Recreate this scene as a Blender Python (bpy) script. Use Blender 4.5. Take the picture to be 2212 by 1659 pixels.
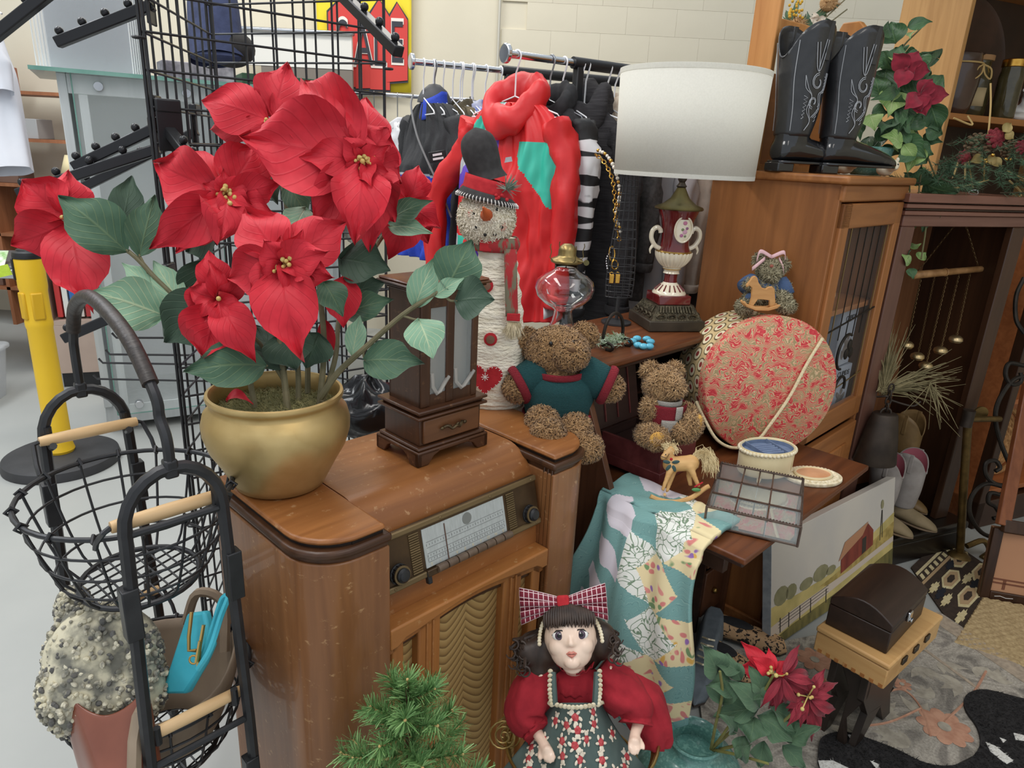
import bpy, bmesh, math, random
from mathutils import Vector as V, Matrix, Euler, noise as NZ
for o in list(bpy.data.objects): bpy.data.objects.remove(o)
SC=bpy.context.scene; COL=SC.collection; PI=math.pi; rad=math.radians; RND=random.Random(7)
# ---------- camera ----------
FPX=1500.; TH=rad(18.37); RO=rad(2.9); EYE=V((0,0,1.6))
Fw=V((0,math.cos(TH),-math.sin(TH))); U0=V((0,math.sin(TH),math.cos(TH)))
Rt=V((1,0,0))*math.cos(RO)+U0*math.sin(RO); Up=V((-1,0,0))*math.sin(RO)+U0*math.cos(RO)
cam=bpy.data.cameras.new('camera'); camo=bpy.data.objects.new('camera',cam); COL.objects.link(camo)
cam.sensor_width=36; cam.lens=36*FPX/2212; cam.clip_start=.02; cam.clip_end=60
camo.matrix_world=Matrix(((Rt.x,Up.x,-Fw.x,EYE.x),(Rt.y,Up.y,-Fw.y,EYE.y),(Rt.z,Up.z,-Fw.z,EYE.z),(0,0,0,1)))
SC.camera=camo
# ---------- world, lights, exposure ----------
W=bpy.data.worlds.new('World'); SC.world=W; W.use_nodes=True
bg=W.node_tree.nodes['Background']; bg.inputs[0].default_value=(.86,.93,1,1); bg.inputs[1].default_value=1.0
def area(name,loc,size,energy,col,rot=(0,0,0),sy=None):
    l=bpy.data.lights.new(name,'AREA'); l.energy=energy; l.color=col; l.shape='RECTANGLE'; l.size=size; l.size_y=sy or size
    o=bpy.data.objects.new(name,l); COL.objects.link(o); o.location=loc; o.rotation_euler=rot; return o
area('ceiling_light',(-1.2,1.0,4.1),.5,75,(1,.97,.93),sy=3.5)
area('ceiling_light.001',(-3.4,2.6,4.1),.5,110,(.95,.98,1),sy=3.5)
area('ceiling_light.002',(1.6,-.6,4.1),.5,35,(1,.93,.84),sy=3.0)
area('ceiling_light.003',(-1.0,4.6,4.1),3.5,70,(1,.95,.85),sy=.5)
SC.view_settings.view_transform='Standard'; SC.view_settings.look='None'; SC.view_settings.gamma=1
SC.view_settings.use_curve_mapping=False; SC.view_settings.exposure=-.2
# ---------- frames ----------
YAW=rad(46); E1=V((math.cos(YAW),math.sin(YAW),0)); E2=V((-math.sin(YAW),math.cos(YAW),0))
def UVZ(u,v,z=0): return E1*u+E2*v+V((0,0,z))
def at(px,py,d): return EYE+(Fw+Rt*((px-1106)/FPX)-Up*((py-829.5)/FPX))*d      # pixel + real depth -> point
def atz(px,py,z):
    d=Fw+Rt*((px-1106)/FPX)-Up*((py-829.5)/FPX); return EYE+d*((z-EYE.z)/d.z)
# ---------- materials ----------
def lin(c):
    return tuple(((x/255)/12.92 if x/255<=.04045 else ((x/255+.055)/1.055)**2.4) for x in c[:3])+(1,)
def newmat(name):
    m=bpy.data.materials.new(name); m.use_nodes=True; nt=m.node_tree; return m,nt,nt.nodes['Principled BSDF']
def nd(nt,t,**k):
    n=nt.nodes.new(t)
    for a,b in k.items():
        if a[0]=='_': n.inputs[a[1:].replace('_',' ')].default_value=b
        elif a[0]=='i' and a[1:].isdigit(): n.inputs[int(a[1:])].default_value=b
        else: setattr(n,a,b)
    return n
def ramp(nt,stops,inter='LINEAR'):
    r=nt.nodes.new('ShaderNodeValToRGB'); cr=r.color_ramp; cr.interpolation=inter
    while len(cr.elements)<len(stops): cr.elements.new(.5)
    for e,(p,c) in zip(cr.elements,stops): e.position=p; e.color=lin(c)
    return r
def coords(nt,scale=(1,1,1),kind='Object',rot=(0,0,0)):
    tc=nt.nodes.new('ShaderNodeTexCoord'); mp=nd(nt,'ShaderNodeMapping'); mp.inputs['Scale'].default_value=scale; mp.inputs['Rotation'].default_value=rot
    nt.links.new(tc.outputs[kind],mp.inputs[0]); return mp.outputs[0]
def mat(name,c1,c2=None,rough=.5,metal=0,scale=8,detail=4,bump=0,bscale=None,lo=.35,hi=.65,kind='Object',spec=.5,trans=0,alpha=1,sheen=0,coat=0,emit=0,ior=1.45,dist=0,c3=None):
    m,nt,b=newmat(name); L=nt.links.new
    b.inputs['Base Color'].default_value=lin(c1); b.inputs['Roughness'].default_value=rough; b.inputs['Metallic'].default_value=metal
    b.inputs['Specular IOR Level'].default_value=spec; b.inputs['Transmission Weight'].default_value=trans; b.inputs['Alpha'].default_value=alpha
    b.inputs['Sheen Weight'].default_value=sheen; b.inputs['Coat Weight'].default_value=coat; b.inputs['IOR'].default_value=ior
    if emit: b.inputs['Emission Color'].default_value=lin(c1); b.inputs['Emission Strength'].default_value=emit
    sv=scale if isinstance(scale,tuple) else (scale,)*3
    if c2 or bump:
        co=coords(nt,sv,kind); n=nd(nt,'ShaderNodeTexNoise',_Scale=1.,_Detail=detail,_Distortion=dist); L(co,n.inputs['Vector'])
        if c2:
            st=[(lo,c1),(hi,c2)] if not c3 else [(lo,c1),((lo+hi)/2,c2),(hi,c3)]
            r=ramp(nt,st); L(n.outputs[0],r.inputs[0]); L(r.outputs[0],b.inputs['Base Color'])
        if bump:
            if bscale:
                co2=coords(nt,(bscale,)*3 if not isinstance(bscale,tuple) else bscale,kind); n=nd(nt,'ShaderNodeTexNoise',_Scale=1.,_Detail=3.); L(co2,n.inputs['Vector'])
            bp=nd(nt,'ShaderNodeBump',_Strength=bump,_Distance=.01); L(n.outputs[0],bp.inputs['Height']); L(bp.outputs[0],b.inputs['Normal'])
    return m
def wood(name,c1,c2,axis='z',rough=.4,s=1.,wear=None,spec=.4,coat=0.):
    """long grain streaks along one axis plus scratch wear"""
    m,nt,b=newmat(name); L=nt.links.new
    sc={'x':(3*s,40*s,40*s),'y':(40*s,3*s,40*s),'z':(40*s,40*s,3*s)}[axis]
    n=nd(nt,'ShaderNodeTexNoise',_Scale=1.,_Detail=6.,_Distortion=.6); L(coords(nt,sc),n.inputs['Vector'])
    n2=nd(nt,'ShaderNodeTexNoise',_Scale=1.,_Detail=2.); L(coords(nt,tuple(x/8 for x in sc)),n2.inputs['Vector'])
    mx=nd(nt,'ShaderNodeMath',operation='ADD'); h=nd(nt,'ShaderNodeMath',operation='MULTIPLY',i1=.5)
    L(n.outputs[0],mx.inputs[0]); L(n2.outputs[0],mx.inputs[1]); L(mx.outputs[0],h.inputs[0])
    r=ramp(nt,[(.38,c1),(.62,c2)]); L(h.outputs[0],r.inputs[0]); out=r.outputs[0]
    if wear:
        w=nd(nt,'ShaderNodeTexNoise',_Scale=1.,_Detail=8.,_Roughness=.7); L(coords(nt,(35,35,60) if axis=='z' else (45,45,45)),w.inputs['Vector'])
        wr=ramp(nt,[(.595,(0,0,0)),(.67,(255,255,255))]); L(w.outputs[0],wr.inputs[0])
        mm=nd(nt,'ShaderNodeMix',data_type='RGBA'); fac=nd(nt,'ShaderNodeMath',operation='MULTIPLY',i1=.6); L(wr.outputs[0],fac.inputs[0]); L(fac.outputs[0],mm.inputs[0])
        L(out,mm.inputs[6]); mm.inputs[7].default_value=lin(wear); out=mm.outputs[2]
    L(out,b.inputs['Base Color']); b.inputs['Roughness'].default_value=rough; b.inputs['Specular IOR Level'].default_value=spec; b.inputs['Coat Weight'].default_value=coat
    bp=nd(nt,'ShaderNodeBump',_Strength=.12,_Distance=.004); L(n.outputs[0],bp.inputs['Height']); L(bp.outputs[0],b.inputs['Normal'])
    return m
# ---------- mesh builder ----------
WM={}
class MB:
    def __init__(s): s.v=[];s.f=[];s.uv=[];s.mi=[];s.cur=0
    def _add(s,vs,fs,uv=None):
        o=len(s.v); s.v+= [V(x) for x in vs]; s.f+=[tuple(i+o for i in f) for f in fs]; s.uv+= uv or [(0,0)]*len(vs); s.mi+=[s.cur]*len(fs); return s
    def box(s,c,d,rot=None):
        x,y,z=d[0]/2,d[1]/2,d[2]/2; vs=[V((a*x,b*y,e*z)) for a in(-1,1) for b in(-1,1) for e in(-1,1)]
        if rot is not None:
            m=rot if isinstance(rot,Matrix) else Euler(rot).to_matrix(); vs=[m@q for q in vs]
        return s._add([q+V(c) for q in vs],[(0,1,3,2),(4,6,7,5),(0,4,5,1),(2,3,7,6),(0,2,6,4),(1,5,7,3)])
    def bb(s,x0,x1,y0,y1,z0,z1): return s.box(((x0+x1)/2,(y0+y1)/2,(z0+z1)/2),(x1-x0,y1-y0,z1-z0))
    def bar(s,p,q,w,h,up=(0,0,1)):
        p=V(p);q=V(q);d=q-p;t=d.normalized();u=V(up)
        if abs(t.dot(u))>.98:u=V((0,1,0))
        a=t.cross(u).normalized();b=a.cross(t); return s.box((p+q)/2,(w,d.length,h),Matrix((a,t,b)).transposed())
    def tube(s,pts,r,n=8,closed=False):
        pts=[V(p) for p in pts];k=len(pts);rs=r if isinstance(r,(list,tuple)) else [r]*k;vs=[];prev=None
        for i,p in enumerate(pts):
            a=pts[i-1] if (i>0 or closed) else p; b=pts[(i+1)%k] if (i<k-1 or closed) else p
            t=(b-a).normalized() if (b-a).length>1e-9 else V((0,0,1))
            if prev is None:
                u=V((0,0,1)) if abs(t.z)<.9 else V((1,0,0)); x=t.cross(u).normalized()
            else:
                x=prev-t*prev.dot(t); x=x.normalized() if x.length>1e-6 else t.orthogonal().normalized()
            prev=x;y=t.cross(x)
            vs+=[p+(x*math.cos(2*PI*j/n)+y*math.sin(2*PI*j/n))*rs[i] for j in range(n)]
        fs=[]
        for i in range(k if closed else k-1):
            for j in range(n):
                a=i*n+j;b=i*n+(j+1)%n;c=((i+1)%k)*n+(j+1)%n;d=((i+1)%k)*n+j; fs.append((a,d,c,b))
        if not closed: fs+=[tuple(range(n)),tuple(range(k*n-1,(k-1)*n-1,-1))]
        return s._add(vs,fs)
    def cyl(s,p,q,r,r2=None,n=16): return s.tube([p,q],[r,r if r2 is None else r2],n)
    def lathe(s,prof,n=32,c=(0,0,0),sx=1,sy=1,cap=True,ax=None):
        c=V(c);vs=[];k=len(prof)
        for r,z in prof:
            for j in range(n):
                q=V((r*math.cos(2*PI*j/n)*sx,r*math.sin(2*PI*j/n)*sy,z)); vs.append((ax@q if ax else q)+c)
        fs=[(i*n+j,i*n+(j+1)%n,(i+1)*n+(j+1)%n,(i+1)*n+j) for i in range(k-1) for j in range(n)]
        if cap:
            fs.append(tuple(range(n-1,-1,-1))); fs.append(tuple(range((k-1)*n,k*n)))
        return s._add(vs,fs,[(j/n,i/(k-1)) for i in range(k) for j in range(n)])
    def ell(s,c,r,n=16,m=10,rot=None):
        r=(r,)*3 if isinstance(r,(int,float)) else r; c=V(c)
        mt=Euler(rot).to_matrix() if rot is not None and not isinstance(rot,Matrix) else rot
        vs=[];
        for i in range(1,m):
            t=PI*i/m
            for j in range(n):
                q=V((math.sin(t)*math.cos(2*PI*j/n)*r[0],math.sin(t)*math.sin(2*PI*j/n)*r[1],math.cos(t)*r[2])); vs.append((mt@q if mt else q)+c)
        q=V((0,0,r[2])); vs.append((mt@q if mt else q)+c); vs.append(c-(mt@q if mt else q)); T=len(vs)-2;B=T+1
        fs=[(i*n+j,(i+1)*n+j,(i+1)*n+(j+1)%n,i*n+(j+1)%n) for i in range(m-2) for j in range(n)]
        fs+=[(T,j,(j+1)%n) for j in range(n)]+[(B,(m-2)*n+(j+1)%n,(m-2)*n+j) for j in range(n)]
        return s._add(vs,fs)
    def grid(s,fn,nu,nv,cu=False,cv=False):
        vs=[];uv=[]
        for i in range(nu+(0 if cu else 1)):
            for j in range(nv+(0 if cv else 1)): vs.append(V(fn(i/nu,j/nv)));uv.append((i/nu,j/nv))
        a=nu if cu else nu+1;b=nv if cv else nv+1;fs=[]
        for i in range(nu):
            for j in range(nv): fs.append((i*b+j,((i+1)%a)*b+j,((i+1)%a)*b+(j+1)%b,i*b+(j+1)%b))
        return s._add(vs,fs,uv)
    def prism(s,poly,a,b,plane='xz'):
        """poly in the named plane, extruded along the third axis from a to b"""
        def mk(p,t): return {'xz':(p[0],t,p[1]),'xy':(p[0],p[1],t),'yz':(t,p[0],p[1])}[plane]
        n=len(poly); vs=[mk(p,a) for p in poly]+[mk(p,b) for p in poly]
        return s._add(vs,[tuple(range(n)),tuple(range(2*n-1,n-1,-1))]+[(i,i+n,(i+1)%n+n,(i+1)%n) for i in range(n)])
    def xf(s,m,start=0):
        for i in range(start,len(s.v)): s.v[i]=m@s.v[i]
        return s
    def build(s,name,m,parent=None,smooth=True,bev=0,sub=0,solid=0,world=False,loc=None,rot=None,ang=40,remesh=0,smo=0,kind=None,label=None,bs=2,wn=False):
        me=bpy.data.meshes.new(name); vs=s.v
        pw=parent
        while pw is not None and pw not in WM: pw=pw.parent
        if world and pw is not None:
            inv=WM[pw].inverted(); vs=[inv@q for q in vs]
        me.from_pydata([tuple(q) for q in vs],[],s.f)
        ul=me.uv_layers.new(name='UVMap'); dat=[0.]*(2*len(me.loops))
        for i,lp in enumerate(me.loops): dat[2*i],dat[2*i+1]=s.uv[lp.vertex_index]
        ul.data.foreach_set('uv',dat)
        ms=m if isinstance(m,(list,tuple)) else [m]
        for q in ms: me.materials.append(q)
        if len(ms)>1: me.polygons.foreach_set('material_index',s.mi)
        bm=bmesh.new(); bm.from_mesh(me); bmesh.ops.recalc_face_normals(bm,faces=bm.faces); bm.to_mesh(me); bm.free()
        o=bpy.data.objects.new(name,me); COL.objects.link(o)
        if smooth:
            me.polygons.foreach_set('use_smooth',[True]*len(me.polygons))
            if not remesh and not sub:
                me.set_sharp_from_angle(angle=rad(ang))
        if remesh:
            q=o.modifiers.new('r','REMESH'); q.mode='VOXEL'; q.voxel_size=remesh; q.use_smooth_shade=True
            if smo: q=o.modifiers.new('s','SMOOTH'); q.factor=.5; q.iterations=smo
        if solid: q=o.modifiers.new('t','SOLIDIFY'); q.thickness=solid; q.offset=0
        if bev: q=o.modifiers.new('b','BEVEL'); q.width=bev; q.segments=bs; q.limit_method='ANGLE'; q.angle_limit=rad(35); q.harden_normals=False
        if sub: q=o.modifiers.new('u','SUBSURF'); q.levels=sub; q.render_levels=sub
        if parent is not None: o.parent=parent
        if loc is not None: o.location=loc
        if rot is not None: o.rotation_euler=rot
        if kind: o['kind']=kind
        if label: o['label']=label
        return o
def thing(name,label,cat,loc=(0,0,0),rz=0,group=None):
    o=bpy.data.objects.new(name,None); o.empty_display_size=.05; COL.objects.link(o); o.location=loc; o.rotation_euler=(0,0,rz)
    o['label']=label; o['category']=cat
    if group: o['group']=group
    WM[o]=Matrix.Translation(V(loc))@Matrix.Rotation(rz,4,'Z'); return o
def tag(o,label,cat,group=None):
    o['label']=label;o['category']=cat
    if group:o['group']=group
    return o
def struct(o): o['kind']='structure'; return o
def dup(root,loc,rz,label=None):
    r=root.copy(); COL.objects.link(r); r.location=loc; r.rotation_euler=(0,0,rz)
    if label: r['label']=label
    for ch in list(root.children):
        c=ch.copy(); COL.objects.link(c); c.parent=r
        for g in list(ch.children):
            d=g.copy(); COL.objects.link(d); d.parent=c
    return r
def arc(c,r,a0,a1,n,plane='xz',ry=None):
    o=[]
    for i in range(n+1):
        a=a0+(a1-a0)*i/n; x,y=r*math.cos(a),(ry or r)*math.sin(a)
        o.append({'xz':(c[0]+x,c[1],c[2]+y),'xy':(c[0]+x,c[1]+y,c[2]),'yz':(c[0],c[1]+x,c[2]+y)}[plane])
    return o
def bez(p,n=12):
    p=[V(q) for q in p];o=[]
    for i in range(n+1):
        t=i/n;q=p[:]
        while len(q)>1:q=[q[k].lerp(q[k+1],t) for k in range(len(q)-1)]
        o.append(q[0])
    return o
def cat(pts,n=5):
    """smooth curve through points"""
    P=[V(p) for p in pts];P=[P[0]*2-P[1]]+P+[P[-1]*2-P[-2]];o=[]
    for i in range(1,len(P)-2):
        a,b,c,d=P[i-1:i+3]
        for k in range(n):
            t=k/n;o.append(.5*((2*b)+(c-a)*t+(2*a-5*b+4*c-d)*t*t+(3*b-a-3*c+d)*t**3))
    o.append(P[-2]);return o
def text(name,s,size,mt,parent,loc,rot,depth=.0006,align='CENTER'):
    cu=bpy.data.curves.new(name,'FONT');cu.body=s;cu.size=size;cu.extrude=depth;cu.align_x=align;cu.align_y='CENTER'
    t=bpy.data.objects.new(name+'_t',cu);COL.objects.link(t);dg=bpy.context.evaluated_depsgraph_get()
    me=bpy.data.meshes.new_from_object(t.evaluated_get(dg));bpy.data.objects.remove(t);me.materials.clear();me.materials.append(mt)
    o=bpy.data.objects.new(name,me);COL.objects.link(o);o.parent=parent;o.location=loc;o.rotation_euler=rot;return o
def fur(ells,n,ln,w,seed=1,curl=.4,zmin=None,flat=0):
    """short strands over the outside of a union of ellipsoids (c,r,rot)"""
    rn=random.Random(seed);mb=MB();E=[]
    for c,r,rot in ells:
        r=(r,)*3 if isinstance(r,(int,float)) else r; m=(Euler(rot).to_matrix() if rot else Matrix.Identity(3)); E.append((V(c),V(r),m,m.transposed()))
    ar=[(e[1].x*e[1].y+e[1].y*e[1].z+e[1].x*e[1].z) for e in E]
    for _ in range(n):
        e=rn.choices(E,ar)[0]; d=V((rn.gauss(0,1),rn.gauss(0,1),rn.gauss(0,1))).normalized()
        p=e[0]+e[2]@V((d.x*e[1].x,d.y*e[1].y,d.z*e[1].z)); nn=(e[2]@V((d.x/e[1].x,d.y/e[1].y,d.z/e[1].z))).normalized()
        ok=True
        for g in E:
            if g is e: continue
            q=g[3]@(p-g[0])
            if (q.x/g[1].x)**2+(q.y/g[1].y)**2+(q.z/g[1].z)**2<.93: ok=False;break
        if not ok or (zmin is not None and p.z<zmin): continue
        t=nn.orthogonal().normalized(); t=Matrix.Rotation(rn.random()*6.28,3,nn)@t; l=ln*rn.uniform(.6,1.3)
        sd=nn.cross(t)*w*rn.uniform(.6,1.2)
        a=p-nn*.002; b=p+nn*l*.6+t*l*curl; c=p+nn*l*.75+t*l*curl*2.2-nn*l*flat
        mb._add([a-sd,a+sd,b+sd*.8,b-sd*.8,c],[(0,1,2,3),(3,2,4)])
    return mb
# ================= room =================
M_floor=mat('concrete',(160,162,159),(172,173,169),rough=.5,scale=1.6,detail=8,bump=.03,bscale=40,lo=.3,hi=.7)
M_wall=mat('painted_block',(222,214,194),(214,206,186),rough=.75,scale=1.5,bump=.05,bscale=60)
M_black=mat('black_metal',(42,42,44),(50,50,52),rough=.38,metal=.3,scale=30)
M_blackp=mat('black_plastic',(34,34,36),rough=.4)
M_chrome=mat('chrome',(200,202,205),rough=.15,metal=1)
M_white=mat('white_plastic',(232,233,235),rough=.4)
M_brass=mat('aged_brass',(176,142,82),(142,112,62),rough=.32,metal=1,scale=14)
M_gold=mat('gold_metal',(214,170,84),(190,140,60),rough=.25,metal=1,scale=30)
struct(MB().bb(-9,6,-2.5,8,-.1,0).build('floor',M_floor,smooth=False))
wb=struct(MB().bb(-9,6,6.24,6.4,0,4.4).build('wall_back',M_wall,smooth=False))
bl=MB().box((0,0,0),(.3992,.02,.1992)).build('block',M_wall,wb,bev=.0008); bme=bl.data; first=True
for r in range(11):
    for c in range(12):
        o=bl if first else bl.copy()
        if not first: COL.objects.link(o); o.parent=wb
        first=False; o.location=(-.03+c*.4+(.2 if r%2 else 0),6.232,1.25+r*.2)
struct(MB().bb(3.9,4.0,-.5,6.24,0,2.7).build('shading_wall_right',M_wall,smooth=False)); struct(MB().bb(1.35,4.0,2.0,4.7,2.70,2.76).build('shading_soffit',M_wall,smooth=False))  # unseen wall and soffit, added to keep light off the right side
struct(MB().bb(-9.1,-9,-2.5,8,0,4.4).build('wall_left',M_wall,smooth=False))
# painted pillar far left
struct(MB().bb(-5.5,-5.1,5.9,6.24,0,4.4).build('trim_1',M_wall,bev=.02))
struct(MB().cyl((-.25,6.2,1.7),(-.25,6.2,4.3),.012).build('trim_2',mat('conduit_paint',(196,192,180),rough=.5,metal=.4)))
# ================= radio console =================
WC=wood('walnut_veneer',(122,78,46),(150,100,60),'z',.38,wear=(206,164,116),coat=.22)
WCx=wood('walnut_top',(128,78,40),(158,102,56),'x',.36,wear=(190,150,108))
WCs=wood('walnut_side',(112,82,58),(136,102,74),'z',.4)
WD=wood('walnut_dark',(58,36,22),(82,52,32),'x',.35)
WG=wood('oak_trim',(150,94,48),(176,116,62),'x',.4,wear=(200,160,110))
WGz=wood('oak_slat',(146,90,46),(174,114,60),'z',.4)
m,nt,b=newmat('grille_cloth'); L=nt.links.new
co=coords(nt,(1,1,1)); sx=nd(nt,'ShaderNodeSeparateXYZ'); L(co,sx.inputs[0])
px=nd(nt,'ShaderNodeMath',operation='PINGPONG',i1=.055); L(sx.outputs[0],px.inputs[0])
sq=nd(nt,'ShaderNodeMath',operation='POWER',i1=1.5); L(px.outputs[0],sq.inputs[0]); s2=nd(nt,'ShaderNodeMath',operation='MULTIPLY',i1=-3.6); L(sq.outputs[0],s2.inputs[0])
ad=nd(nt,'ShaderNodeMath',operation='ADD'); L(sx.outputs[2],ad.inputs[0]); L(s2.outputs[0],ad.inputs[1])
fr=nd(nt,'ShaderNodeMath',operation='MULTIPLY',i1=46.); L(ad.outputs[0],fr.inputs[0]); f2=nd(nt,'ShaderNodeMath',operation='FRACT'); L(fr.outputs[0],f2.inputs[0])
r=ramp(nt,[(0,(120,88,46)),(.35,(168,132,78)),(.9,(190,156,98)),(1,(120,88,46))]); L(f2.outputs[0],r.inputs[0]); L(r.outputs[0],b.inputs['Base Color']); b.inputs['Roughness'].default_value=.7
nn=nd(nt,'ShaderNodeTexNoise',_Scale=600.); bp=nd(nt,'ShaderNodeBump',_Strength=.4,_Distance=.003); L(nn.outputs[0],bp.inputs['Height']); L(bp.outputs[0],b.inputs['Normal']); M_grille=m
con=thing('radio_console','old wooden floor radio cabinet with dial, push buttons and grille cloth','radio',UVZ(.497,.925,0),YAW)
CW,CD,CH=.775,.385,.95
def pier(x0,x1,side):
    w=x1-x0; r=.095; pts=[(x1,CD),(x1,0)] if side<0 else [(x0,0)]
    if side<0:
        pts=[(x1,0)]+[(x0+r-r*math.sin(a),r-r*math.cos(a)) for a in [PI/2*i/8 for i in range(9)]]+[(x0,CD),(x1,CD)]
    else:
        pts=[(x0,0)]+[(x1-r+r*math.sin(a),r-r*math.cos(a)) for a in [PI/2*i/8 for i in range(9)]]+[(x1,CD),(x0,CD)]
    return pts
def inset(pts,x0,x1,d):
    cx=(x0+x1)/2; o=[]
    for x,y in pts: o.append((x+(d if x<cx else -d) if abs(x-x0)<.1 or abs(x-x1)<.1 else x,y+(d if y<CD/2 else -d)))
    return o
for (x0,x1,sd) in ((0,.16,-1),(.615,.775,1)):
    pp=pier(x0,x1,sd)
    MB().prism(pp,.0,.905,'xy').build('side_pier',WC,con,bev=.003)
    # stepped moulding: lower lip, dark groove, upper lip, inset top board
    MB().prism(inset(pp,x0,x1,.004),.905,.915,'xy').build('moulding_groove',WD,con)
    MB().prism(inset(pp,x0,x1,-.004),.915,.932,'xy').build('top_moulding',WD,con,bev=.006,bs=3)
    MB().prism(inset(pp,x0,x1,.009),.932,.938,'xy').build('moulding_groove',mat('groove',(30,20,14)),con)
    MB().prism(inset(pp,x0,x1,.005),.938,CH,'xy').build('top_board',WCx,con,bev=.006,bs=3)
    xi=x1 if sd<0 else x0
    for k in range(3): MB().bb(xi-.012 if sd<0 else xi,xi if sd<0 else xi+.012,.006+k*.012,.012+k*.012,.0,.93-k*.003).build('flute',WD,con,bev=.002)
# centre: waterfall top and slanted dial face
prof=[(CD,.944),(.155,.944)]+[(.155-.075*math.sin(a)-.012*(1-math.cos(a)),.944-.072*(1-math.cos(a))) for a in [rad(80)*i/8 for i in range(1,9)]]+[(.05,.80),(.042,.72),(.042,.02),(CD,.02)]
MB().prism(prof,.16,.615,'yz').build('centre_panel',WCx,con,ang=30)
MB().bb(.16,.615,.03,CD,0,.06).build('plinth',WD,con,bev=.004)
MB().bb(.175,.60,.034,.042,.06,.69).build('grille_cloth',M_grille,con,smooth=False)
# serpentine moulding above the grille
def wav(t): return .012*math.cos((t-.5)*2*PI)+.0
mp=[(.16+.455*i/24,.668-.012+wav(i/24)*.9-.012*(abs(i/24-.5)>.42)) for i in range(25)]
for k,(dz,y0,th,mm) in enumerate(((.034,.0,.020,WG),(.014,.012,.020,WGz),(-.002,.022,.016,WD))):
    MB().prism([(x,z+dz) for x,z in mp]+[(x,.715+.0*k) if k==0 else (x,z+dz+th) for x,z in reversed(mp)],y0,.045,'xz').build('grille_moulding',mm,con,bev=.004,bs=3)
for x,w in ((.185,.03),(.266,.058),(.51,.058),(.59,.03)):
    s=MB(); s.bb(x-w/2,x+w/2,.012,.042,.06,.68)
    o=s.build('grille_slat',WGz,con,bev=.004)
    if w>.04:
        for dx in (-.008,.008): MB().bb(x+dx-.0025,x+dx+.0025,.008,.014,.06,.68).build('slat_bead',WG,o,bev=.002)
# dial bezel on the slanted face
ax=V((1,0,0)); dn=V((0,-.028,-.112)).normalized(); nn=ax.cross(dn)*-1
nn=V((0,-dn.z*-1,0)) if False else V((0,dn.z,-dn.y)); nn=nn.normalized()
if nn.y>0: nn=-nn
BM=Matrix.Translation(V((.3875,.050,.832)))@Matrix((ax,-dn,nn)).transposed().to_4x4()   # local x right, y up the slope, z out
M_bez=mat('bezel_bronze',(66,50,34),(84,64,42),rough=.35,metal=.5,scale=20)
M_bezg=mat('bezel_brass',(124,104,72),(104,86,58),rough=.45,metal=.5,scale=(4,60,60))
M_dial=mat('dial_glass',(168,172,170),(180,184,182),rough=.15,scale=(200,40,40),coat=.5)
bz=MB().box((0,0,.006),(.438,.118,.012)).xf(BM).build('dial_bezel',M_bez,con,bev=.004)
for sy in (-1,1): MB().box((0,sy*.052,.013),(.436,.013,.008)).xf(BM).build('bezel_rail',M_bezg,bz,bev=.003)
for sy in (-1,1):
    for x in (-.2,-.07,.07,.2): MB().ell((x,sy*.052,.0172),(.003,.003,.0015),8,6).xf(BM).build('screw',M_bezg,bz)
MB().box((-.005,.0,.0125),(.228,.082,.003)).xf(BM).build('dial_plate',M_dial,bz)
for yy in (-.03,-.022,-.012,.0,.012): MB().box((-.005,yy,.0142),(.215,.0007,.0006)).xf(BM).build('scale_line',mat('scale_ink',(120,122,120),rough=.6),bz)
tk=MB()
for i in range(30):
    for yy in (-.026,-.017,.006): tk.box((-.112+.215*i/29,yy,.0142),(.0008,.003 if i%3 else .005,.0006))
tk.xf(BM).build('scale_ticks',mat('tick_ink',(98,100,98)),bz,kind='stuff')
MB().box((-.062,-.002,.0152),(.0018,.076,.001)).xf(BM).build('tuning_pointer',mat('pointer_brown',(92,62,48)),bz)
MB().cyl((.0,.026,.0138),(0,.026,.0150),.0125,n=24).xf(BM).build('tuning_eye',mat('eye_grey',(120,122,118),rough=.2),bz)
for sx in (-1,1):
    g=MB()
    for k in range(17): g.cyl((-.005+sx*.135-.012,-.041+k*.005,.0125),(-.005+sx*.135+.012,-.041+k*.005,.0125),.0021,n=8)
    g.xf(BM).build('ribbed_strip',M_bezg,bz)
    k=MB(); k.lathe([(.021,.011),(.021,.015),(.0185,.016),(.0185,.024),(.0165,.026),(.0150,.026),(.0145,.031),(.011,.034),(.0105,.035),(.006,.036),(.002,.0362)],28,(sx*.185,-.026,0)); kb=k.xf(BM).build('knob',M_blackp,bz)
    q=MB(); q.lathe([(.0188,.0235),(.0193,.025),(.0188,.0265),(.0165,.0268)],28,(sx*.185,-.026,0)).xf(BM).build('knob_ring',M_bezg,bz)
    q=MB()
    for j in range(14):
        a=2*PI*j/14; q.box((sx*.185+.0188*math.cos(a),-.026+.0188*math.sin(a),.020),(.0022,.0022,.008))
    q.xf(BM).build('knob_ribs',M_blackp,bz)
M_btn=mat('button_brown',(88,70,56),(104,86,70),rough=.3,scale=60)
for i in range(8): MB().cyl((-.098+i*.0268,-.048,.021),(-.0735+i*.0268,-.048,.021),.0085,n=16).xf(BM).build('push_button',M_btn,bz,bev=.0015)
MB().box((-.005,-.051,.016),(.235,.014,.010)).xf(BM).build('button_rail',M_bez,bz,bev=.002)
MB().box((-.118,-.060,.014),(.010,.026,.012)).xf(BM).build('switch_lever',M_blackp,bz,bev=.002)
for i,ch in enumerate('SILVERTONE'):
    t=text('letter',ch,.0095,mat('letter_gold',(206,190,150),rough=.4),bz,(0,0,0),(0,0,0)); t.data.transform(BM@Matrix.Translation(V((-.105+i*.0225,-.0365,.0136))))
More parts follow.
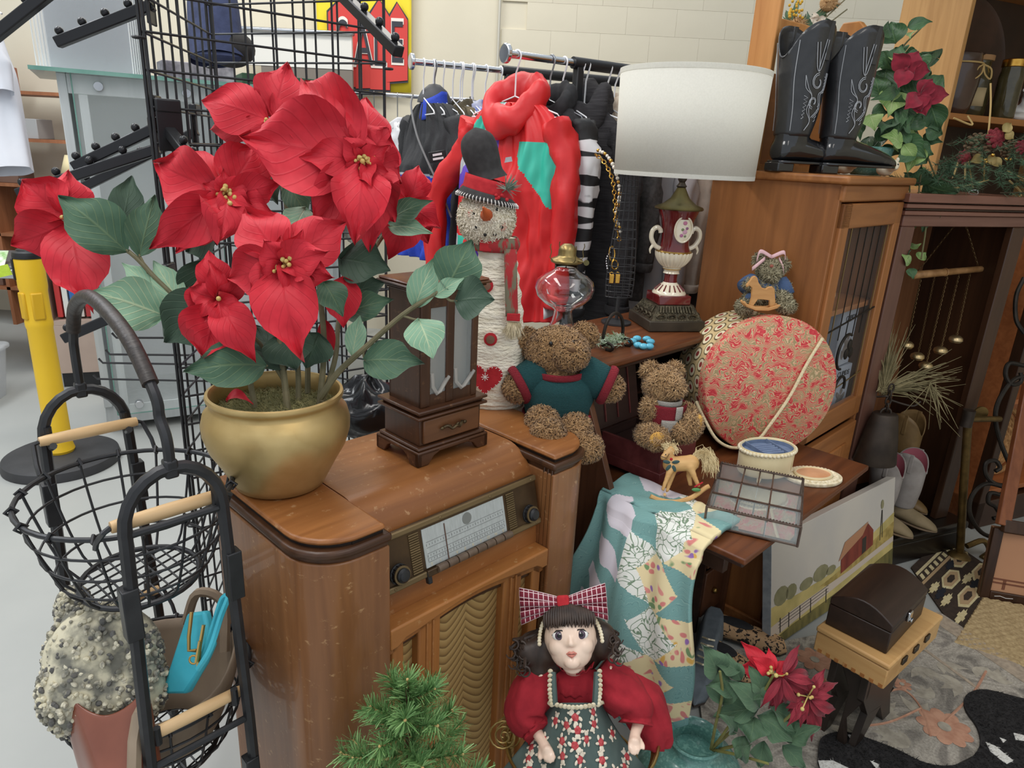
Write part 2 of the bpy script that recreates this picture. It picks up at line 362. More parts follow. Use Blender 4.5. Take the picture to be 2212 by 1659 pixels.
# ================= slant-front secretary desk =================
MS=wood('mahogany',(84,46,26),(118,68,38),'x',.35); MSz=wood('mahogany_side',(76,46,30),(104,66,44),'z',.4); MSd=wood('mahogany_dark',(48,30,22),(66,42,30),'x',.45)
sec=thing('secretary_desk','open slant-front writing desk of reddish wood with lowered leaf','desk',UVZ(1.37,.93,0),YAW)
for x in (0,.77):
    MB().prism([(0,0),(.47,0),(.47,1.06),(.14,1.06),(0,.735)],x,x+.02,'yz').build('side_panel',MSz,sec,bev=.002)
MB().bb(-.015,.805,.125,.485,1.06,1.08).build('top_board',MS,sec,bev=.006,bs=3)
MB().bb(.0,.79,.14,.47,1.045,1.06).build('top_moulding',MSd,sec,bev=.003)
MB().bb(.02,.77,.45,.47,.02,1.06).build('back_panel',MSd,sec)
MB().bb(.02,.77,.0,.45,.715,.735).build('desk_board',MS,sec)
# lowered leaf with stepped edge
lf=MB(); lf.bb(0,.79,-.37,-.004,.735,.752); lf=lf.build('drop_leaf',MS,sec,bev=.004,bs=2)
MB().bb(.008,.782,-.362,-.004,.722,.735).build('leaf_lip',MSd,lf,bev=.004)
for x in (.06,.73): MB().bb(x-.012,x+.012,-.30,.40,.66,.715).build('leaf_support',MSd,sec,bev=.002)
for x,w in ((.02,.14),(.63,.14)):
    for k in range(3):
        d=MB().bb(x+.005,x+w,.015,.03,.06+k*.2,.24+k*.2).build('drawer',MSz,sec,bev=.004)
        MB().ell((x+w/2,.008,.15+k*.2),.012,10,8).build('knob',M_brass,d)
for x in (.16,.62): MB().bb(x,x+.012,.02,.45,.0,.715).build('kneehole_side',MSd,sec)
# pigeonholes
for k in range(6): MB().bb(.05+k*.138,.058+k*.138,.30,.45,.735,1.045).build('divider',MSd,sec)
MB().bb(.02,.77,.29,.45,.86,.868).build('pigeonhole_shelf',MSd,sec)
# ================= curio cabinet =================
CU=wood('oak_cabinet',(126,78,42),(156,100,56),'z',.42); CUd=wood('oak_cabinet_door',(140,86,44),(172,112,62),'z',.38); CUx=wood('oak_rail',(138,86,46),(168,110,62),'x',.38)
M_glass=mat('clear_glass',(200,206,204),rough=.02,alpha=.04,spec=.5)
cur=thing('curio_cabinet','oak curio cabinet with leaded glass door and wrought iron scroll','cabinet',UVZ(2.17,.80,0),YAW)
KW,KD,KH=.585,.42,1.56
MB().bb(0,.02,0,KD,0,KH).build('side_panel',CU,cur,bev=.002)
MB().bb(KW-.02,KW,0,KD,0,KH).build('side_panel',CU,cur,bev=.002)
MB().bb(.02,KW-.02,KD-.015,KD,0,KH).build('back_panel',wood('oak_back',(104,66,40),(124,82,52),'z',.5),cur)
MB().bb(-.02,KW+.02,-.025,KD+.005,KH,KH+.025).build('top_board',CUx,cur,bev=.008,bs=3)
MB().bb(0,KW,-.012,.02,KH-.05,KH).build('cornice',CUx,cur,bev=.006)
for z in (.0,.70,1.14): MB().bb(.02,KW-.02,.02,KD-.015,z,z+.018).build('shelf',CUx,cur)
dr=MB().bb(.02,.085,-.012,.012,.72,KH-.055).build('door',CUd,cur,bev=.004); MB().bb(KW-.085,KW-.02,-.012,.012,.72,KH-.055).build('door_stile',CUd,dr,bev=.004)
MB().bb(.02,KW-.02,-.012,.012,.72,.80).build('door_rail',CUx,dr,bev=.004); MB().bb(.02,KW-.02,-.012,.012,KH-.13,KH-.055).build('door_rail',CUx,dr,bev=.004)
MB().bb(.085,KW-.085,-.002,.002,.80,KH-.13).build('glass_pane',M_glass,dr,smooth=False)
M_iron=mat('wrought_iron',(40,36,32),(54,48,42),rough=.5,metal=.6,scale=30); M_came=mat('brass_came',(150,128,84),rough=.35,metal=.9)
for x in (.13,.20,.265,.33,.395,.46): MB().cyl((x,-.006,1.06 if x not in(.13,.46) else .82),(x,-.006,KH-.13),.0018,n=6).build('came_bar',M_came if x in(.13,.46) else M_iron,dr)
MB().cyl((.085,-.006,1.1),(KW-.085,-.006,1.14),.003,n=6).build('came_bar',M_iron,dr); MB().cyl((.085,-.006,.86),(KW-.085,-.006,.9),.0025,n=6).build('came_bar',M_came,dr)
def spiral(c,r0,r1,a0,turns,n=28,plane='xz'):
    o=[]
    for i in range(n+1):
        t=i/n; r=r0+(r1-r0)*t; a=a0+turns*2*PI*t; o.append((c[0]+r*math.cos(a),c[1],c[2]+r*math.sin(a)) if plane=='xz' else (c[0]+r*math.cos(a),c[1]+r*math.sin(a),c[2]))
    return o
for c,r0,r1,a0,tn in (((.27,-.012,1.0),.075,.05,rad(60),.55),((.3,-.012,.87),.06,.035,rad(190),-.55)): MB().tube(spiral(c,r0,r1,a0,tn),.005,8).build('scroll',M_iron,dr)
for dx,dz in ((-.02,0),(.02,0),(0,.03)): MB().ell((.31+dx,-.012,1.0+dz),(.016,.006,.02),10,8).build('trefoil',M_iron,dr)
MB().bb(.045,.06,-.026,-.012,.93,1.0).build('door_catch',M_iron,dr,bev=.004); MB().tube(arc((.05,-.03,.955),.022,0,2*PI,16,'xz'),.003,6).build('ring_pull',M_chrome,dr)
pd=MB().bb(.02,KW-.02,-.012,.012,.06,.69).build('lower_door',CUx,cur,bev=.004); MB().bb(.10,KW-.10,-.02,-.008,.13,.62).build('raised_panel',CUd,pd,bev=.012)
MB().bb(-.01,KW+.01,-.02,KD,0,.05).build('plinth',CUx,cur,bev=.006)
# boxes and doily inside the curio
M_box=mat('box_card',(158,164,176),(150,156,168),rough=.45,scale=6)
M_ink=mat('print_ink',(44,44,48),rough=.6); M_fig=mat('print_figure',(84,78,76),(120,112,106),rough=.6,scale=60)
for k,(x,z,lb) in enumerate(((.345,.718,'lower grey carton lettered CUPIDS standing on curio shelf'),(.325,.928,'upper grey carton lettered CUPIDS on top of another carton'))):
    bx=thing('carton',lb,'box',UVZ(2.17+x,.835,z),YAW+rad(-4+4*k),'lettered cartons in the curio')
    MB().bb(0,.15,0,.12,0,.205).build('carton_body',M_box,bx,bev=.001)
    text('lettering','CUPIDS',.028,M_ink,bx,(.085,-.001,.175),(PI/2,0,0))
    g=MB()
    for cx,cz,rx,rz,ro in ((.085,.06,.02,.035,.4),(.098,.105,.012,.014,0),(.11,.075,.03,.013,-.7),(.066,.04,.022,.01,1.0),(.075,.09,.01,.022,-.9)): g.ell((cx,-.0006,cz),(rx,.0008,rz),14,8,(0,ro,0))
    g.build('printed_cherub',M_fig,bx,smooth=False)
M_lace=mat('lace_cream',(236,214,172),(214,186,140),rough=.8,scale=60)
dl=MB(); dl.lathe([(.0,0),(.03,.002),(.03,-.002),(.001,-.002)],24)
for rr,nh in ((.05,14),(.085,22),(.12,30)):
    for j in range(nh):
        a=2*PI*j/nh; dl.tube([(rr*math.cos(a)+.015*math.cos(b),rr*math.sin(a)+.015*math.sin(b),0) for b in [k*PI/3 for k in range(6)]],.0028,4,True)
for rr in (.034,.067,.102,.14): dl.tube([(rr*math.cos(2*PI*j/36),rr*math.sin(2*PI*j/36),0) for j in range(36)],.0045,5,True)
tag(dl.build('doily',M_lace,loc=UVZ(2.17+.38,.80+.16,1.262),rot=(rad(68),0,YAW+.1)),'cream crocheted lace doily propped up inside the curio','doily')
# ================= dark armoire, open front =================
AR=rad(24); AE1=V((math.cos(AR),math.sin(AR),0)); AE2=V((-math.sin(AR),math.cos(AR),0)); AP=V((1.35,2.53,0))
def AX(x,y,z=0): return AP+AE1*x+AE2*y+V((0,0,z))
DA=wood('ebony_wood',(50,32,22),(70,45,30),'z',.3); DAx=wood('ebony_rail',(54,34,24),(74,48,34),'x',.25); DAk=mat('black_lacquer',(30,24,20),rough=.3)
arm=thing('armoire','dark brown open-front armoire with moulded cornice and black plinth','cabinet',AP,AR)
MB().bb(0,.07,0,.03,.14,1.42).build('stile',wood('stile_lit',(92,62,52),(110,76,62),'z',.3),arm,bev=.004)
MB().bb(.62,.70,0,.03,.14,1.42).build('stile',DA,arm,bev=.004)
MB().bb(0,.02,.03,.4,.14,1.42).build('side_panel',DA,arm); MB().bb(.68,.70,.03,.4,.14,1.42).build('side_panel',DA,arm)
MB().bb(.02,.68,.38,.4,.14,1.42).build('back_panel',wood('ebony_back',(130,84,54),(156,104,68),'z',.3),arm)
MB().bb(-.04,.76,-.06,.42,0,.10).build('plinth',DAk,arm,bev=.006); MB().bb(-.045,.765,-.065,.42,.10,.14).build('plinth_moulding',DAk,arm,bev=.012,bs=3)
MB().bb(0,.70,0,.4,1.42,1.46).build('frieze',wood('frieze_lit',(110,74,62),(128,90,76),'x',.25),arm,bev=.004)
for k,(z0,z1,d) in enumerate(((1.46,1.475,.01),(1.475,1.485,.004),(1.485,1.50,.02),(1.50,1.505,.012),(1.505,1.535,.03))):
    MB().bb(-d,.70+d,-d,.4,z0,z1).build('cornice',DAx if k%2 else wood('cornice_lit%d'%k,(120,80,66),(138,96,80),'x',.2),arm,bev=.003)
# ================= bookcase behind =================
LW=wood('pine_board',(178,130,76),(204,156,98),'z',.45); LWx=wood('shelf_edge',(160,104,54),(184,124,70),'x',.45)
BP=V((1.83,3.27,0)); bkc=thing('bookcase','tall pale wood bookcase with dark back holding jars','bookcase',BP,AR)
MB().bb(0,.025,0,.34,0,2.5).build('side_panel',LW,bkc,bev=.003); MB().bb(1.1,1.125,0,.34,0,2.5).build('side_panel',LW,bkc,bev=.003)
MB().bb(.025,1.1,.32,.34,0,2.5).build('back_panel',mat('dark_back',(58,44,34),(74,56,42),rough=.6,scale=4),bkc)
for z in (.05,.6,1.2,1.86,2.44): MB().bb(.025,1.1,0,.32,z-.028,z).build('shelf',LWx,bkc,bev=.003)
# ================= triangular wire-grid tower =================
GA,GC,GB=V((-.85,1.66,0)),V((-.378,2.046,0)),V((-.948,2.262,0)); GZ0,GZ1=.20,2.12
tow=thing('grid_tower','tall triangular black wire-grid display tower','display rack',(GA+GB+GC)/3)
for P,Q in ((GA,GC),(GA,GB),(GB,GC)):
    d=(Q-P).normalized(); P2=P+d*.012; Q2=Q-d*.012; w=(Q2-P2).length
    fr=MB(); z0,z1=V((0,0,GZ0)),V((0,0,GZ1)); fr.tube([P2+z0,Q2+z0,Q2+z1,P2+z1],.0042,8,True)
    pn=fr.build('grid_panel',M_black,tow,world=True)
    vw=MB().cyl(P2+z0,P2+z1,.003,n=6).build('wire',M_black,pn,world=False); inv=WM[tow].inverted(); vw.data.transform(inv)
    for k in range(1,8):
        o=vw if k==1 else vw.copy()
        if k>1: COL.objects.link(o); o.parent=pn
        o.location=d*(w*k/8)
    off=d.cross(V((0,0,1)))*.005
    hw=MB().cyl(P2+z0+off,Q2+z0+off,.003,n=6).build('wire',M_black,pn); hw.data.transform(inv)
    n=25
    for k in range(1,n):
        o=hw if k==1 else hw.copy()
        if k>1: COL.objects.link(o); o.parent=pn
        o.location=(0,0,(GZ1-GZ0)*k/n)
for P in (GA,GB,GC):
    cen=(GA+GB+GC)/3; d=(P-cen).normalized(); MB().bar(P+d*.06+V((0,0,.045)),P-d*.25+V((0,0,.18)),.03,.03).build('base_leg',M_black,tow,world=True,bev=.003)
    MB().cyl(P+d*.06+V((0,0,0)),P+d*.06+V((0,0,.05)),.02).build('foot',M_blackp,tow,world=True)
    for z in (.6,1.2,1.8): MB().tube(arc((P.x,P.y,z),.012,0,2*PI,10,'xy'),.003,6).build('clip',M_black,tow,world=True)
# sloping face-out arms hooked on the grid
M_arm=mat('arm_black',(46,46,48),rough=.3,metal=.5)
def arm_out(p,q,nk,label,grp,k0=.25):
    p=V(p);q=V(q);t=thing('waterfall_rail',label,'display hook',p,0,grp); d=q-p; up=V((0,0,1)); pr=V((d.x,d.y,0)).normalized(); sd=pr.cross(up)
    R=Matrix((sd,pr,up)).transposed()
    MB().box(p-up*.01+pr*.006,(.055,.006,.085),R).build('bracket',M_arm,t,world=True,bev=.002)
    MB().box(p+up*.045+pr*.001,(.055,.02,.03),R).build('hook_lip',M_arm,t,world=True,bev=.004)
    MB().bar(p-up*.01,q,.024,.024).build('bar',M_arm,t,world=True,bev=.003)
    for k in range(nk):
        f=k0+(1-k0-.04)*k/max(1,nk-1); c=p.lerp(q,f)-up*.01*(1-f)+up*.022
        MB().ell(c,.0095,14,10).build('ball_stop',M_arm,t,world=True)
        MB().cyl(c-up*.012,c,.003,n=6).build('stem',M_arm,t,world=True)
LA='black sloping display arm with ball stops on the tower side facing the glass case'
arm_out((-.858,1.70,2.03),at(-26,90,1.53),4,'black sloping display arm that carries the white shirt','display arms')
arm_out((-.87,1.78,1.894),(-1.085,1.745,1.79),4,'black sloping display rail hooked on the tower just under the shirt rail','display arms')
arm_out((-.86,1.719,1.627),(-1.051,1.688,1.519),4,'black sloping display rail with four ball stops crossing the case glass','display arms')
arm_out((-.913,2.046,1.626),(-1.226,1.995,1.451),4,'longer black sloping display rail hooked near the tower back corner','display arms')
arm_out((-.84,1.66,1.25),(-1.10,1.63,1.118),3,'low black sloping display rail in front of the yellow barrier post','display arms')
arm_out((-.853,1.70,1.58),(-1.16,1.64,1.456),4,'black sloping display rail whose tip shows behind the outlying red bloom','display arms')
arm_out((-.815,1.685,1.619),(-.668,1.51,1.524),3,'short black display arm with wide bracket behind the large poinsettia','display arms',.45)
arm_out((-.523,1.922,2.008),(-.277,1.627,1.793),5,'long black display arm crossing in front of the yellow flag','display arms')
# long wire peg hooks
for k,(z,y) in enumerate(((1.10,1.75),(1.035,1.85),(.99,1.9),(.92,1.95))):
    h=MB(); P=GA.lerp(GB,.15+.1*k)+V((0,0,z)); h.tube([P,P+V((-.16-.05*k,-.03,0)),P+V((-.17-.05*k,-.03,.012))],.003,6)
    tag(h.build('peg_hook',M_black),'thin black wire peg hook sticking out low on the grid tower','hook','peg hooks')
# white shirt on the top arm
M_shirt=mat('white_cotton',(226,228,234),(214,218,226),rough=.85,scale=6,bump=.08,bscale=25)
sh=thing('white_shirt','white short-sleeved shirt hanging at the tower arm','shirt',at(18,230,1.62))
def drape(top,bot,wt,wb,dep,folds,amp,seed,nrm=None,nu=36,nv=14):
    """hanging cloth body: closed loop cross-section lofted from top to bottom"""
    top=V(top);bot=V(bot);ax=(bot-top); rn=random.Random(seed);ph=[rn.random()*6 for _ in range(3)]
    nrm=V(nrm or (0,-1,0)); sd=ax.normalized().cross(nrm).normalized(); fr=sd.cross(ax.normalized())
    def fn(u,v):
        a=2*PI*u; w=wt+(wb-wt)*v; sh=min(1,.35+2.2*v) if v<.3 else 1
        r=1+amp*(math.sin(folds*a+ph[0]+2*v)*.6+math.sin((folds+3)*a+ph[1]-3*v)*.4)*min(1,v*1.6)
        return top+ax*v+sd*(math.cos(a)*w*r*sh)+fr*(math.sin(a)*dep*r*(.55+.45*min(1,v*2)))
    return MB().grid(fn,nu,nv,cu=True)
drape(at(-10,75,1.62),at(20,370,1.62),.03,.055,.035,4,.10,3).build('body',M_shirt,sh,world=True,sub=1)
drape(at(0,110,1.58),at(8,200,1.58),.02,.022,.02,3,.1,5).build('sleeve',M_shirt,sh,world=True,sub=1)
MB().tube([at(-8,60,1.62),at(-14,35,1.62),at(-6,22,1.62),at(4,30,1.62)],.0025,6).build('hanger_hook',M_white,sh,world=True)
# navy bag hung inside the tower
M_navy=mat('navy_canvas',(58,66,96),(48,55,82),rough=.9,scale=30,bump=.1,bscale=90)
nb=thing('navy_backpack','navy canvas backpack with black base hanging behind the wire grid','bag',at(465,60,2.9))
drape(at(455,-60,2.9),at(468,128,2.9),.10,.115,.08,3,.05,8).build('body',M_navy,nb,world=True,sub=1)
MB().ell(at(466,122,2.9),(.112,.078,.03),24,10).build('bottom',M_navy,nb,world=True)
MB().ell(at(498,105,2.93),(.10,.09,.075),20,14).build('base',mat('black_fabric',(40,38,38),(50,48,46),rough=.9,scale=40),nb,world=True)
# ================= glass display case =================
M_alu=mat('brushed_aluminium',(198,202,202),(188,192,192),rough=.45,metal=.4,scale=(40,40,2)); M_gl=mat('case_glass',(234,242,240),rough=.03,alpha=.14,spec=.5)
M_gle=mat('glass_edge',(96,140,128),(120,160,148),rough=.15,scale=10); M_frost=mat('case_interior',(210,213,213),(190,192,194),rough=.5,scale=1.2,detail=2)
DC=rad(30); case=thing('display_case','tall aluminium shop display case with glass front and steel standoffs','display case',(-2.17,3.56,0),DC)
MB().bb(-.06,1.3,.05,.62,.05,.16).build('base',M_alu,case,bev=.004)
MB().bb(-.06,-.02,.03,.60,.16,1.86).build('side_panel',M_alu,case,bev=.003)
MB().bb(1.26,1.30,.03,.60,.16,1.86).build('side_panel',M_alu,case,bev=.003)
MB().bb(-.02,1.26,.56,.60,.16,1.86).build('back_panel',M_frost,case)
MB().bb(-.02,1.26,.03,.06,1.77,1.86).build('top_rail',M_alu,case,bev=.003)
MB().bb(.02,.06,.03,.07,.16,1.77).build('inner_post',M_alu,case,bev=.003)
MB().bb(.35,.365,.1,.55,.2,1.62).build('divider',M_alu,case,bev=.002)
for k,x in enumerate((0,.62)):
    g=MB().bb(x,x+.60,.0,.008,.12,1.86).build('glass_door',M_gl,case,smooth=False)
    MB().bb(x-.003,x+.003,-.001,.009,.12,1.86).build('glass_edge',M_gle,g); MB().bb(x,x+.6,-.001,.009,.117,.121).build('glass_edge',M_gle,g)
    for xx in (.11,.5):
        for z in (1.81,.17): MB().cyl((x+xx,-.012,z),(x+xx,.03,z),.022,n=20).build('standoff',M_chrome,g,bev=.002)
MB().bb(-.16,1.35,-.06,.66,1.86,1.874).build('glass_top',mat('top_glass',(206,222,218),rough=.06,spec=.6),case,smooth=False); MB().bb(-.162,1.35,-.062,-.058,1.858,1.876).build('glass_edge',M_gle,case)
for x in (.1,1.15):
    for y in (.12,.55): MB().cyl((x,y,0),(x,y,.05),.025).build('foot',M_chrome,case)
# clear acrylic sheets stacked upright on the case
M_acr=mat('clear_acrylic',(214,218,222),rough=.08,alpha=.13,spec=.5); M_acre=mat('acrylic_edge',(206,208,208),rough=.2)
for k in range(9):
    a=thing('acrylic_panel','clear arched acrylic panel in the upright stack on the case','panel',V((-2.17,3.56,1.875))+Matrix.Rotation(DC,3,'Z')@V((-.13+.012*k,.02+.045*k,0)),DC,'acrylic panels')
    w=.40; pts=[(0,0)]+[(.05-.05*math.cos(t),.40+.05*math.sin(t)) for t in [PI/2*i/5 for i in range(6)]]+[(w-.05+.05*math.sin(t),.40+.05*math.cos(t)) for t in [PI/2*i/5 for i in range(6)]]+[(w,0)]
    MB().prism(pts,0,.004,'xz').build('sheet',M_acr,a,smooth=False); MB().tube([(x,.002,max(z,.004)) for x,z in pts],.0028,5).build('edge',M_acre,a)
tag(MB().box((0,0,.04),(.34,.16,.08)).build('flat_box',mat('marbled_box',(96,92,100),(150,146,150),rough=.6,scale=20),loc=V((-2.17,3.56,1.875))+Matrix.Rotation(DC,3,'Z')@V((.56,.06,0)),rot=(0,0,DC+.1),bev=.004),'grey marbled flat box on top of the glass case','box')
tag(MB().box((0,0,.035),(.5,.3,.07)).build('green_mat_stack',mat('green_felt',(44,70,50),(36,58,42),rough=.9,scale=60),loc=V((-2.17,3.56,1.875))+Matrix.Rotation(DC,3,'Z')@V((1.05,.3,0)),rot=(0,0,DC),bev=.004),'dark green felt mats stacked on the case top','mat')
# ================= yellow stanchion =================
M_yel=mat('yellow_plastic',(240,196,44),(232,188,40),rough=.45,scale=3); M_rub=mat('black_rubber',(52,52,54),(60,60,62),rough=.6,scale=12,bump=.05)
st=thing('belt_stanchion','yellow belt barrier post on round black rubber base','barrier post',atz(136,998,0))
MB().lathe([(.26,0),(.262,.012),(.255,.045),(.235,.055),(.07,.062),(.02,.062)],48).build('base',M_rub,st,ang=30)
pb=MB(); pb.lathe([(.058,.06),(.064,.075),(.060,.09),(.056,.11),(.054,.70),(.058,.715),(.058,.735),(.056,.75),(.056,.88),(.060,.90),(.060,1.03),(.056,1.035)],32); pb=pb.build('post',M_yel,st,ang=30)
for a in (-PI/2-.55,-PI/2+.75,PI/2): MB().box((.052*math.cos(a),.052*math.sin(a),.815),(.02,.05,.13),(0,0,a)).build('grip_recess',mat('yellow_shade',(214,168,30),rough=.5),pb,bev=.008)
MB().lathe([(.062,1.035),(.064,1.045),(.060,1.062),(.045,1.068),(.042,1.075),(.0,1.077)],32).build('cap',M_blackp,st)
MB().box((-.052,-.035,.985),(.03,.012,.10),(0,0,rad(-55))).build('belt_slot',M_blackp,st,bev=.005)
MB().bar((-.06,-.045,.985),(-.75,-.25,.80),.003,.05,(0,0,1)).build('belt',mat('lime_webbing',(196,222,72),(184,210,62),rough=.7,scale=90),st)
# ================= things far left =================
M_peach=mat('laminate_peach',(186,164,150),(178,156,142),rough=.5,scale=5)
dk=thing('office_cabinet','beige laminate office cabinet with black kick and shelf niche','cabinet',(-2.95,4.25,0),rad(20))
MB().bb(0,.45,0,.03,.1,.42).build('door',M_peach,dk,bev=.004); MB().bb(0,.02,0,.6,.1,1.0).build('side_panel',M_peach,dk); MB().bb(.43,.45,0,.6,.1,1.0).build('side_panel',M_peach,dk)
MB().bb(.02,.43,.57,.6,.1,1.0).build('back_panel',M_peach,dk); MB().bb(-.01,.46,-.01,.61,.98,1.0).build('top',M_peach,dk,bev=.004); MB().bb(.02,.43,.0,.58,.42,.45).build('shelf',M_peach,dk)
MB().bb(.02,.43,.03,.57,0,.1).build('kick',M_blackp,dk); MB().tube([(.34,-.03,.30),(.34,-.045,.30),(.38,-.045,.29),(.39,-.03,.29)],.006,6).build('handle',M_chrome,dk)
for k in range(9):
    c=[(196,60,58),(226,224,218),(60,110,176),(210,204,196),(176,60,60),(232,230,226),(180,70,66),(222,220,214),(90,96,120)][k]
    tag(MB().box((0,0,.13),(.03,.2,.24+.02*(k%3))).build('magazine_file',mat('paper_%d'%k,c,rough=.7),loc=V((-2.95,4.25,.585-.13+.01*(k%3)))+Matrix.Rotation(rad(20),3,'Z')@V((.06+.04*k,.14,0)),rot=(0,0,rad(20)),bev=.002),
        ['red','cream','blue','beige','dark red','white','brick red','off white','slate'][k]+' magazine file standing in the beige cabinet niche','file','magazine files')
tag(MB().box((0,0,.12),(.16,.16,.24)).build('star_box',mat('blue_star_card',(64,126,196),(232,236,240),rough=.6,scale=40,lo=.62,hi=.64),loc=(-2.66,4.50,1.0),rot=(0,0,rad(20)),bev=.003),'blue carton with white stars on the beige cabinet','box')
# slanted counter with tubs at the left edge
ct=thing('checkout_counter','dark grey counter with slanted edge behind the belt barrier','counter',(-4.5,4.3,0),rad(10))
MB().bb(0,1.3,0,.7,.7,.74).build('top',mat('counter_grey',(96,96,98),rough=.4),ct,bev=.01); MB().bb(0,1.3,-.02,.01,.66,.72).build('edge_strip',M_chrome,ct,bev=.004)
for x in (.05,1.2): MB().bb(x,x+.05,.05,.65,0,.7).build('leg_panel',mat('counter_leg',(62,56,52),rough=.6),ct)
M_tub=mat('clear_plastic',(208,210,212),rough=.12,alpha=.35)
tb=thing('storage_tub','clear plastic storage tub on the floor under the counter','tub',(-3.4,3.9,0),rad(12))
def rr(w,d,r,n=5): return [(sx*(w/2-r)+r*math.cos(a0+PI/2*i/n),sy*(d/2-r)+r*math.sin(a0+PI/2*i/n)) for sx,sy,a0 in ((1,1,0),(-1,1,PI/2),(-1,-1,PI),(1,-1,1.5*PI)) for i in range(n+1)]
def loftbox(secs):
    mb=MB(); n=len(secs[0][0]); vs=[(x,y,z) for poly,z in secs for x,y in poly]
    fs=[(i*n+j,i*n+(j+1)%n,(i+1)*n+(j+1)%n,(i+1)*n+j) for i in range(len(secs)-1) for j in range(n)]+[tuple(range(n-1,-1,-1))]
    return mb._add(vs,fs)
loftbox([(rr(.5,.36,.05),.003),(rr(.56,.42,.05),.30)]).build('tub',M_tub,tb,solid=.004); MB().prism(rr(.6,.46,.06),.30,.33,'xy').build('lid',M_tub,tb,bev=.01)
# cards on the counter
for k,c in enumerate(((226,92,150),(236,226,210),(120,170,90))):
    tag(MB().box((0,0,.004),(.22,.3,.008)).build('greeting_card',mat('card_%d'%k,c,(240,236,228),rough=.6,scale=14),loc=(-4.0+.26*k,4.5,.745),rot=(rad(25),0,.2*k),bev=.001),['pink','cream','green'][k]+' patterned greeting card leaning on the dark counter','card')
# wooden shelf of bric-a-brac far behind
SW=wood('far_wood',(138,86,56),(160,104,70),'z',.5)
fs=thing('far_shelf','brown wooden shelving against the far wall','shelf',(-5.3,5.75,0))
for x in (0,1.0,2.0): MB().bb(x,x+.03,0,.35,0,2.2).build('upright',SW,fs)
for z in (.3,.75,1.15,1.5,1.85): MB().bb(.03,2.0,0,.35,z,z+.025).build('board',SW,fs)
cols=[(150,100,80),(196,186,170),(120,120,128),(176,150,120),(214,206,190),(110,84,72),(160,160,160)]
for k in range(18):
    z=[.325,.775,1.175,1.525,1.875][k%5]; x=.06+(k//5)*.5+.22*((k*7)%2); h=.12+.03*((k*5)%4)
    tag(MB().box((0,0,h/2),(.16,.2,h)).build('goods_box',mat('goods_%d'%k,cols[k%7],rough=.7),loc=(-5.3+x+.08,5.9,z),bev=.004),['tan','pale','slate','sandy','cream','dark brown','grey'][k%7]+' goods box on the '+['lowest','second','middle','fourth','top'][k%5]+' board of the far wooden shelf','box','goods on the far shelf')
sl=thing('far_lamp','small cream lamp standing on the far wooden shelf','lamp',(-3.62,5.80,1.175))
MB().lathe([(.06,0),(.06,.012),(.012,.02),(.012,.12)],16).build('base',M_chrome,sl); MB().lathe([(.09,.1),(.045,.24)],20,cap=False).build('shade',mat('cream_shade',(230,214,170),rough=.8),sl,solid=.003)
# ================= SALE flag, pegboard =================
flag=thing('sale_flag','yellow flag with red tags lettered SALE hung on the wall','flag',(-1.21,6.17,2.17))
m,nt,b=newmat('flag_yellow'); b.inputs['Base Color'].default_value=lin((238,214,54)); b.inputs['Roughness'].default_value=.8
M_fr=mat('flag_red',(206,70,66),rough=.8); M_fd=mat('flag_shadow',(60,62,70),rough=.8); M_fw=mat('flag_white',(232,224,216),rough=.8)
MB().grid(lambda u,v:(-.50+1.0*u*.76,.01*math.sin(u*17)+.006*math.sin(u*7+3*v),-.14+1.25*v),24,6).build('cloth',m,flag,solid=.003)
def tagpoly(x0,x1,zt,zb,dz,name,mt,y):
    zt-=.13;zb-=.13;c=(x0+x1)/2; MB().prism([(x0,zb),(x1,zb+dz),(x1,zt-.12),(c,zt),(x0,zt-.12-dz)],y,y+.003,'xz').build(name,mt,flag,smooth=False)
for k,(x0,x1,zt,zb,dz) in enumerate(((-.40,-.17,.66,.02,-.01),(-.19,-.05,.62,-.0,.01),(-.07,.09,.66,.0,.0),(.07,.235,.64,.06,.02))):
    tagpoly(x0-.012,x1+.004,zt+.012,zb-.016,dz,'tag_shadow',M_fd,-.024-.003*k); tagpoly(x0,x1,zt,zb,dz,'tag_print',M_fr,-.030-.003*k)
for i,(ch,x,z) in enumerate((('S',-.285,.33),('A',-.12,.31),('L',.01,.31),('E',.15,.34))):
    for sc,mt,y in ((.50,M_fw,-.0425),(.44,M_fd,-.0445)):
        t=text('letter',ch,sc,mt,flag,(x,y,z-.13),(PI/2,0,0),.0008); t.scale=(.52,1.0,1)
for x in (-.28,-.05,.07): MB().tube([(x,-.03,.6),(x+.02,-.03,.85),(x+.05,-.03,1.1)],.003,5).build('printed_string',M_fd,flag)
pg=thing('pegboard_booth','grey pegboard partition with white header beside the flag','partition',(-2.1,5.95,0))
MB().bb(0,.72,0,.03,1.2,1.98).build('pegboard',mat('pegboard',(150,146,140),(138,134,128),rough=.7,scale=60),pg); MB().bb(0,.72,-.005,.03,1.98,2.16).build('shade_band',mat('brown_band',(120,112,104),rough=.7),pg); MB().bb(-.3,.72,-.01,.03,2.16,2.4).build('header',mat('white_board',(220,218,212),rough=.7),pg); MB().bb(-.32,.74,-.04,.02,2.4,2.43).build('top_tube',M_chrome,pg,bev=.01); MB().bb(.0,.05,0,.03,0,1.2).build('leg',M_alu,pg); MB().bb(.67,.72,0,.03,0,1.2).build('leg',M_alu,pg)
hl=MB()
for i in range(17):
    for j in range(18): hl.box((.03+i*.041,-.0015,1.24+j*.041),(.008,.003,.008))
hl.build('peg_holes',mat('hole_dark',(96,92,88)),pg,kind='stuff')
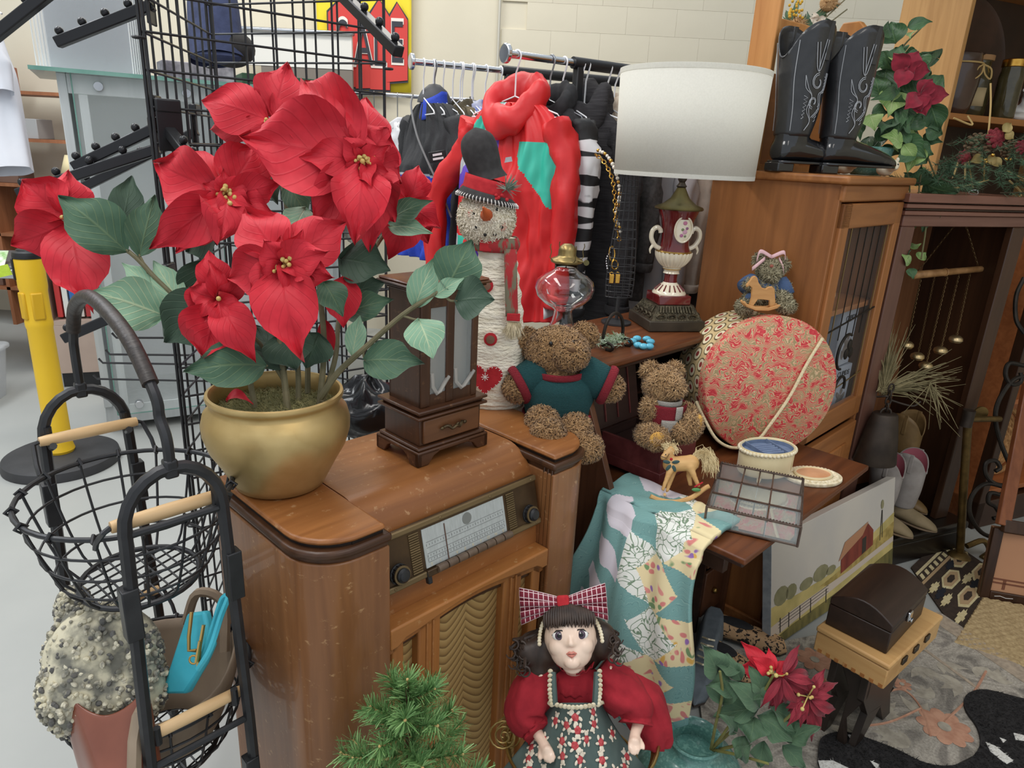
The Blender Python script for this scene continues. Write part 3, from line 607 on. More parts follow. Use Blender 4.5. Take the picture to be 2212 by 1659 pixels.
# ================= tiered basket stand =================
SC0=V((-.672,1.104,0)); M_sb=mat('stand_black',(44,44,46),(54,54,56),rough=.38,metal=.35,scale=25); M_grip=mat('beech_grip',(222,188,142),(206,168,120),rough=.45,scale=(8,8,40)); M_wrap=mat('leather_wrap',(58,50,46),(42,37,35),rough=.45,scale=(10,120,120),bump=.15)
sd=thing('basket_stand','tall black metal stand with arched ends and wrapped top handle','basket stand',SC0,YAW)
HW=.073; SEP=.227
for s in (-1,1):
    y=s*SEP; ar=[(-HW-.02,y,.02)]+[(-HW-.012,y,.6),(-HW,y,1.03)]+[(HW*math.cos(a),y,1.04+.085*math.sin(a)) for a in [PI-PI*i/12 for i in range(13)]]+[(HW,y,1.03),(HW+.012,y,.6),(HW+.02,y,.02)]
    MB().tube(ar,.0105,8).build('arch',M_sb,sd)
    MB().cyl((-HW,y,1.035),(HW,y,1.035),.006,n=8).build('crossbar',M_sb,sd)
    MB().cyl((-HW-.012,y,.60),(HW+.012,y,.60),.006,n=8).build('crossbar',M_sb,sd)
    for z in (.86,.42):
        for xx in (-HW-.007,HW+.007): MB().bb(xx-.0125,xx+.0125,y-.0125,y+.0125,z,z+.09).build('leg_sleeve',M_sb,sd,bev=.002)
h=[(0,-SEP,1.12),(0,-SEP-.005,1.16),(0,-SEP+.02,1.21)]
hp=cat([(0,-SEP,1.115),(0,-SEP+.0,1.17),(0,-SEP+.02,1.20),(0,-SEP+.03,1.235),(0,-.1,1.305),(0,.06,1.335),(0,.17,1.30),(0,SEP-.01,1.235),(0,SEP,1.20),(0,SEP,1.12)],5)
MB().tube(hp,.0085,8).build('handle',M_sb,sd)
wr=[p for p in hp if p.z>1.236]; MB().tube(wr,.0125,10).build('handle_wrap',M_wrap,sd)
for s in (-1,1): MB().box((0,s*SEP,1.125),(.02,.02,.03)).build('joint',M_sb,sd,bev=.004)
def basket(z0,z1,rb,rt,label,nv=16):
    t=thing('wire_basket',label,'basket',V((SC0.x,SC0.y,z0)),YAW,'baskets on the stand'); h=z1-z0
    MB().tube([(rt*math.cos(2*PI*i/40),rt*math.sin(2*PI*i/40),h) for i in range(40)],.0046,8,True).build('rim',M_sb,t)
    MB().tube([(rb*math.cos(2*PI*i/32),rb*math.sin(2*PI*i/32),.006) for i in range(32)],.0052,8,True).build('base_ring',M_sb,t)
    rad_=lambda f: rb+(rt-rb)*(f**.62)
    for f in (.25,.5,.76): r=rad_(f); MB().tube([(r*math.cos(2*PI*i/36),r*math.sin(2*PI*i/36),f*h) for i in range(36)],.0024,6,True).build('hoop',M_sb,t)
    w=MB().tube([(rad_(f),0,f*h+.004) for f in [i/8 for i in range(9)]],.0025,6); w.tube([(rt+.002,0,h-.008),(rt+.009,0,h),(rt,0,h+.008),(rt-.009,0,h)],.003,6,True)
    w=w.build('wire',M_sb,t)
    for k in range(nv):
        o=w if k==0 else w.copy()
        if k: COL.objects.link(o); o.parent=t
        o.rotation_euler=(0,0,2*PI*(k+.5)/nv)
    for a in (rad(20),rad(95)):
        for k in range(-4,5):
            d=k*rb/4.6; l=math.sqrt(max(0,rb*rb-d*d)); c,s_=math.cos(a),math.sin(a); MB().cyl((d*-s_-l*c,d*c-l*s_,.006),(d*-s_+l*c,d*c+l*s_,.006),.002,n=5).build('base_wire',M_sb,t)
    for s in (-1,1):
        y=s*(SEP-.022); g=MB().tube([(-.085,y,h+.045),(-.07,y,h+.045),(0,y,h+.045),(.07,y,h+.045),(.085,y,h+.045)],[.009,.0105,.0115,.0105,.009],12).build('grip',M_grip,t)
        for sx in (-1,1):
            MB().tube([(sx*.085,y,h+.045),(sx*.095,y,h+.04),(sx*.10,y*.86,h+.012),(sx*.10,y*.80,h-.004)],.0045,6).build('bail',M_sb,t)
            MB().tube([(sx*.066,y+s*.012,h+.066),(sx*.066,y+s*.014,h+.036),(sx*.066,y-s*.0,h+.028),(sx*.066,y-s*.013,h+.036)],.0065,8).build('grip_hook',M_sb,t)
basket(.815,1.0,.10,.172,'empty upper black wire basket with pale wooden grips')
basket(.415,.60,.10,.175,'lower black wire basket filled with handbags')
# ---- bags in the lower basket
M_bou=mat('boucle_grey',(118,116,106),(206,198,172),rough=1,scale=28,detail=6,lo=.40,hi=.60); M_bou2=mat('boucle_light',(220,212,188),(140,136,124),rough=1,scale=40,lo=.4,hi=.6)
E_=[(at(225,1420,1.27),(.10,.075,.105),(0,.2,.3)),(at(165,1330,1.29),(.032,.03,.06),(0,-.3,0)),(at(185,1490,1.25),(.075,.07,.09),(0,0,0)),(at(285,1480,1.27),(.06,.06,.08),(0,0,.2))]
fb=thing('boucle_bag','fluffy grey and cream boucle bag drooping from the lower basket','bag',at(225,1500,1.27))
mb=MB()
for c,r,ro in E_: mb.ell(c,r,18,12,ro)
mb.build('bag_body',M_bou,fb,world=True,remesh=.012,smo=3)
M_bou3=mat('boucle_dark',(104,102,98),(88,86,84),rough=1,scale=30)
rn=random.Random(3)
for mm,nn in ((M_bou,900),(M_bou2,1000),(M_bou3,600)):
    nb_=MB(); k=0
    while k<nn:
        c,r,ro=rn.choice(E_); d=V((rn.gauss(0,1),rn.gauss(0,1),rn.gauss(0,1))).normalized(); p=V(c)+V((d.x*r[0],d.y*r[1],d.z*r[2])); k+=1
        nb_.ell(p,(.0065*rn.uniform(.5,1.1),.0065*rn.uniform(.5,1.1),.005*rn.uniform(.5,1.2)),6,4,(rn.random()*3,rn.random()*3,0))
    nb_.build('wool_loops',mm,fb,world=True,kind='stuff')
M_lea=mat('brown_leather',(116,62,44),(134,76,56),rough=.32,scale=10,coat=.3)
lb=thing('leather_bag','glossy brown leather shoulder bag hanging over the lower basket edge','bag',at(235,1640,1.2))
def lbf(u,v):
    a=2*PI*u; top=.5+.5*math.cos(2*a)
    px=225+ (95+8*math.sin(a*3))*math.cos(a)*(1-.18*v); py=1545-55*abs(math.cos(a))**1.5+(0 if math.sin(a)<0 else 12)+v*330; d=1.20+.055*math.sin(a)*(.35+.65*min(1,v*2))
    return at(px+v*75,py,d)
MB().grid(lbf,36,12,cu=True).build('bag_body',M_lea,lb,world=True,sub=1,solid=.004)
MB().tube([at(312,1520,1.19),at(300,1545,1.15),at(291,1600,1.14),at(289,1680,1.13),at(289,1800,1.13)],[.011]*5,6).build('strap',mat('taupe_leather',(150,132,112),(140,122,102),rough=.55,scale=14),lb,world=True)
M_tau=mat('taupe_suede',(146,128,108),(136,118,100),rough=.7,scale=16)
tt=thing('taupe_tote','taupe suede tote lining the lower wire basket','bag',V((SC0.x,SC0.y,.43)),YAW)
def ttf(u,v):
    a=2*PI*u; r=.088+(.165-.088)*(v**.6)-.010; z=.008+v*.172+(.05*math.exp(-((a-PI*1.85)/.5)**2) if v>.9 else 0); return (r*math.cos(a),r*math.sin(a),z)
MB().grid(ttf,40,8,cu=True).build('tote_body',M_tau,tt,solid=.004)
MB().tube(cat([(.13,-.02,.16),(.155,.03,.24),(.12,.07,.26),(.10,.1,.18)],5),.010,6).build('strap',M_tau,tt)
# turquoise wristlet
M_tur=mat('turquoise_vinyl',(74,188,206),(62,172,192),rough=.42,scale=20); M_zip=mat('zip_brass',(196,160,96),rough=.35,metal=.9)
wl=thing('turquoise_wristlet','turquoise vinyl wristlet purse with brass zip and loop strap','purse',at(400,1470,1.260))
A0=[at(345,1500,1.280),at(402,1325,1.280),at(440,1320,1.260),at(455,1395,1.240),at(432,1440,1.240),at(400,1500,1.260)]
nrm=(A0[1]-A0[0]).cross(A0[3]-A0[0]).normalized()*.018
w=MB(); n=len(A0); w._add(A0+[p+nrm for p in A0],[tuple(range(n)),tuple(range(2*n-1,n-1,-1))]+[(i,i+n,(i+1)%n+n,(i+1)%n) for i in range(n)]); w.build('purse_body',M_tur,wl,world=True,bev=.006,bs=3)
MB().tube([at(414,1322,1.245),at(408,1375,1.235),at(408,1405,1.235),at(425,1405,1.230)],.0035,6).build('zip',M_zip,wl,world=True)
MB().tube([at(440,1350,1.230),at(432,1395,1.225),at(428,1440,1.220)],.0035,6).build('zip',M_zip,wl,world=True)
sp=cat([at(428,1445,1.220),at(455,1400,1.210),at(478,1330,1.220),at(493,1290,1.230),at(480,1295,1.235),at(462,1350,1.235),at(445,1400,1.230),at(432,1440,1.225)],5)
MB().tube(sp,[.0055]*len(sp),6).build('wrist_strap',M_tur,wl,world=True)
MB().tube([at(418+9*math.cos(a),1425+9*math.sin(a),1.220) for a in [i*PI/5 for i in range(10)]],.0018,6,True).build('ring',M_zip,wl,world=True)
MB().cyl(at(432,1385,1.220),at(424,1430,1.215),.0035,n=6).build('zip_pull',M_zip,wl,world=True)
# ================= leaves =================
def leafmat(name,c1,c2,vein,rough=.55,nv=7,slope=.9,wid=.10,bump=.35,sheen=.2,mid=True,vs=.7):
    m,nt,b=newmat(name); L=nt.links.new
    tc=nt.nodes.new('ShaderNodeTexCoord'); sp=nd(nt,'ShaderNodeSeparateXYZ'); L(tc.outputs['UV'],sp.inputs[0])
    a=nd(nt,'ShaderNodeMath',operation='SUBTRACT',i1=.5); L(sp.outputs[1],a.inputs[0]); ab=nd(nt,'ShaderNodeMath',operation='ABSOLUTE'); L(a.outputs[0],ab.inputs[0])
    k=nd(nt,'ShaderNodeMath',operation='MULTIPLY',i1=slope); L(ab.outputs[0],k.inputs[0]); s=nd(nt,'ShaderNodeMath',operation='SUBTRACT'); L(sp.outputs[0],s.inputs[0]); L(k.outputs[0],s.inputs[1])
    t=nd(nt,'ShaderNodeMath',operation='MULTIPLY',i1=float(nv)); L(s.outputs[0],t.inputs[0]); pp=nd(nt,'ShaderNodeMath',operation='PINGPONG',i1=.5); L(t.outputs[0],pp.inputs[0])
    r=ramp(nt,[(0,(255,255,255)),(wid,(0,0,0))]); L(pp.outputs[0],r.inputs[0]); r2=ramp(nt,[(0,(255,255,255)),(.035,(0,0,0))]); L(ab.outputs[0],r2.inputs[0])
    mxv=nd(nt,'ShaderNodeMath',operation='MAXIMUM'); L(r.outputs[0],mxv.inputs[0]); L(r2.outputs[0],mxv.inputs[1])
    n=nd(nt,'ShaderNodeTexNoise',_Scale=1.,_Detail=3.); L(coords(nt,(25,25,25)),n.inputs['Vector']); cr=ramp(nt,[(.35,c1),(.65,c2)]); L(n.outputs[0],cr.inputs[0])
    mx=nd(nt,'ShaderNodeMix',data_type='RGBA'); f=nd(nt,'ShaderNodeMath',operation='MULTIPLY',i1=vs); L(mxv.outputs[0],f.inputs[0]); L(f.outputs[0],mx.inputs[0]); L(cr.outputs[0],mx.inputs[6]); mx.inputs[7].default_value=lin(vein)
    L(mx.outputs[2],b.inputs['Base Color']); b.inputs['Roughness'].default_value=rough; b.inputs['Sheen Weight'].default_value=sheen; b.inputs['Specular IOR Level'].default_value=.3
    bp=nd(nt,'ShaderNodeBump',_Strength=bump,_Distance=.004,invert=True); L(mxv.outputs[0],bp.inputs['Height']); L(bp.outputs[0],b.inputs['Normal'])
    return m
M_red=leafmat('red_velvet',(186,27,43),(204,36,52),(160,15,33),vs=.3,sheen=.08,bump=.22)
M_redb=leafmat('red_velvet_tip',(200,26,42),(216,36,48),(170,16,34),vs=.45)
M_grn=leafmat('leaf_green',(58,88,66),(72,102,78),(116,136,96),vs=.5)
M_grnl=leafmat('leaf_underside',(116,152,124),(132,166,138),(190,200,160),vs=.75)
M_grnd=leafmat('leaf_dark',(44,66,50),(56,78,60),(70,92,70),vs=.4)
M_stem=mat('stem_brown',(96,92,66),(116,108,80),rough=.7,scale=30,bump=.2)
def leafmb(base,tip,w,nrm,bend=.12,cup=.15,wave=.03,seed=0,nu=12,nv=8,power=.8,acum=.25,fold=0):
    base=V(base);tip=V(tip);t=tip-base;ln=t.length;td=t.normalized();n=V(nrm);n=(n-td*n.dot(td))
    n=n.normalized() if n.length>1e-5 else td.orthogonal().normalized(); s=td.cross(n); rn=random.Random(seed);p1,p2=rn.random()*6,rn.random()*6
    def fn(u,v):
        q=2*v-1; wp=w/2*max(0.0,math.sin(PI*min(1,u**power)))**.85
        if u>1-acum: wp*=1-.35*math.sin(PI*(u-(1-acum))/acum*.9)
        if u<.001 or u>.999: wp=.0008
        z=bend*ln*math.sin(PI*u)-bend*ln*.9*u*u+cup*w*(q*q)*(1-.3*u)+wave*w*math.sin(9*u+p1+3*q)*abs(q)+.4*wave*w*math.sin(5*q+p2+7*u)
        z-=fold*abs(q)*wp
        return base+td*(ln*u)+s*(q*wp)+n*z
    return MB().grid(fn,nu,nv)
def bract_flower(root,c,d,tips,seed,stam=14,mt=None,cm=None,name='flower',sc=1.,csz=.0065):
    rn=random.Random(seed); cc=at(*c,d); view=(EYE-cc).normalized(); core=MB()
    for i in range(stam):
        o=Rt*rn.gauss(0,.010*sc)+Up*rn.gauss(0,.010*sc)+view*rn.uniform(.01,.028)*sc; core.ell(cc+o,csz*sc*rn.uniform(.5,.8),8,6); core.cyl(cc,cc+o,.0015,n=5)
    f=core.build(name,cm or M_stam,root,world=True)
    for i,tp in enumerate(tips):
        px,py,w=tp[:3]; dd=tp[3] if len(tp)>3 else rn.uniform(-.02,.05); tp3=at(px,py,d+dd); dirv=(tp3-cc).normalized(); b=cc+dirv*.006-view*.004*(i%3)
        side=1 if len(tp)<5 else tp[4]
        nrm=view*1.0+dirv*-.35*rn.random()+Up*.25*rn.uniform(-1,1)+Rt*.25*rn.uniform(-1,1)
        mm=mt or M_red
        if len(tp)>5: mm=tp[5]
        leafmb(b,tp3,w*(d+dd*.5)/FPX,nrm,rn.uniform(.04,.2),rn.uniform(-.04,.18)*side,rn.uniform(.05,.13),seed*31+i,power=rn.uniform(.72,.95),acum=.3).build('bract',mm,f,world=True)
    if len(tips)>6 and not mt:
        for i in range(6):
            a=i*1.047+seed; l=rn.uniform(55,85); tp3=at(c[0]+l*math.cos(a),c[1]+l*math.sin(a),d-.01-.02*rn.random()); leafmb(cc-view*.0,tp3,.045*rn.uniform(.8,1.1),view+Up*rn.gauss(0,.3)+Rt*rn.gauss(0,.3),.22,.12,.10,seed*77+i,acum=.3).build('bract',M_red,f,world=True)
    return f
M_stam=mat('stamen_yellow',(206,192,120),(196,160,90),rough=.6,scale=80)
PX,PY=-.455,1.26
pt=thing('potted_poinsettia','large artificial red poinsettia in a round brass pot on the radio cabinet','potted plant',(PX,PY,.951))
M_pot=mat('brass_pot',(200,172,118),(190,162,108),rough=.42,metal=.75,scale=9,detail=6,bump=.04,bscale=40,c3=(204,178,124))
pr=[(.0,.0),(.078,.0),(.086,.004),(.094,.02),(.112,.055),(.129,.085),(.138,.115),(.139,.135),(.134,.155),(.122,.168),(.119,.174),(.121,.180),(.1265,.184),(.128,.189),(.1265,.194),(.121,.195),(.116,.186),(.118,.16),(.116,.14)]
MB().lathe(pr,64).build('pot',M_pot,pt,ang=50)
so=MB(); so.grid(lambda u,v:(.118*v*math.cos(2*PI*u),.118*v*math.sin(2*PI*u),.165+.012*NZ.noise(V((8*v*math.cos(2*PI*u),8*v*math.sin(2*PI*u),1)))-.012*v),40,12,cu=True)
M_moss=mat('dry_moss',(120,116,76),(96,96,62),rough=1,scale=60,bump=.6,bscale=180)
sob=so.build('moss',M_moss,pt); rn=random.Random(3); ms=MB()
for _ in range(2600):
    r=.117*math.sqrt(rn.random());a=rn.random()*6.283;p=V((r*math.cos(a),r*math.sin(a),.158+.012*(1-r/.117)));d=V((rn.gauss(0,1),rn.gauss(0,1),rn.random()*.8)).normalized();l=rn.uniform(.006,.016);s_=d.orthogonal().normalized()*.0009
    ms._add([p-s_,p+s_,p+d*l+V((0,0,.003))],[(0,1,2)])
ms.build('moss_fibres',mat('moss_fibre',(150,142,98),(110,108,70),rough=1,scale=90),pt,kind='stuff',smooth=False)
leafmb(at(490,870,1.27),at(542,862,1.27),.03,(0,-.3,1),.35,.2).build('fallen_bract',M_red,pt,world=True)
# stems
def stem(pts,r0=.005,r1=.003,name='stem',m=None,par=None):
    q=cat(pts,5); k=len(q); return MB().tube(q,[r0+(r1-r0)*i/(k-1) for i in range(k)],8).build(name,m or M_stem,par or pt,world=True)
B0=lambda px,py,d:at(px,py,d)
stem([at(622,890,1.33),at(612,800,1.33),at(600,700,1.33),at(590,640,1.30),at(608,580,1.24)],.007,.004)
stem([at(612,820,1.33),at(560,740,1.33),at(500,690,1.29),at(470,645,1.26)],.004,.003)
stem([at(645,890,1.37),at(640,760,1.38),at(600,560,1.38),at(495,440,1.34)],.006,.004)
stem([at(690,880,1.36),at(700,740,1.38),at(690,560,1.38),at(740,430,1.35),at(775,350,1.33)],.0065,.004)
stem([at(665,850,1.42),at(660,650,1.44),at(610,400,1.45),at(592,255,1.45)],.006,.004)
stem([at(695,870,1.36),at(725,770,1.40),at(740,660,1.45),at(820,520,1.5),at(880,445,1.48)],.006,.004)
stem([at(550,880,1.30),at(545,850,1.30),at(520,760,1.32),at(430,690,1.34),at(345,610,1.34),at(280,545,1.34),at(200,500,1.36),at(150,470,1.37)],.006,.0035)
stem([at(692,860,1.33),at(730,805,1.31),at(790,750,1.28),at(870,680,1.25),at(940,635,1.23),at(965,620,1.22)],.0065,.0032)
F=bract_flower
F(pt,(588,262),1.45,[(430,212,115,-.02),(622,135,110,.02),(545,300,80),(650,220,90),(440,285,60,.04)],11,4)
F(pt,(785,350),1.32,[(515,292,205,-.05),(640,158,160,.03),(838,275,130,0),(795,200,100,.02),(648,337,85,-.05),(672,500,115,-.02),(768,520,125,-.05),(868,395,110,.02),(850,480,120,.03),(800,545,110,.03),(745,300,60,-.05),(800,400,55,-.04)],12,22)
F(pt,(488,420),1.30,[(332,350,135,0),(322,540,105,-.03),(478,512,115,-.05),(608,393,80,0),(400,318,70,.03),(560,310,120,.04),(592,470,80,0),(378,548,80,.04),(540,500,60,-.02)],13,14)
F(pt,(612,570),1.22,[(528,448,125,.02),(488,602,115,0),(648,775,140,-.03),(748,478,120,.02),(720,600,85,0),(540,640,80,-.03),(570,520,70,-.04),(700,545,90,-.04),(590,700,110,.03),(655,500,60,-.03)],14,14)
F(pt,(470,645),1.26,[(440,775,125,-.02),(412,690,105,0),(548,775,90,-.02),(452,540,75,0),(520,610,65,0),(400,620,60,.03),(505,720,90,.03)],15,3)
F(pt,(148,478),1.37,[(45,388,115,-.03),(22,530,115,-.03),(195,668,130,-.05),(150,365,90,.0),(130,560,80,.03),(60,440,90,.03)],16,2)
F(pt,(880,440),1.50,[(908,355,70,0),(950,490,75,0),(925,525,80,.02),(842,560,90,.0),(860,390,80,.02)],17,3)
leafmb(at(745,600,1.36),at(742,708,1.35),.075,(0,-1,.2),.05).build('bract',M_red,pt,world=True); leafmb(at(700,690,1.40),at(712,780,1.40),.035,(.3,-1,.2),.1).build('bract',M_red,pt,world=True)
# green leaves: base px, tip px, width px, depth base, depth tip, material, bend
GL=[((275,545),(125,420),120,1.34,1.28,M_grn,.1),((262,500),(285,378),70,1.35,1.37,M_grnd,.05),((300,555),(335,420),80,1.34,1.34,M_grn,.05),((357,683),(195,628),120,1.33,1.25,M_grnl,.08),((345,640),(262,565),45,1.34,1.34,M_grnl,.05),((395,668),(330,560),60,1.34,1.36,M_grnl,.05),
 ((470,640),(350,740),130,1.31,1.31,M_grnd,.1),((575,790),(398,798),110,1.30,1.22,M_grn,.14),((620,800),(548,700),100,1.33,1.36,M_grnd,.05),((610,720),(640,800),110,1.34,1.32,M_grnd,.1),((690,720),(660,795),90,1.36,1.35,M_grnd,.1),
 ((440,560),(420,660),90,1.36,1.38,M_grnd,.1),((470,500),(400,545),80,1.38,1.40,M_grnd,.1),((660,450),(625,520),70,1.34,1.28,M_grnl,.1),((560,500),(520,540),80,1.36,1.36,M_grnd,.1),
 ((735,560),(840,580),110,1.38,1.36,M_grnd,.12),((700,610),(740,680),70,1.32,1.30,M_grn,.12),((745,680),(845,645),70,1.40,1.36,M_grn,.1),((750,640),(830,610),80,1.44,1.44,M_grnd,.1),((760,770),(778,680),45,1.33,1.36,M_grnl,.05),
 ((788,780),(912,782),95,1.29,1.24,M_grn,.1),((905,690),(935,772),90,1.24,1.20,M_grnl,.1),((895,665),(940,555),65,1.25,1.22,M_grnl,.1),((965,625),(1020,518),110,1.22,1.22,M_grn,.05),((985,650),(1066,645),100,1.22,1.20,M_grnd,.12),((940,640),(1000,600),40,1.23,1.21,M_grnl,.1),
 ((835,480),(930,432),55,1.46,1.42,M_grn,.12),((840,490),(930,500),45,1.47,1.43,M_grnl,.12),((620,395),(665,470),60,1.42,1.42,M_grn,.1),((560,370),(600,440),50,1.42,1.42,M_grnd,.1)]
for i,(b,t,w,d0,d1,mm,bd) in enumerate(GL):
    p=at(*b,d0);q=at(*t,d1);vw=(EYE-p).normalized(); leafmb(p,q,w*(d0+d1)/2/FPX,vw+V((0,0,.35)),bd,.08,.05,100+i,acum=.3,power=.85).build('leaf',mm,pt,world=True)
for pts in ([(790,745,1.28),(785,765,1.285),(790,780,1.29)],[(870,682,1.25),(895,690,1.245),(907,690,1.24)],[(885,670,1.245),(890,668,1.25),(897,664,1.25)],[(955,628,1.225),(970,648,1.22),(988,650,1.22)],[(330,598,1.34),(320,580,1.34),(300,556,1.34)],[(320,590,1.34),(300,550,1.34),(263,502,1.35)],[(575,795,1.32),(570,790,1.31),(577,790,1.30)]): stem([at(*q) for q in pts],.0025,.002,'petiole')
# ================= wooden jewellery tower on the radio =================
JW=wood('jewel_walnut',(62,38,24),(86,54,34),'z',.32,wear=(120,84,56)); JWx=wood('jewel_walnut_x',(66,40,26),(92,58,36),'x',.3,wear=(130,92,62)); JWt=wood('jewel_top',(96,52,32),(118,68,42),'x',.25); JWd=wood('jewel_drawer',(92,58,36),(116,76,48),'x',.32)
jb=thing('jewelry_tower','dark wooden jewellery tower with glass doors and one drawer','jewelry box',UVZ(.845,1.085,.945),YAW)
JX,JY=.205,.155
for sx in (0,1):
    for sy in (0,1):
        x=sx*JX;y=sy*JY; a=1 if sx==0 else -1; b=1 if sy==0 else -1
        MB().prism([(x,0),(x+a*.03,0),(x+a*.045,.018),(x+a*.06,.024),(x+a*.06,.032),(x,.032)],y,y+b*.012,'xz').build('foot',JWx,jb,bev=.002)
        MB().prism([(y,0),(y+b*.03,0),(y+b*.042,.018),(y+b*.055,.024),(y+b*.055,.032),(y,.032)],x,x+a*.012,'yz').build('foot',JWx,jb,bev=.002)
MB().bb(0,JX,0,JY,.024,.034).build('base_skirt',JWx,jb,bev=.003); MB().bb(.004,JX-.004,.004,JY-.004,.034,.042).build('base_moulding',JWx,jb,bev=.004,bs=3)
MB().bb(.014,JX-.014,.014,JY-.014,.042,.105).build('drawer_case',JW,jb,bev=.002)
dw=MB().bb(.022,JX-.022,.008,.016,.046,.101).build('drawer',JWd,jb,bev=.003)
hd=MB().tube(cat([(.072,.006,.074),(.082,.0,.079),(.092,-.004,.072),(.1025,-.006,.077),(.113,-.004,.072),(.123,.0,.079),(.133,.006,.074)],4),.0035,6)
for x in (.07,.135,.09,.115): hd.ell((x,.003,.075),(.006,.003,.004),8,6)
hd.build('drawer_pull',mat('antique_brass',(78,66,50),(104,88,62),rough=.4,metal=.8,scale=80),dw)
for z,d in ((.105,.012),(.112,.004),(.119,.012)): MB().bb(.014-d,JX-.014+d,.014-d,JY-.014+d,z,z+.007).build('shelf_moulding',JWx,jb,bev=.003)
bx0,bx1,by0,by1=.022,JX-.022,.022,JY-.022; zt=.372
MB().bb(bx0,bx0+.006,by0,by1,.126,zt).build('side_panel',JW,jb); MB().bb(bx1-.006,bx1,by0,by1,.126,zt).build('side_panel',JW,jb); MB().bb(bx0,bx1,by1-.006,by1,.126,zt).build('back_panel',JW,jb)
MB().bb(bx0,bx1,by0,by0+.006,.126,.152).build('door_rail',JW,jb); MB().bb(bx0,bx1,by0,by0+.006,zt-.03,zt).build('door_rail',JW,jb)
for x,w in ((bx0+.013,.026),((bx0+bx1)/2,.022),(bx1-.009,.018)): MB().bb(x-w/2,x+w/2,by0-.002,by0+.006,.126,zt).build('door_stile',JW,jb,bev=.002)
M_jin=mat('velvet_tan',(134,118,104),rough=.9)
MB().bb(bx0+.006,bx1-.006,by0+.03,by0+.034,.126,zt).build('lining',M_jin,jb)
M_gedge=mat('etched_glass',(196,190,182),rough=.3,alpha=.55)
for x0,x1 in ((bx0+.026,(bx0+bx1)/2-.011),((bx0+bx1)/2+.011,bx1-.018)):
    MB().bb(x0,x1,by0+.001,by0+.003,.15,zt-.03).build('glass_pane',M_gl,jb,smooth=False)
    c=(x0+x1)/2; MB().tube([(x0+.004,by0-.002,.20),(x0+.006,by0-.002,.17),(c-.004,by0-.002,.152),(c+.006,by0-.002,.156),(x1-.004,by0-.002,.172),(x1+.008,by0-.002,.186)],.0045,6).build('etched_edge',M_gedge,jb)
for z,d,mm in ((zt,.004,JWx),(zt+.006,.012,JWx),(zt+.012,.020,JWx),(zt+.018,.016,JWt)): MB().bb(bx0-d,bx1+d,by0-d,by1+d,z,z+.006).build('top_moulding',mm,jb,bev=.003)
# ================= snowman doll =================
M_chen=mat('cream_chenille',(236,226,202),(244,236,218),rough=1,scale=(18,18,60),detail=5,bump=.9,bscale=(60,60,170)); M_felt=mat('black_felt',(52,50,50),(62,60,60),rough=1,scale=60); M_rfelt=mat('red_felt',(186,44,50),(172,36,44),rough=.95,scale=80); M_carr=mat('carrot',(200,96,48),(184,80,38),rough=.7,scale=30); M_stitch=mat('stitch_white',(232,228,222),rough=.9); M_bead=mat('bead_black',(26,24,24),rough=.2); M_plaid=mat('plaid_scarf',(118,112,92),(164,50,52),rough=1,scale=(70,70,20),lo=.46,hi=.54)
sn=thing('snowman_figure','tall cream chenille snowman with black stocking hat and red heart','figurine',(-.055,1.80,.944))
bodyp=[(.0,.0),(.086,.002),(.094,.02),(.095,.06),(.090,.14),(.080,.22),(.068,.30),(.056,.37),(.048,.42),(.046,.45)]
def bump_lathe(prof,n,nz):
    o=[]
    for i in range(nz+1):
        f=i/nz*(len(prof)-1);k=min(int(f),len(prof)-2);t=f-k;r=prof[k][0]+(prof[k+1][0]-prof[k][0])*t;z=prof[k][1]+(prof[k+1][1]-prof[k][1])*t
        o.append((r+(.0028*math.sin(i*1.35) if i>3 else 0),z))
    return o
MB().lathe(bump_lathe(bodyp,40,70),40,sx=1,sy=.8).build('body',M_chen,sn,ang=80)
MB().lathe([(.0,0),(.089,0),(.089,.012)],32,sx=1,sy=.8).build('base_disc',mat('pale_wood',(206,186,150),rough=.7),sn)
hc=V((-.030,-.012,.498)); Hm=Euler((0,rad(-8),0)).to_matrix()
MB().ell(hc,(.070,.058,.070),28,18).build('head',M_chen,sn); fur([(hc,(.070,.058,.070),None)],3500,.007,.0018,5,.8).build('head_pile',M_chen,sn,kind='stuff',smooth=False)
MB().tube([hc+V((.002,-.055,.012)),hc+V((.004,-.085,.018)),hc+V((-.004,-.105,.034))],[.016,.011,.002],12).build('carrot_nose',M_carr,sn)
for dx,dz in ((-.030,.012),(.026,.026),(-.022,-.018),(.0,-.036),(.024,-.034),(.040,-.016)):
    y=-math.sqrt(max(0,1-(dx/.07)**2-(dz/.07)**2))*.058; MB().ell(hc+V((dx,y-.001,dz)),.0045,10,8).build('coal_bead',M_bead,sn)
for dx,dz in ((-.034,.010),(.040,-.014)): MB().ell(hc+V((dx,-math.sqrt(1-(dx/.07)**2-(dz/.07)**2)*.058+.006,dz)),(.013,.006,.013),12,8).build('blush_cheek',mat('blush',(226,160,146),rough=1),sn)
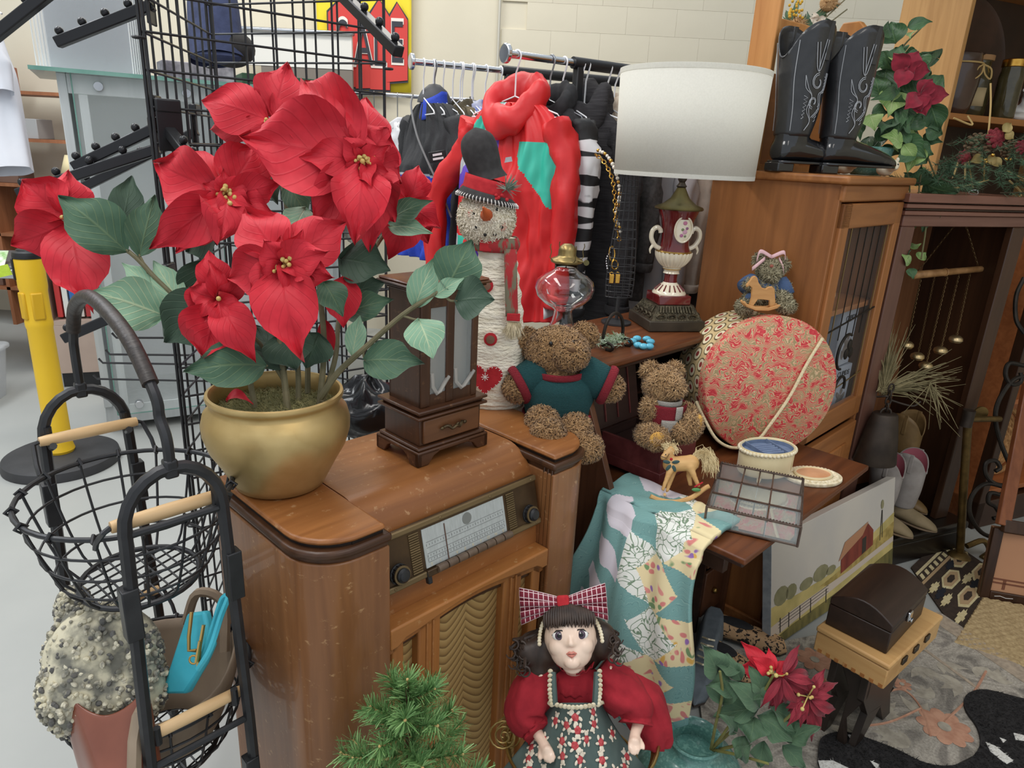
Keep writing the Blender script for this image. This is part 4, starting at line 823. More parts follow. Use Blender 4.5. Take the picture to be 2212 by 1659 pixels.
# hat: brim, red band, floppy crown
br=MB(); br.grid(lambda u,v:hc+V(((.060+.018*v)*math.cos(2*PI*u),(.052+.014*v)*math.sin(2*PI*u)-.004,.062-.018*v-.014*math.cos(2*PI*u))),40,5,cu=True); br.build('hat_brim',M_felt,sn,solid=.004)
MB().grid(lambda u,v:hc+V((.062*(1-.12*v)*math.cos(2*PI*u),.055*(1-.12*v)*math.sin(2*PI*u),.056+.040*v-.012*math.cos(2*PI*u))),36,4,cu=True).build('hat_band',M_rfelt,sn,solid=.003)
cr=[hc+V((.0,0,.092)),hc+V((-.010,0,.125)),hc+V((-.024,.0,.165)),hc+V((-.032,-.002,.195)),hc+V((-.036,-.004,.212))]
cq=cat(cr,4); MB().tube(cq,[.050,.046,.042,.041,.042,.043,.044,.045,.045,.044,.042,.039,.034,.028,.021,.013,.003][:len(cq)],24).build('hat_crown',M_felt,sn,ang=80)
stc=MB()
for i in range(26):
    a=PI+PI*(i+.5)/26; p=hc+V((.0785*math.cos(a),.0665*math.sin(a)-.004,.044-.014*math.cos(a))); stc.tube([p+V((0,0,-.003)),p+V((0,-.002,.003)),p*.92+hc*.08+V((0,0,.012))],.0011,4)
stc.build('blanket_stitch',M_stitch,sn,kind='stuff')
sg=MB(); rn=random.Random(5)
for i in range(60):
    b=hc+V((.048,-.045,.075)); d=V((rn.gauss(.5,.5),rn.gauss(-.3,.4),rn.gauss(.5,.5))).normalized()*rn.uniform(.02,.04); sg.tube([b,b+d],[.0014,.0004],4)
sg.build('fir_sprig',mat('fir_green',(84,116,92),(150,160,150),rough=.8,scale=60),sn,kind='stuff')
for i in range(7): MB().ell(hc+V((.03+rn.gauss(0,.008),-.057,.055+rn.gauss(0,.006))),.0045,8,6).build('berry',M_rfelt,sn)
MB().grid(lambda u,v:V((-.006+(.056+.006*math.sin(PI*v))*math.cos(2*PI*u),(.048+.006*math.sin(PI*v))*math.sin(2*PI*u),.418+.034*v)),36,5,cu=True).build('scarf',M_plaid,sn,solid=.004)
MB().grid(lambda u,v:(.034+.012*v+.032*(u-.5)*1.0,-.048-.022*min(1,v*3)-.006*v,.428-.165*v),4,10).build('scarf_tail',M_plaid,sn,solid=.004)
MB().box((.050,-.076,.262),(.034,.006,.02)).build('scarf_end',M_rfelt,sn,bev=.002); MB().box((-.028,-.051,.436),(.030,.006,.030)).build('scarf_patch',M_rfelt,sn,bev=.001)
ff=MB()
for i in range(500):
    b=V((.050+rn.gauss(0,.006),-.074,.25)); d=V((rn.gauss(0,.35),rn.gauss(-.1,.3),-1)).normalized()*rn.uniform(.03,.055); sdv=V((.0009,0,0)); ff._add([b-sdv,b+sdv,b+d],[(0,1,2)])
ff.build('fur_tassel',mat('tan_fur',(160,144,112),(206,192,160),rough=1,scale=60),sn,kind='stuff',smooth=False)
for z,x in ((.335,-.022),(.20,-.006)):
    y=-.8*(.064 if z>.3 else .083); q=MB().lathe([(.0175,0),(.0175,.003),(.012,.004),(.0,.004)],14,(x,y-.004,z),ax=Matrix.Rotation(PI/2,3,'X')).build('felt_button',M_rfelt,sn); MB().lathe([(.011,.003),(.011,.007),(.0,.008)],14,(x,y-.004,z),ax=Matrix.Rotation(PI/2,3,'X')).build('wood_button',mat('button_wood',(120,86,66),rough=.5),sn)
hp=[(-.016+.046*(16*math.sin(t)**3)/16,.095+.046*(13*math.cos(t)-5*math.cos(2*t)-2*math.cos(3*t)-math.cos(4*t))/16) for t in [2*PI*i/30 for i in range(30)]]
def cyly(x,z): return -.8*math.sqrt(max(.0001,.094**2-x*x))-.003
hm=MB(); n=len(hp); hm._add([(x,cyly(x,z),z) for x,z in hp]+[(x,cyly(x,z)-.003,z) for x,z in hp],[tuple(range(n)),tuple(range(2*n-1,n-1,-1))]+[(i,i+n,(i+1)%n+n,(i+1)%n) for i in range(n)]); hm.build('felt_heart',M_rfelt,sn,smooth=False)
hs=MB()
for i in range(0,30,1):
    x,z=hp[i]; x2,z2=x*.9+(-.016)*.1,z*.9+.0095; hs.cyl((x,cyly(x,z)-.004,z),(x2,cyly(x2,z2)-.004,z2),.0009,n=4)
for k in range(4):
    a=PI*k/4; hs.cyl((-.016-.01*math.cos(a),cyly(-.016,0)-.004,.1-.01*math.sin(a)),(-.016+.01*math.cos(a),cyly(-.016,0)-.004,.1+.01*math.sin(a)),.0009,n=4)
hs.build('heart_stitches',M_stitch,sn,kind='stuff')
# ================= teddy bears =================
def bear(name,label,cat_,E,mt,mt2,nf,ln,vox,loc,w=.0022):
    t=thing(name,label,cat_,loc); mb=MB()
    for c,r,ro in E: mb.ell(c,r,18,12,ro)
    mb.build('body',mt,t,world=True,remesh=vox,smo=4); fur(E,nf,ln,w,9,.75).build('fur',mt,t,world=True,kind='stuff',smooth=False); fur(E,nf//2,ln,w,19,.75).build('fur',mt2,t,world=True,kind='stuff',smooth=False); return t
M_b1=mat('bear_fur',(152,116,76),(134,100,64),rough=1,scale=30,sheen=.3); M_b2=mat('bear_fur_light',(176,140,98),(158,122,80),rough=1,scale=30,sheen=.3)
D=1.83
EB=[(at(1203,758,D),(.082,.070,.062),None),(at(1232,768,D-.055),(.045,.040,.036),None),(at(1138,738,D+.01),(.034,.022,.034),None),(at(1262,726,D+.02),(.034,.022,.034),None),
    (at(1208,850,D+.01),(.072,.060,.085),None),(at(1118,838,D-.01),(.036,.036,.036),None),(at(1150,815,D),(.04,.036,.036),None),(at(1318,838,D-.01),(.034,.034,.034),None),(at(1285,815,D),(.042,.036,.036),None),
    (at(1172,912,D-.05),(.042,.055,.040),None),(at(1184,938,D-.11),(.041,.042,.036),None),(at(1242,928,D-.05),(.042,.055,.040),None),(at(1264,966,D-.10),(.042,.042,.034),None)]
b1=bear('teddy_bear','curly brown teddy bear in a green knitted sweater with red cuffs','teddy bear',EB,M_b1,M_b2,26000,.0075,.010,at(1208,920,D))
def knit(name,c1,c2,sc=170):
    m,nt,b=newmat(name); L=nt.links.new; w1=nd(nt,'ShaderNodeTexWave',_Scale=1.,_Distortion=1.2,_Detail=1.); L(coords(nt,(sc,0.,sc*.25)),w1.inputs['Vector']); w2=nd(nt,'ShaderNodeTexWave',_Scale=1.,bands_direction='Z'); L(coords(nt,(sc*.2,0,sc*.55)),w2.inputs['Vector'])
    mu=nd(nt,'ShaderNodeMath',operation='MULTIPLY'); L(w1.outputs['Fac'],mu.inputs[0]); L(w2.outputs['Fac'],mu.inputs[1]); r=ramp(nt,[(.0,c1),(.6,c2)]); L(mu.outputs[0],r.inputs[0]); L(r.outputs[0],b.inputs['Base Color']); b.inputs['Roughness'].default_value=1
    bp=nd(nt,'ShaderNodeBump',_Strength=.9,_Distance=.006); L(mu.outputs[0],bp.inputs['Height']); L(bp.outputs[0],b.inputs['Normal']); return m
M_kg=knit('knit_green',(22,70,74),(52,116,116)); M_kr=knit('knit_red',(140,28,44),(196,52,66)); M_kw=knit('knit_white',(200,192,180),(236,230,222)); M_kb=knit('knit_blue',(84,112,160),(132,160,204),260); M_kn=knit('knit_darkgreen',(34,56,54),(58,84,80))
def ringtube(c,ax,r0,r1,n=28,h=.02,sq=.85,view=None):
    """band of fabric: hollow tube around axis"""
    ax=V(ax).normalized(); x=ax.orthogonal().normalized() if view is None else (V(view)-ax*V(view).dot(ax)).normalized(); y=ax.cross(x); c=V(c)
    return MB().grid(lambda u,v:c+ax*(h*(v-.5))+(x*math.cos(2*PI*u)*sq+y*math.sin(2*PI*u))*(r0+(r1-r0)*v+.004*math.sin(PI*v)),n,4,cu=True)
C0=at(1208,850,D+.01)
sw=MB(); 
def swf(u,v):
    a=2*PI*u; r=.080-.018*max(0,(v-.72)/.28)**1.5+.006*math.sin(PI*v); return C0+Rt*(r*math.cos(a)*1.05)+V((0,1,0))*(r*.88*math.sin(a))+V((0,0,-.056+.112*v))
sw.grid(swf,40,14,cu=True)
swb=sw.build('sweater',M_kg,b1,world=True,solid=.006,ang=90)
for s,sh,el in ((-1,(1160,812),(1122,832)),(1,(1268,812),(1312,832))):
    p=at(*sh,D);q=at(*el,D-.005); MB().tube([p-(q-p)*.35,p,p.lerp(q,.6),q],[.052,.053,.049,.046],22).build('sleeve',M_kg,swb,world=True,ang=90); d=(q-p).normalized(); ringtube(q,d,.049,.047,h=.020,sq=1).build('cuff',M_kr,swb,world=True,solid=.006)
MB().grid(lambda u,v:C0+Rt*(.087*math.cos(2*PI*u)*1.06)+V((0,1,0))*(.087*.9*math.sin(2*PI*u))+V((0,0,-.066+.018*v)),40,3,cu=True).build('hem',M_kr,swb,world=True,solid=.008)
MB().grid(lambda u,v:C0+Rt*(.062*math.cos(2*PI*u))+V((0,1,0))*(.058*math.sin(2*PI*u)-.004)+V((0,0,.052+.016*v)),36,3,cu=True).build('collar',M_kr,swb,world=True,solid=.007)
for p in ((1190,742,D-.072),(1238,740,D-.075)): MB().ell(at(*p),.0055,12,8).build('eye',M_bead,b1,world=True)
MB().ell(at(1236,757,D-.098),(.010,.006,.007),12,8).build('nose',mat('nose_thread',(92,64,40),rough=.9),b1,world=True)
# small bear
M_c1=mat('bear2_fur',(168,132,90),(146,112,74),rough=1,scale=30,sheen=.3); M_c2=mat('bear2_light',(200,164,120),(176,142,100),rough=1,scale=30,sheen=.3)
D=1.90
ES=[(at(1432,832,D),(.048,.045,.048),None),(at(1455,838,D-.03),(.028,.028,.024),None),(at(1405,803,D),(.022,.014,.022),None),(at(1456,802,D+.02),(.020,.014,.020),None),
    (at(1437,897,D+.01),(.042,.040,.046),None),(at(1402,885,D-.015),(.018,.020,.030),None),(at(1482,890,D),(.024,.02,.018),None),(at(1405,940,D-.03),(.036,.036,.026),None),(at(1420,948,D-.065),(.026,.026,.026),None),(at(1475,930,D-.02),(.034,.036,.028),None),(at(1495,918,D-.04),(.022,.024,.032),None)]
b2=bear('small_bear','small tan shaggy teddy bear in a red and white knitted vest','teddy bear',ES,M_c1,M_c2,15000,.010,.008,at(1437,945,D),.0018)
C1=at(1437,895,D+.008)
MB().grid(lambda u,v:C1+V((.053*math.cos(2*PI*u),.050*math.sin(2*PI*u),-.034+.072*v)),36,10,cu=True).build('vest',M_kr,b2,world=True,solid=.005)
for x0,x1,z0,z1,mm in ((-.02,.022,-.034,.002,M_kw),(.016,.034,.002,.04,M_kw),(.022,.034,-.028,.0,M_kn)):
    MB().grid(lambda u,v:C1+V((x0+(x1-x0)*u,-math.sqrt(max(0,.0572**2-(x0+(x1-x0)*u)**2))*.98,z0+(z1-z0)*v)),8,4).build('vest_patch',mm,b2,world=True,solid=.004)
MB().grid(lambda u,v:C1+V((.038*math.cos(2*PI*u),.036*math.sin(2*PI*u),.034+.014*v)),30,3,cu=True).build('collar',M_kw,b2,world=True,solid=.006)
M_pad=mat('paw_pad',(214,164,80),(202,150,68),rough=.8,scale=30)
for p,r in (((1420,950,D-.088),(.021,.008,.022)),((1508,915,D-.055),(.012,.012,.026)),((1413,885,D-.03),(.007,.006,.014)),((1490,893,D-.02),(.011,.006,.008))): MB().ell(at(*p),r,14,10).build('paw_pad',M_pad,b2,world=True)
MB().ell(at(1458,843,D-.057),.0048,10,8).build('eye',M_bead,b2,world=True)
# ================= open wooden chest on the desk leaf =================
CHM=wood('maroon_wood',(92,42,42),(118,60,58),'x',.3); CHd=wood('chest_dark',(40,28,26),(58,40,36),'x',.35)
ch=thing('wooden_chest','open dark maroon wooden chest with raised lid on the desk','chest',UVZ(1.545,.91,.752),YAW)
CX,CY,CZ=.18,.215,.09
MB().bb(0,CX,0,.01,0,CZ).build('front_panel',CHM,ch,bev=.001); MB().bb(0,CX,CY-.01,CY,0,CZ).build('back_panel',CHd,ch); MB().bb(0,.01,.01,CY-.01,0,CZ).build('side_panel',CHM,ch); MB().bb(CX-.01,CX,.01,CY-.01,0,CZ).build('side_panel',CHd,ch); MB().bb(.01,CX-.01,.01,CY-.01,0,.01).build('bottom',CHd,ch); MB().bb(-.004,CX+.004,-.004,CY+.002,0,.03).build('base_band',CHM,ch,bev=.002)
lid=MB(); lr=Euler((rad(-62),0,0)).to_matrix().to_4x4(); lm=Matrix.Translation(V((0,CY,CZ)))@Euler((rad(62),0,0)).to_matrix().to_4x4()
lid.bb(-.02,CX+.02,.0,.012,0,.20).xf(Matrix.Translation(V((0,CY+.0,CZ)))@Matrix.Rotation(rad(-12),4,'X')); lo=lid.build('lid',CHd,ch,bev=.003)
for x in (.03,.09,.15): MB().bb(x-.002,x+.002,-.004,.0,.02,.19).xf(Matrix.Translation(V((0,CY+.0,CZ)))@Matrix.Rotation(rad(-12),4,'X')).build('lid_batten',CHM,lo)
MB().bb(-.02,CX+.02,-.03,.0,.19,.20).xf(Matrix.Translation(V((0,CY+.0,CZ)))@Matrix.Rotation(rad(-12),4,'X')).build('lid_edge',CHd,lo,bev=.002)
# cushion tray so the bear has a seat
MB().bb(.012,CX-.012,.012,CY-.012,.055,.065).build('tray',CHd,ch)
# ================= table lamp =================
M_shade=mat('linen_shade',(240,238,230),(232,230,222),rough=.9,scale=(200,200,200),bump=.1,bscale=400)
_nt=M_shade.node_tree; _t=_nt.nodes.new('ShaderNodeBsdfTranslucent'); _t.inputs[0].default_value=lin((244,242,234)); _x=_nt.nodes.new('ShaderNodeMixShader'); _x.inputs[0].default_value=.45; _nt.links.new(_nt.nodes['Principled BSDF'].outputs[0],_x.inputs[1]); _nt.links.new(_t.outputs[0],_x.inputs[2]); _nt.links.new(_x.outputs[0],_nt.nodes['Material Output'].inputs[0])
M_mar=mat('maroon_glaze',(108,34,34),(96,28,30),rough=.12,coat=.6,scale=8); M_ivg=mat('ivory_glaze',(236,226,204),(228,214,186),rough=.15,coat=.6,scale=30); M_filg=mat('bronze_filigree',(92,84,66),(66,60,48),rough=.45,metal=.7,scale=70,bump=.4,bscale=140); M_gilt=mat('gilt',(190,154,86),rough=.3,metal=.9); M_olb=mat('olive_brass',(122,112,72),(104,96,62),rough=.4,metal=.8,scale=14)
LP=V((.50,2.27,1.081)); lamp=thing('table_lamp','urn-shaped maroon and ivory porcelain table lamp with white drum shade','lamp',LP,rad(12))
MB().bb(-.095,.095,-.095,.095,0,.034).build('plinth',mat('plinth_bronze',(74,66,54),(60,54,44),rough=.5,metal=.4,scale=20),lamp,bev=.003)
def fr_(h0,a0,h1,a1): return MB()._add([(-a0,-a0,h0),(a0,-a0,h0),(a0,a0,h0),(-a0,a0,h0),(-a1,-a1,h1),(a1,-a1,h1),(a1,a1,h1),(-a1,a1,h1)],[(3,2,1,0),(4,5,6,7),(0,1,5,4),(1,2,6,5),(2,3,7,6),(3,0,4,7)])
fl=fr_(.034,.088,.078,.062).build('filigree_base',M_filg,lamp,smooth=False)
for k in range(4):
    R4=Matrix.Rotation(k*PI/2,4,'Z')
    for j in range(4): MB().tube(arc((-.054+j*.036,-.083,.046),.013,0,2*PI,12,'xz',.007),.0035,5,True).xf(R4).build('filigree_loop',M_filg,fl)
    for j in range(12): MB().cyl((-.055+j*.010,-.078,.058),(-.050+j*.0091,-.066,.077),.003,n=5).xf(R4).build('filigree_rib',M_filg,fl)
MB().bb(-.055,.055,-.055,.055,.078,.108).build('maroon_block',M_mar,lamp,bev=.003)
ft=MB().lathe([(.055,.108),(.054,.113),(.045,.122),(.033,.134),(.024,.142),(.022,.145)],32).build('foot',M_ivg,lamp)
for k in range(16):
    a=2*PI*k/16; MB().cyl((.049*math.cos(a),.049*math.sin(a),.119),(.031*math.cos(a),.031*math.sin(a),.137),.0028,.0018,n=6).build('foot_slot',M_mar,ft)
MB().lathe([(.022,.145),(.020,.155),(.021,.172)],28).build('stem',M_mar,lamp); MB().lathe([(.021,.172),(.027,.174),(.024,.180),(.027,.186),(.030,.190),(.027,.193)],28).build('collar',M_ivg,lamp); MB().lathe([(.0275,.186),(.031,.1885),(.0275,.191)],28,cap=False).build('gilt_ring',M_gilt,lamp)
def bowl(u,v):
    a=2*PI*u; z=.193+.05*v; r=.028+.030*math.sin(PI/2*v**.8); return (r*(1+.045*math.cos(24*a))*math.cos(a),r*(1+.045*math.cos(24*a))*math.sin(a),z)
bw=MB().grid(bowl,144,8,cu=True).build('fluted_bowl',M_ivg,lamp,ang=80)
MB().lathe([(.056,.240),(.058,.243),(.054,.247)],32).build('gilt_ring',M_gilt,lamp)
MB().lathe([(.052,.245),(.046,.262),(.044,.285),(.046,.315),(.052,.345),(.061,.365),(.064,.375)],40).build('urn',M_mar,lamp,ang=60)
for s in (-1,1):
    hp=cat([(s*.050,0,.252),(s*.068,0,.262),(s*.082,0,.285),(s*.080,0,.308),(s*.066,0,.318),(s*.055,0,.312),(s*.052,0,.302)],5)
    MB().tube(hp,[.0075]*len(hp),8).build('handle',M_ivg,lamp); MB().tube(cat([(s*.074,0,.262),(s*.082,0,.248),(s*.080,0,.236)],4),[.006,.005,.005,.004,.004,.003,.003,.002,.002],8).build('handle_tail',M_ivg,lamp)
# painted oval medallion
md=MB().ell((0,-.0495,.318),(.028,.006,.038),28,14).build('medallion',M_ivg,lamp)
MB().tube([(.029*math.cos(t),-.0515-.001,.318+.039*math.sin(t)) for t in [2*PI*i/32 for i in range(32)]],.0028,6,True).build('medallion_rim',M_ivg,md)
for x,z,r,c in ((.002,.338,.007,(196,120,150)),(-.004,.318,.005,(120,130,90)),(.004,.311,.008,(208,160,178)),(.010,.322,.005,(150,96,130)),(-.006,.300,.006,(180,110,150)),(.006,.298,.004,(120,130,96))): MB().ell((x,-.0558,z),(r,.0012,r*.9),10,6).build('painted_flower',mat('paint_%d_%d'%(c[0],c[1]),c,rough=.3),md)
MB().lathe([(.074,.375),(.077,.378),(.074,.384),(.052,.392),(.030,.410),(.018,.432),(.013,.442)],40).build('brass_cap',M_olb,lamp,ang=60)
MB().lathe([(.013,.442),(.017,.446),(.012,.452),(.009,.458),(.014,.466),(.014,.474),(.008,.482),(.012,.490),(.012,.55),(.004,.56)],20).build('socket',mat('socket_dark',(70,62,54),rough=.4,metal=.6),lamp)
MB().lathe([(.212,.475),(.220,.775)],64,cap=False).build('shade',M_shade,lamp,solid=.004,ang=60)
MB().lathe([(.213,.474),(.2145,.474),(.215,.486),(.2135,.486)],64,cap=False).build('shade_trim',M_shade,lamp); MB().lathe([(.2205,.762),(.2225,.762),(.2228,.776),(.2208,.776)],64,cap=False).build('shade_trim',M_shade,lamp)
for k in range(3):
    a=2*PI*k/3; MB().cyl((0,0,.76),(.218*math.cos(a),.218*math.sin(a),.76),.002,n=5).build('spider_rod',M_olb,lamp)
MB().cyl((0,0,.55),(0,0,.77),.004,n=8).build('harp',M_olb,lamp)
# ================= oil lamp =================
M_clr=mat('lamp_glass',(252,253,253),rough=.0,trans=1,ior=1.42,spec=.5)
ol=thing('oil_lamp','clear glass oil lamp with brass burner and no chimney','oil lamp',(.140,2.02,1.081))
MB().lathe([(.0,.0),(.062,0),(.064,.006),(.058,.014),(.040,.03),(.030,.055),(.026,.075),(.025,.088),(.034,.096),(.060,.110),(.080,.130),(.086,.152),(.080,.174),(.060,.192),(.040,.202),(.032,.208),(.032,.226)],48,cap=False).build('glass_font',M_clr,ol,ang=70,solid=.0035)
MB().lathe([(.034,.222),(.046,.228),(.047,.233),(.044,.238),(.030,.243),(.026,.248),(.026,.262),(.022,.272),(.012,.28),(.004,.281)],32).build('burner',mat('burner_brass',(160,138,88),(120,104,70),rough=.35,metal=.85,scale=30),ol)
for k in range(4):
    a=2*PI*k/4+.4; c,s=math.cos(a),math.sin(a); MB().tube([(r*c,r*s,z) for r,z in ((.044,.232),(.054,.242),(.050,.258),(.055,.272),(.053,.28))],.0014,5).build('prong',M_olb,ol)
MB().tube([(.03,-.03,.238),(.05,-.05,.236)],.002,6).build('wick_stem',M_olb,ol); MB().lathe([(.008,-.002),(.008,.002)],12,(.052,-.052,.236),ax=Matrix.Rotation(PI/2,3,'X')).build('wick_wheel',M_olb,ol)
# ================= wire bust with necklaces =================
M_dw=mat('dark_wire',(70,70,72),rough=.4,metal=.6)
WB=UVZ(1.86,1.33,1.081); wm=thing('wire_bust','slender dark wire mesh jewellery bust on an iron foot','jewelry display',WB,rad(10))
prf=[(.045,.09),(.048,.14),(.046,.20),(.040,.28),(.032,.36),(.028,.43),(.024,.48),(.014,.515)]
def pr_(f):
    k=f*(len(prf)-1);i=min(int(k),len(prf)-2);t=k-i;return (prf[i][0]+(prf[i+1][0]-prf[i][0])*t,prf[i][1]+(prf[i+1][1]-prf[i][1])*t)
for i in range(20):
    r,z=pr_(i/19); MB().tube([(r*math.cos(2*PI*j/20),r*.6*math.sin(2*PI*j/20),z) for j in range(20)],.0013,4,True).build('mesh_hoop',M_dw,wm)
for j in range(12):
    a=2*PI*j/12; MB().tube([(pr_(f/16)[0]*math.cos(a),pr_(f/16)[0]*.6*math.sin(a),pr_(f/16)[1]) for f in range(17)],.0013,4).build('mesh_wire',M_dw,wm)
for s in (-1,1): MB().tube(spiral((s*.022,0,.53),.016,.004,0,1.4*s,20),.0015,5).build('curl',M_dw,wm)
MB().cyl((0,0,0),(0,0,.09),.006,n=8).build('post',M_dw,wm); MB().lathe([(.05,0),(.05,.006),(.01,.012)],24).build('foot',M_dw,wm)
M_prl=mat('pearl',(234,226,212),rough=.2,coat=.5)
def beadstring(name,label,pts,r,m,n,mix=None):
    t=thing(name,label,'necklace',pts[0]); q=cat(pts,8); L=[0]
    for a,b in zip(q,q[1:]): L.append(L[-1]+(b-a).length)
    bd=None; rn=random.Random(4)
    for k in range(n):
        s=L[-1]*k/(n-1); i=max(j for j in range(len(L)) if L[j]<=s+1e-9); i=min(i,len(q)-2); f=(s-L[i])/max(1e-9,L[i+1]-L[i]); p=q[i].lerp(q[i+1],f); MB().ell(p,r*rn.uniform(.85,1.15),10,8).build('bead',m if not mix or k%3 else mix,t,world=True)
    return t
wd=2.29
def W_(px,py,dd=0): return at(px,py,wd+dd)
beadstring('pearl_necklace','long string of pearls draped over the wire bust',[W_(1292,325),W_(1310,335,-.03),W_(1328,365,-.05),W_(1338,410,-.05),W_(1336,440,-.05),W_(1330,465,-.05),W_(1340,500,-.05)],.0062,M_prl,26,M_gold)
def chain(name,label,pts,r,w,m,cat_='necklace'):
    t=thing(name,label,cat_,pts[0]); q=cat(pts,10); L=0; last=None;k=0
    for a,b in zip(q,q[1:]):
        if last is not None and (a-last).length<r*1.5: continue
        d=(b-a).normalized(); x=d.cross(Fw).normalized() if k%2 else Fw.copy(); y=d; MB().tube([a+x*(w*math.cos(t_))+y*(r*math.sin(t_)) for t_ in [2*PI*i/8 for i in range(8)]],w*.28,4,True).build('link',m,t,world=True); last=a;k+=1
    return t
chain('gold_necklace','chunky gold chain necklace hanging beside the pearls',[W_(1288,335,-.02),W_(1305,350,-.04),W_(1322,385,-.06),W_(1328,430,-.06),W_(1330,480,-.06),W_(1338,520,-.06)],.008,.006,M_gold)
kc=thing('key_charm','gold snap clasp with two small bag charms','charm',W_(1325,530,-.05))
MB().tube([W_(1322+6*math.cos(t),548+16*math.sin(t),-.055) for t in [2*PI*i/12 for i in range(12)]],.0022,6,True).build('clasp',M_gold,kc,world=True); MB().tube([W_(1328+7*math.cos(t),572+10*math.sin(t),-.055) for t in [2*PI*i/12 for i in range(12)]],.0022,6,True).build('ring',M_gold,kc,world=True)
for x in (1321,1334):
    MB().box(W_(x,602,-.055),(.015,.008,.03)).build('bag_charm',M_gold,kc,world=True,bev=.002); MB().tube(arc(W_(x,592,-.055),.006,0,PI,8,'xz'),.0014,5).build('charm_handle',M_gold,kc,world=True)
beadstring('silver_bracelet','short silver bead bracelet hooked on the wire bust',[W_(1318,545,-.05),W_(1310,560,-.05),W_(1312,580,-.05)],.003,M_chrome,8)
# ================= iron handle ornament and beads =================
io=thing('iron_candle_holder','black iron arch candle holder with frosted greenery','candle holder',UVZ(1.60,1.15,1.081),YAW)
MB().tube(cat([(-.045,0,.01),(-.045,0,.05),(-.03,0,.085),(0,0,.10),(.03,0,.085),(.045,0,.05),(.045,0,.01)],5),.005,8).build('arch',M_iron,io)
for s in (-1,1): MB().tube([(s*.045,.018*math.cos(t)-.018,.012+.010*math.sin(t)) for t in [i*PI*1.6/10 for i in range(11)]],.0045,6).build('foot_curl',M_iron,io)
MB().cyl((-.045,.0,.012),(.045,0,.012),.005,n=8).build('rail',M_iron,io); gm=MB(); rn=random.Random(8)
for i in range(420):
    b=V((rn.uniform(-.06,.045),rn.gauss(0,.014),rn.uniform(.008,.035))); d=V((rn.gauss(0,1),rn.gauss(0,1),rn.gauss(.1,.7))).normalized()*rn.uniform(.010,.024); s_=d.orthogonal().normalized()*.0016; gm._add([b-s_,b+s_,b+d],[(0,1,2)])
gm.build('greenery',mat('frosted_green',(104,130,88),(176,186,168),rough=.9,scale=70),io,kind='stuff',smooth=False)
tb_=thing('turquoise_bracelet','bracelet of smooth turquoise stones lying on the desk top','bracelet',UVZ(1.74,1.13,1.081)); M_tq=mat('turquoise_stone',(98,188,214),(84,172,200),rough=.2,scale=20,coat=.4)
for px,py in ((1366,737),(1376,731),(1378,745),(1397,732),(1390,748),(1405,738),(1403,748)):
    p=atz(px,py,1.090); MB().ell(p,(.0140,.0108,.009),14,10,(0,0,rad(20))).build('stone',M_tq,tb_,world=True)
# ================= hat box on its side =================
m,nt,b=newmat('rose_print'); L=nt.links.new; v1=nd(nt,'ShaderNodeTexVoronoi',_Scale=34.); wn_=nd(nt,'ShaderNodeTexNoise',_Scale=18.,_Detail=2.); tc=coords(nt); mxv=nd(nt,'ShaderNodeMix',data_type='RGBA',blend_type='LINEAR_LIGHT',i0=.06); L(tc,wn_.inputs['Vector']); L(tc,mxv.inputs[6]); L(wn_.outputs[1],mxv.inputs[7]); L(mxv.outputs[2],v1.inputs['Vector'])
n2=nd(nt,'ShaderNodeTexWave',_Scale=46.,_Distortion=9.,_Detail=2.,wave_type='RINGS'); L(mxv.outputs[2],n2.inputs['Vector']); r1=ramp(nt,[(.0,(190,44,54)),(.52,(206,66,70)),(.64,(222,150,118)),(.74,(216,186,146)),(.9,(160,140,100))],'LINEAR'); ml=nd(nt,'ShaderNodeMath',operation='MULTIPLY'); 
ad=nd(nt,'ShaderNodeMath',operation='ADD'); hv=nd(nt,'ShaderNodeMath',operation='MULTIPLY',i1=.5); L(n2.outputs['Fac'],hv.inputs[0]); L(v1.outputs['Distance'],ad.inputs[0]); L(hv.outputs[0],ad.inputs[1]); sb=nd(nt,'ShaderNodeMath',operation='SUBTRACT',i1=.12); L(ad.outputs[0],sb.inputs[0]); L(sb.outputs[0],r1.inputs[0]); L(r1.outputs[0],b.inputs['Base Color']); b.inputs['Roughness'].default_value=.75; M_rose=m
M_cream=mat('cream_cloth',(222,196,146),(206,178,128),rough=.85,scale=140); 
hx=at(1668,832,2.1); nv=((EYE-hx).normalized()*1.0+Rt*.50+V((0,0,.10))).normalized(); nv=V((nv.x,nv.y,.10)).normalized()
xx=V((0,0,1)).cross(nv).normalized(); yy=nv.cross(xx); HM=Matrix((xx,yy,nv)).transposed().to_4x4(); HM.translation=hx
HR=.214; HM.translation=V((hx.x,hx.y,.753+HR*yy.z+.002+ (.0)))
hb=thing('hat_box','round hat box with red rose print lid lying on its side','hat box',(hx.x,hx.y,.753)); 
MB().lathe([(.0,.0),(HR-.004,.0),(HR,-.004),(HR,-.05),(HR-.006,-.052),(.0,-.052)],72).xf(HM).build('lid',M_rose,hb,world=True,ang=50)
hbb=MB().lathe([(HR-.008,-.05),(HR-.008,-.24),(.0,-.24)],72).xf(HM).build('box_body',M_cream,hb,world=True,ang=50)
M_ros=mat('medallion_red',(150,56,52),rough=.8); M_grn2=mat('medallion_ring',(108,92,62),rough=.8); M_crm2=mat('medallion_cream',(236,222,186),rough=.8)
med=MB().lathe([(.022,0),(.022,.0006),(.0,.0007)],14).build('printed_medallion',M_grn2,hbb); me2=MB().lathe([(.018,.0006),(.018,.0010),(.0,.0011)],14).build('printed_medallion',M_crm2,hbb); me3=MB().lathe([(.009,.001),(.009,.0014),(.0,.0015)],8).build('printed_medallion',M_ros,hbb)
first=True
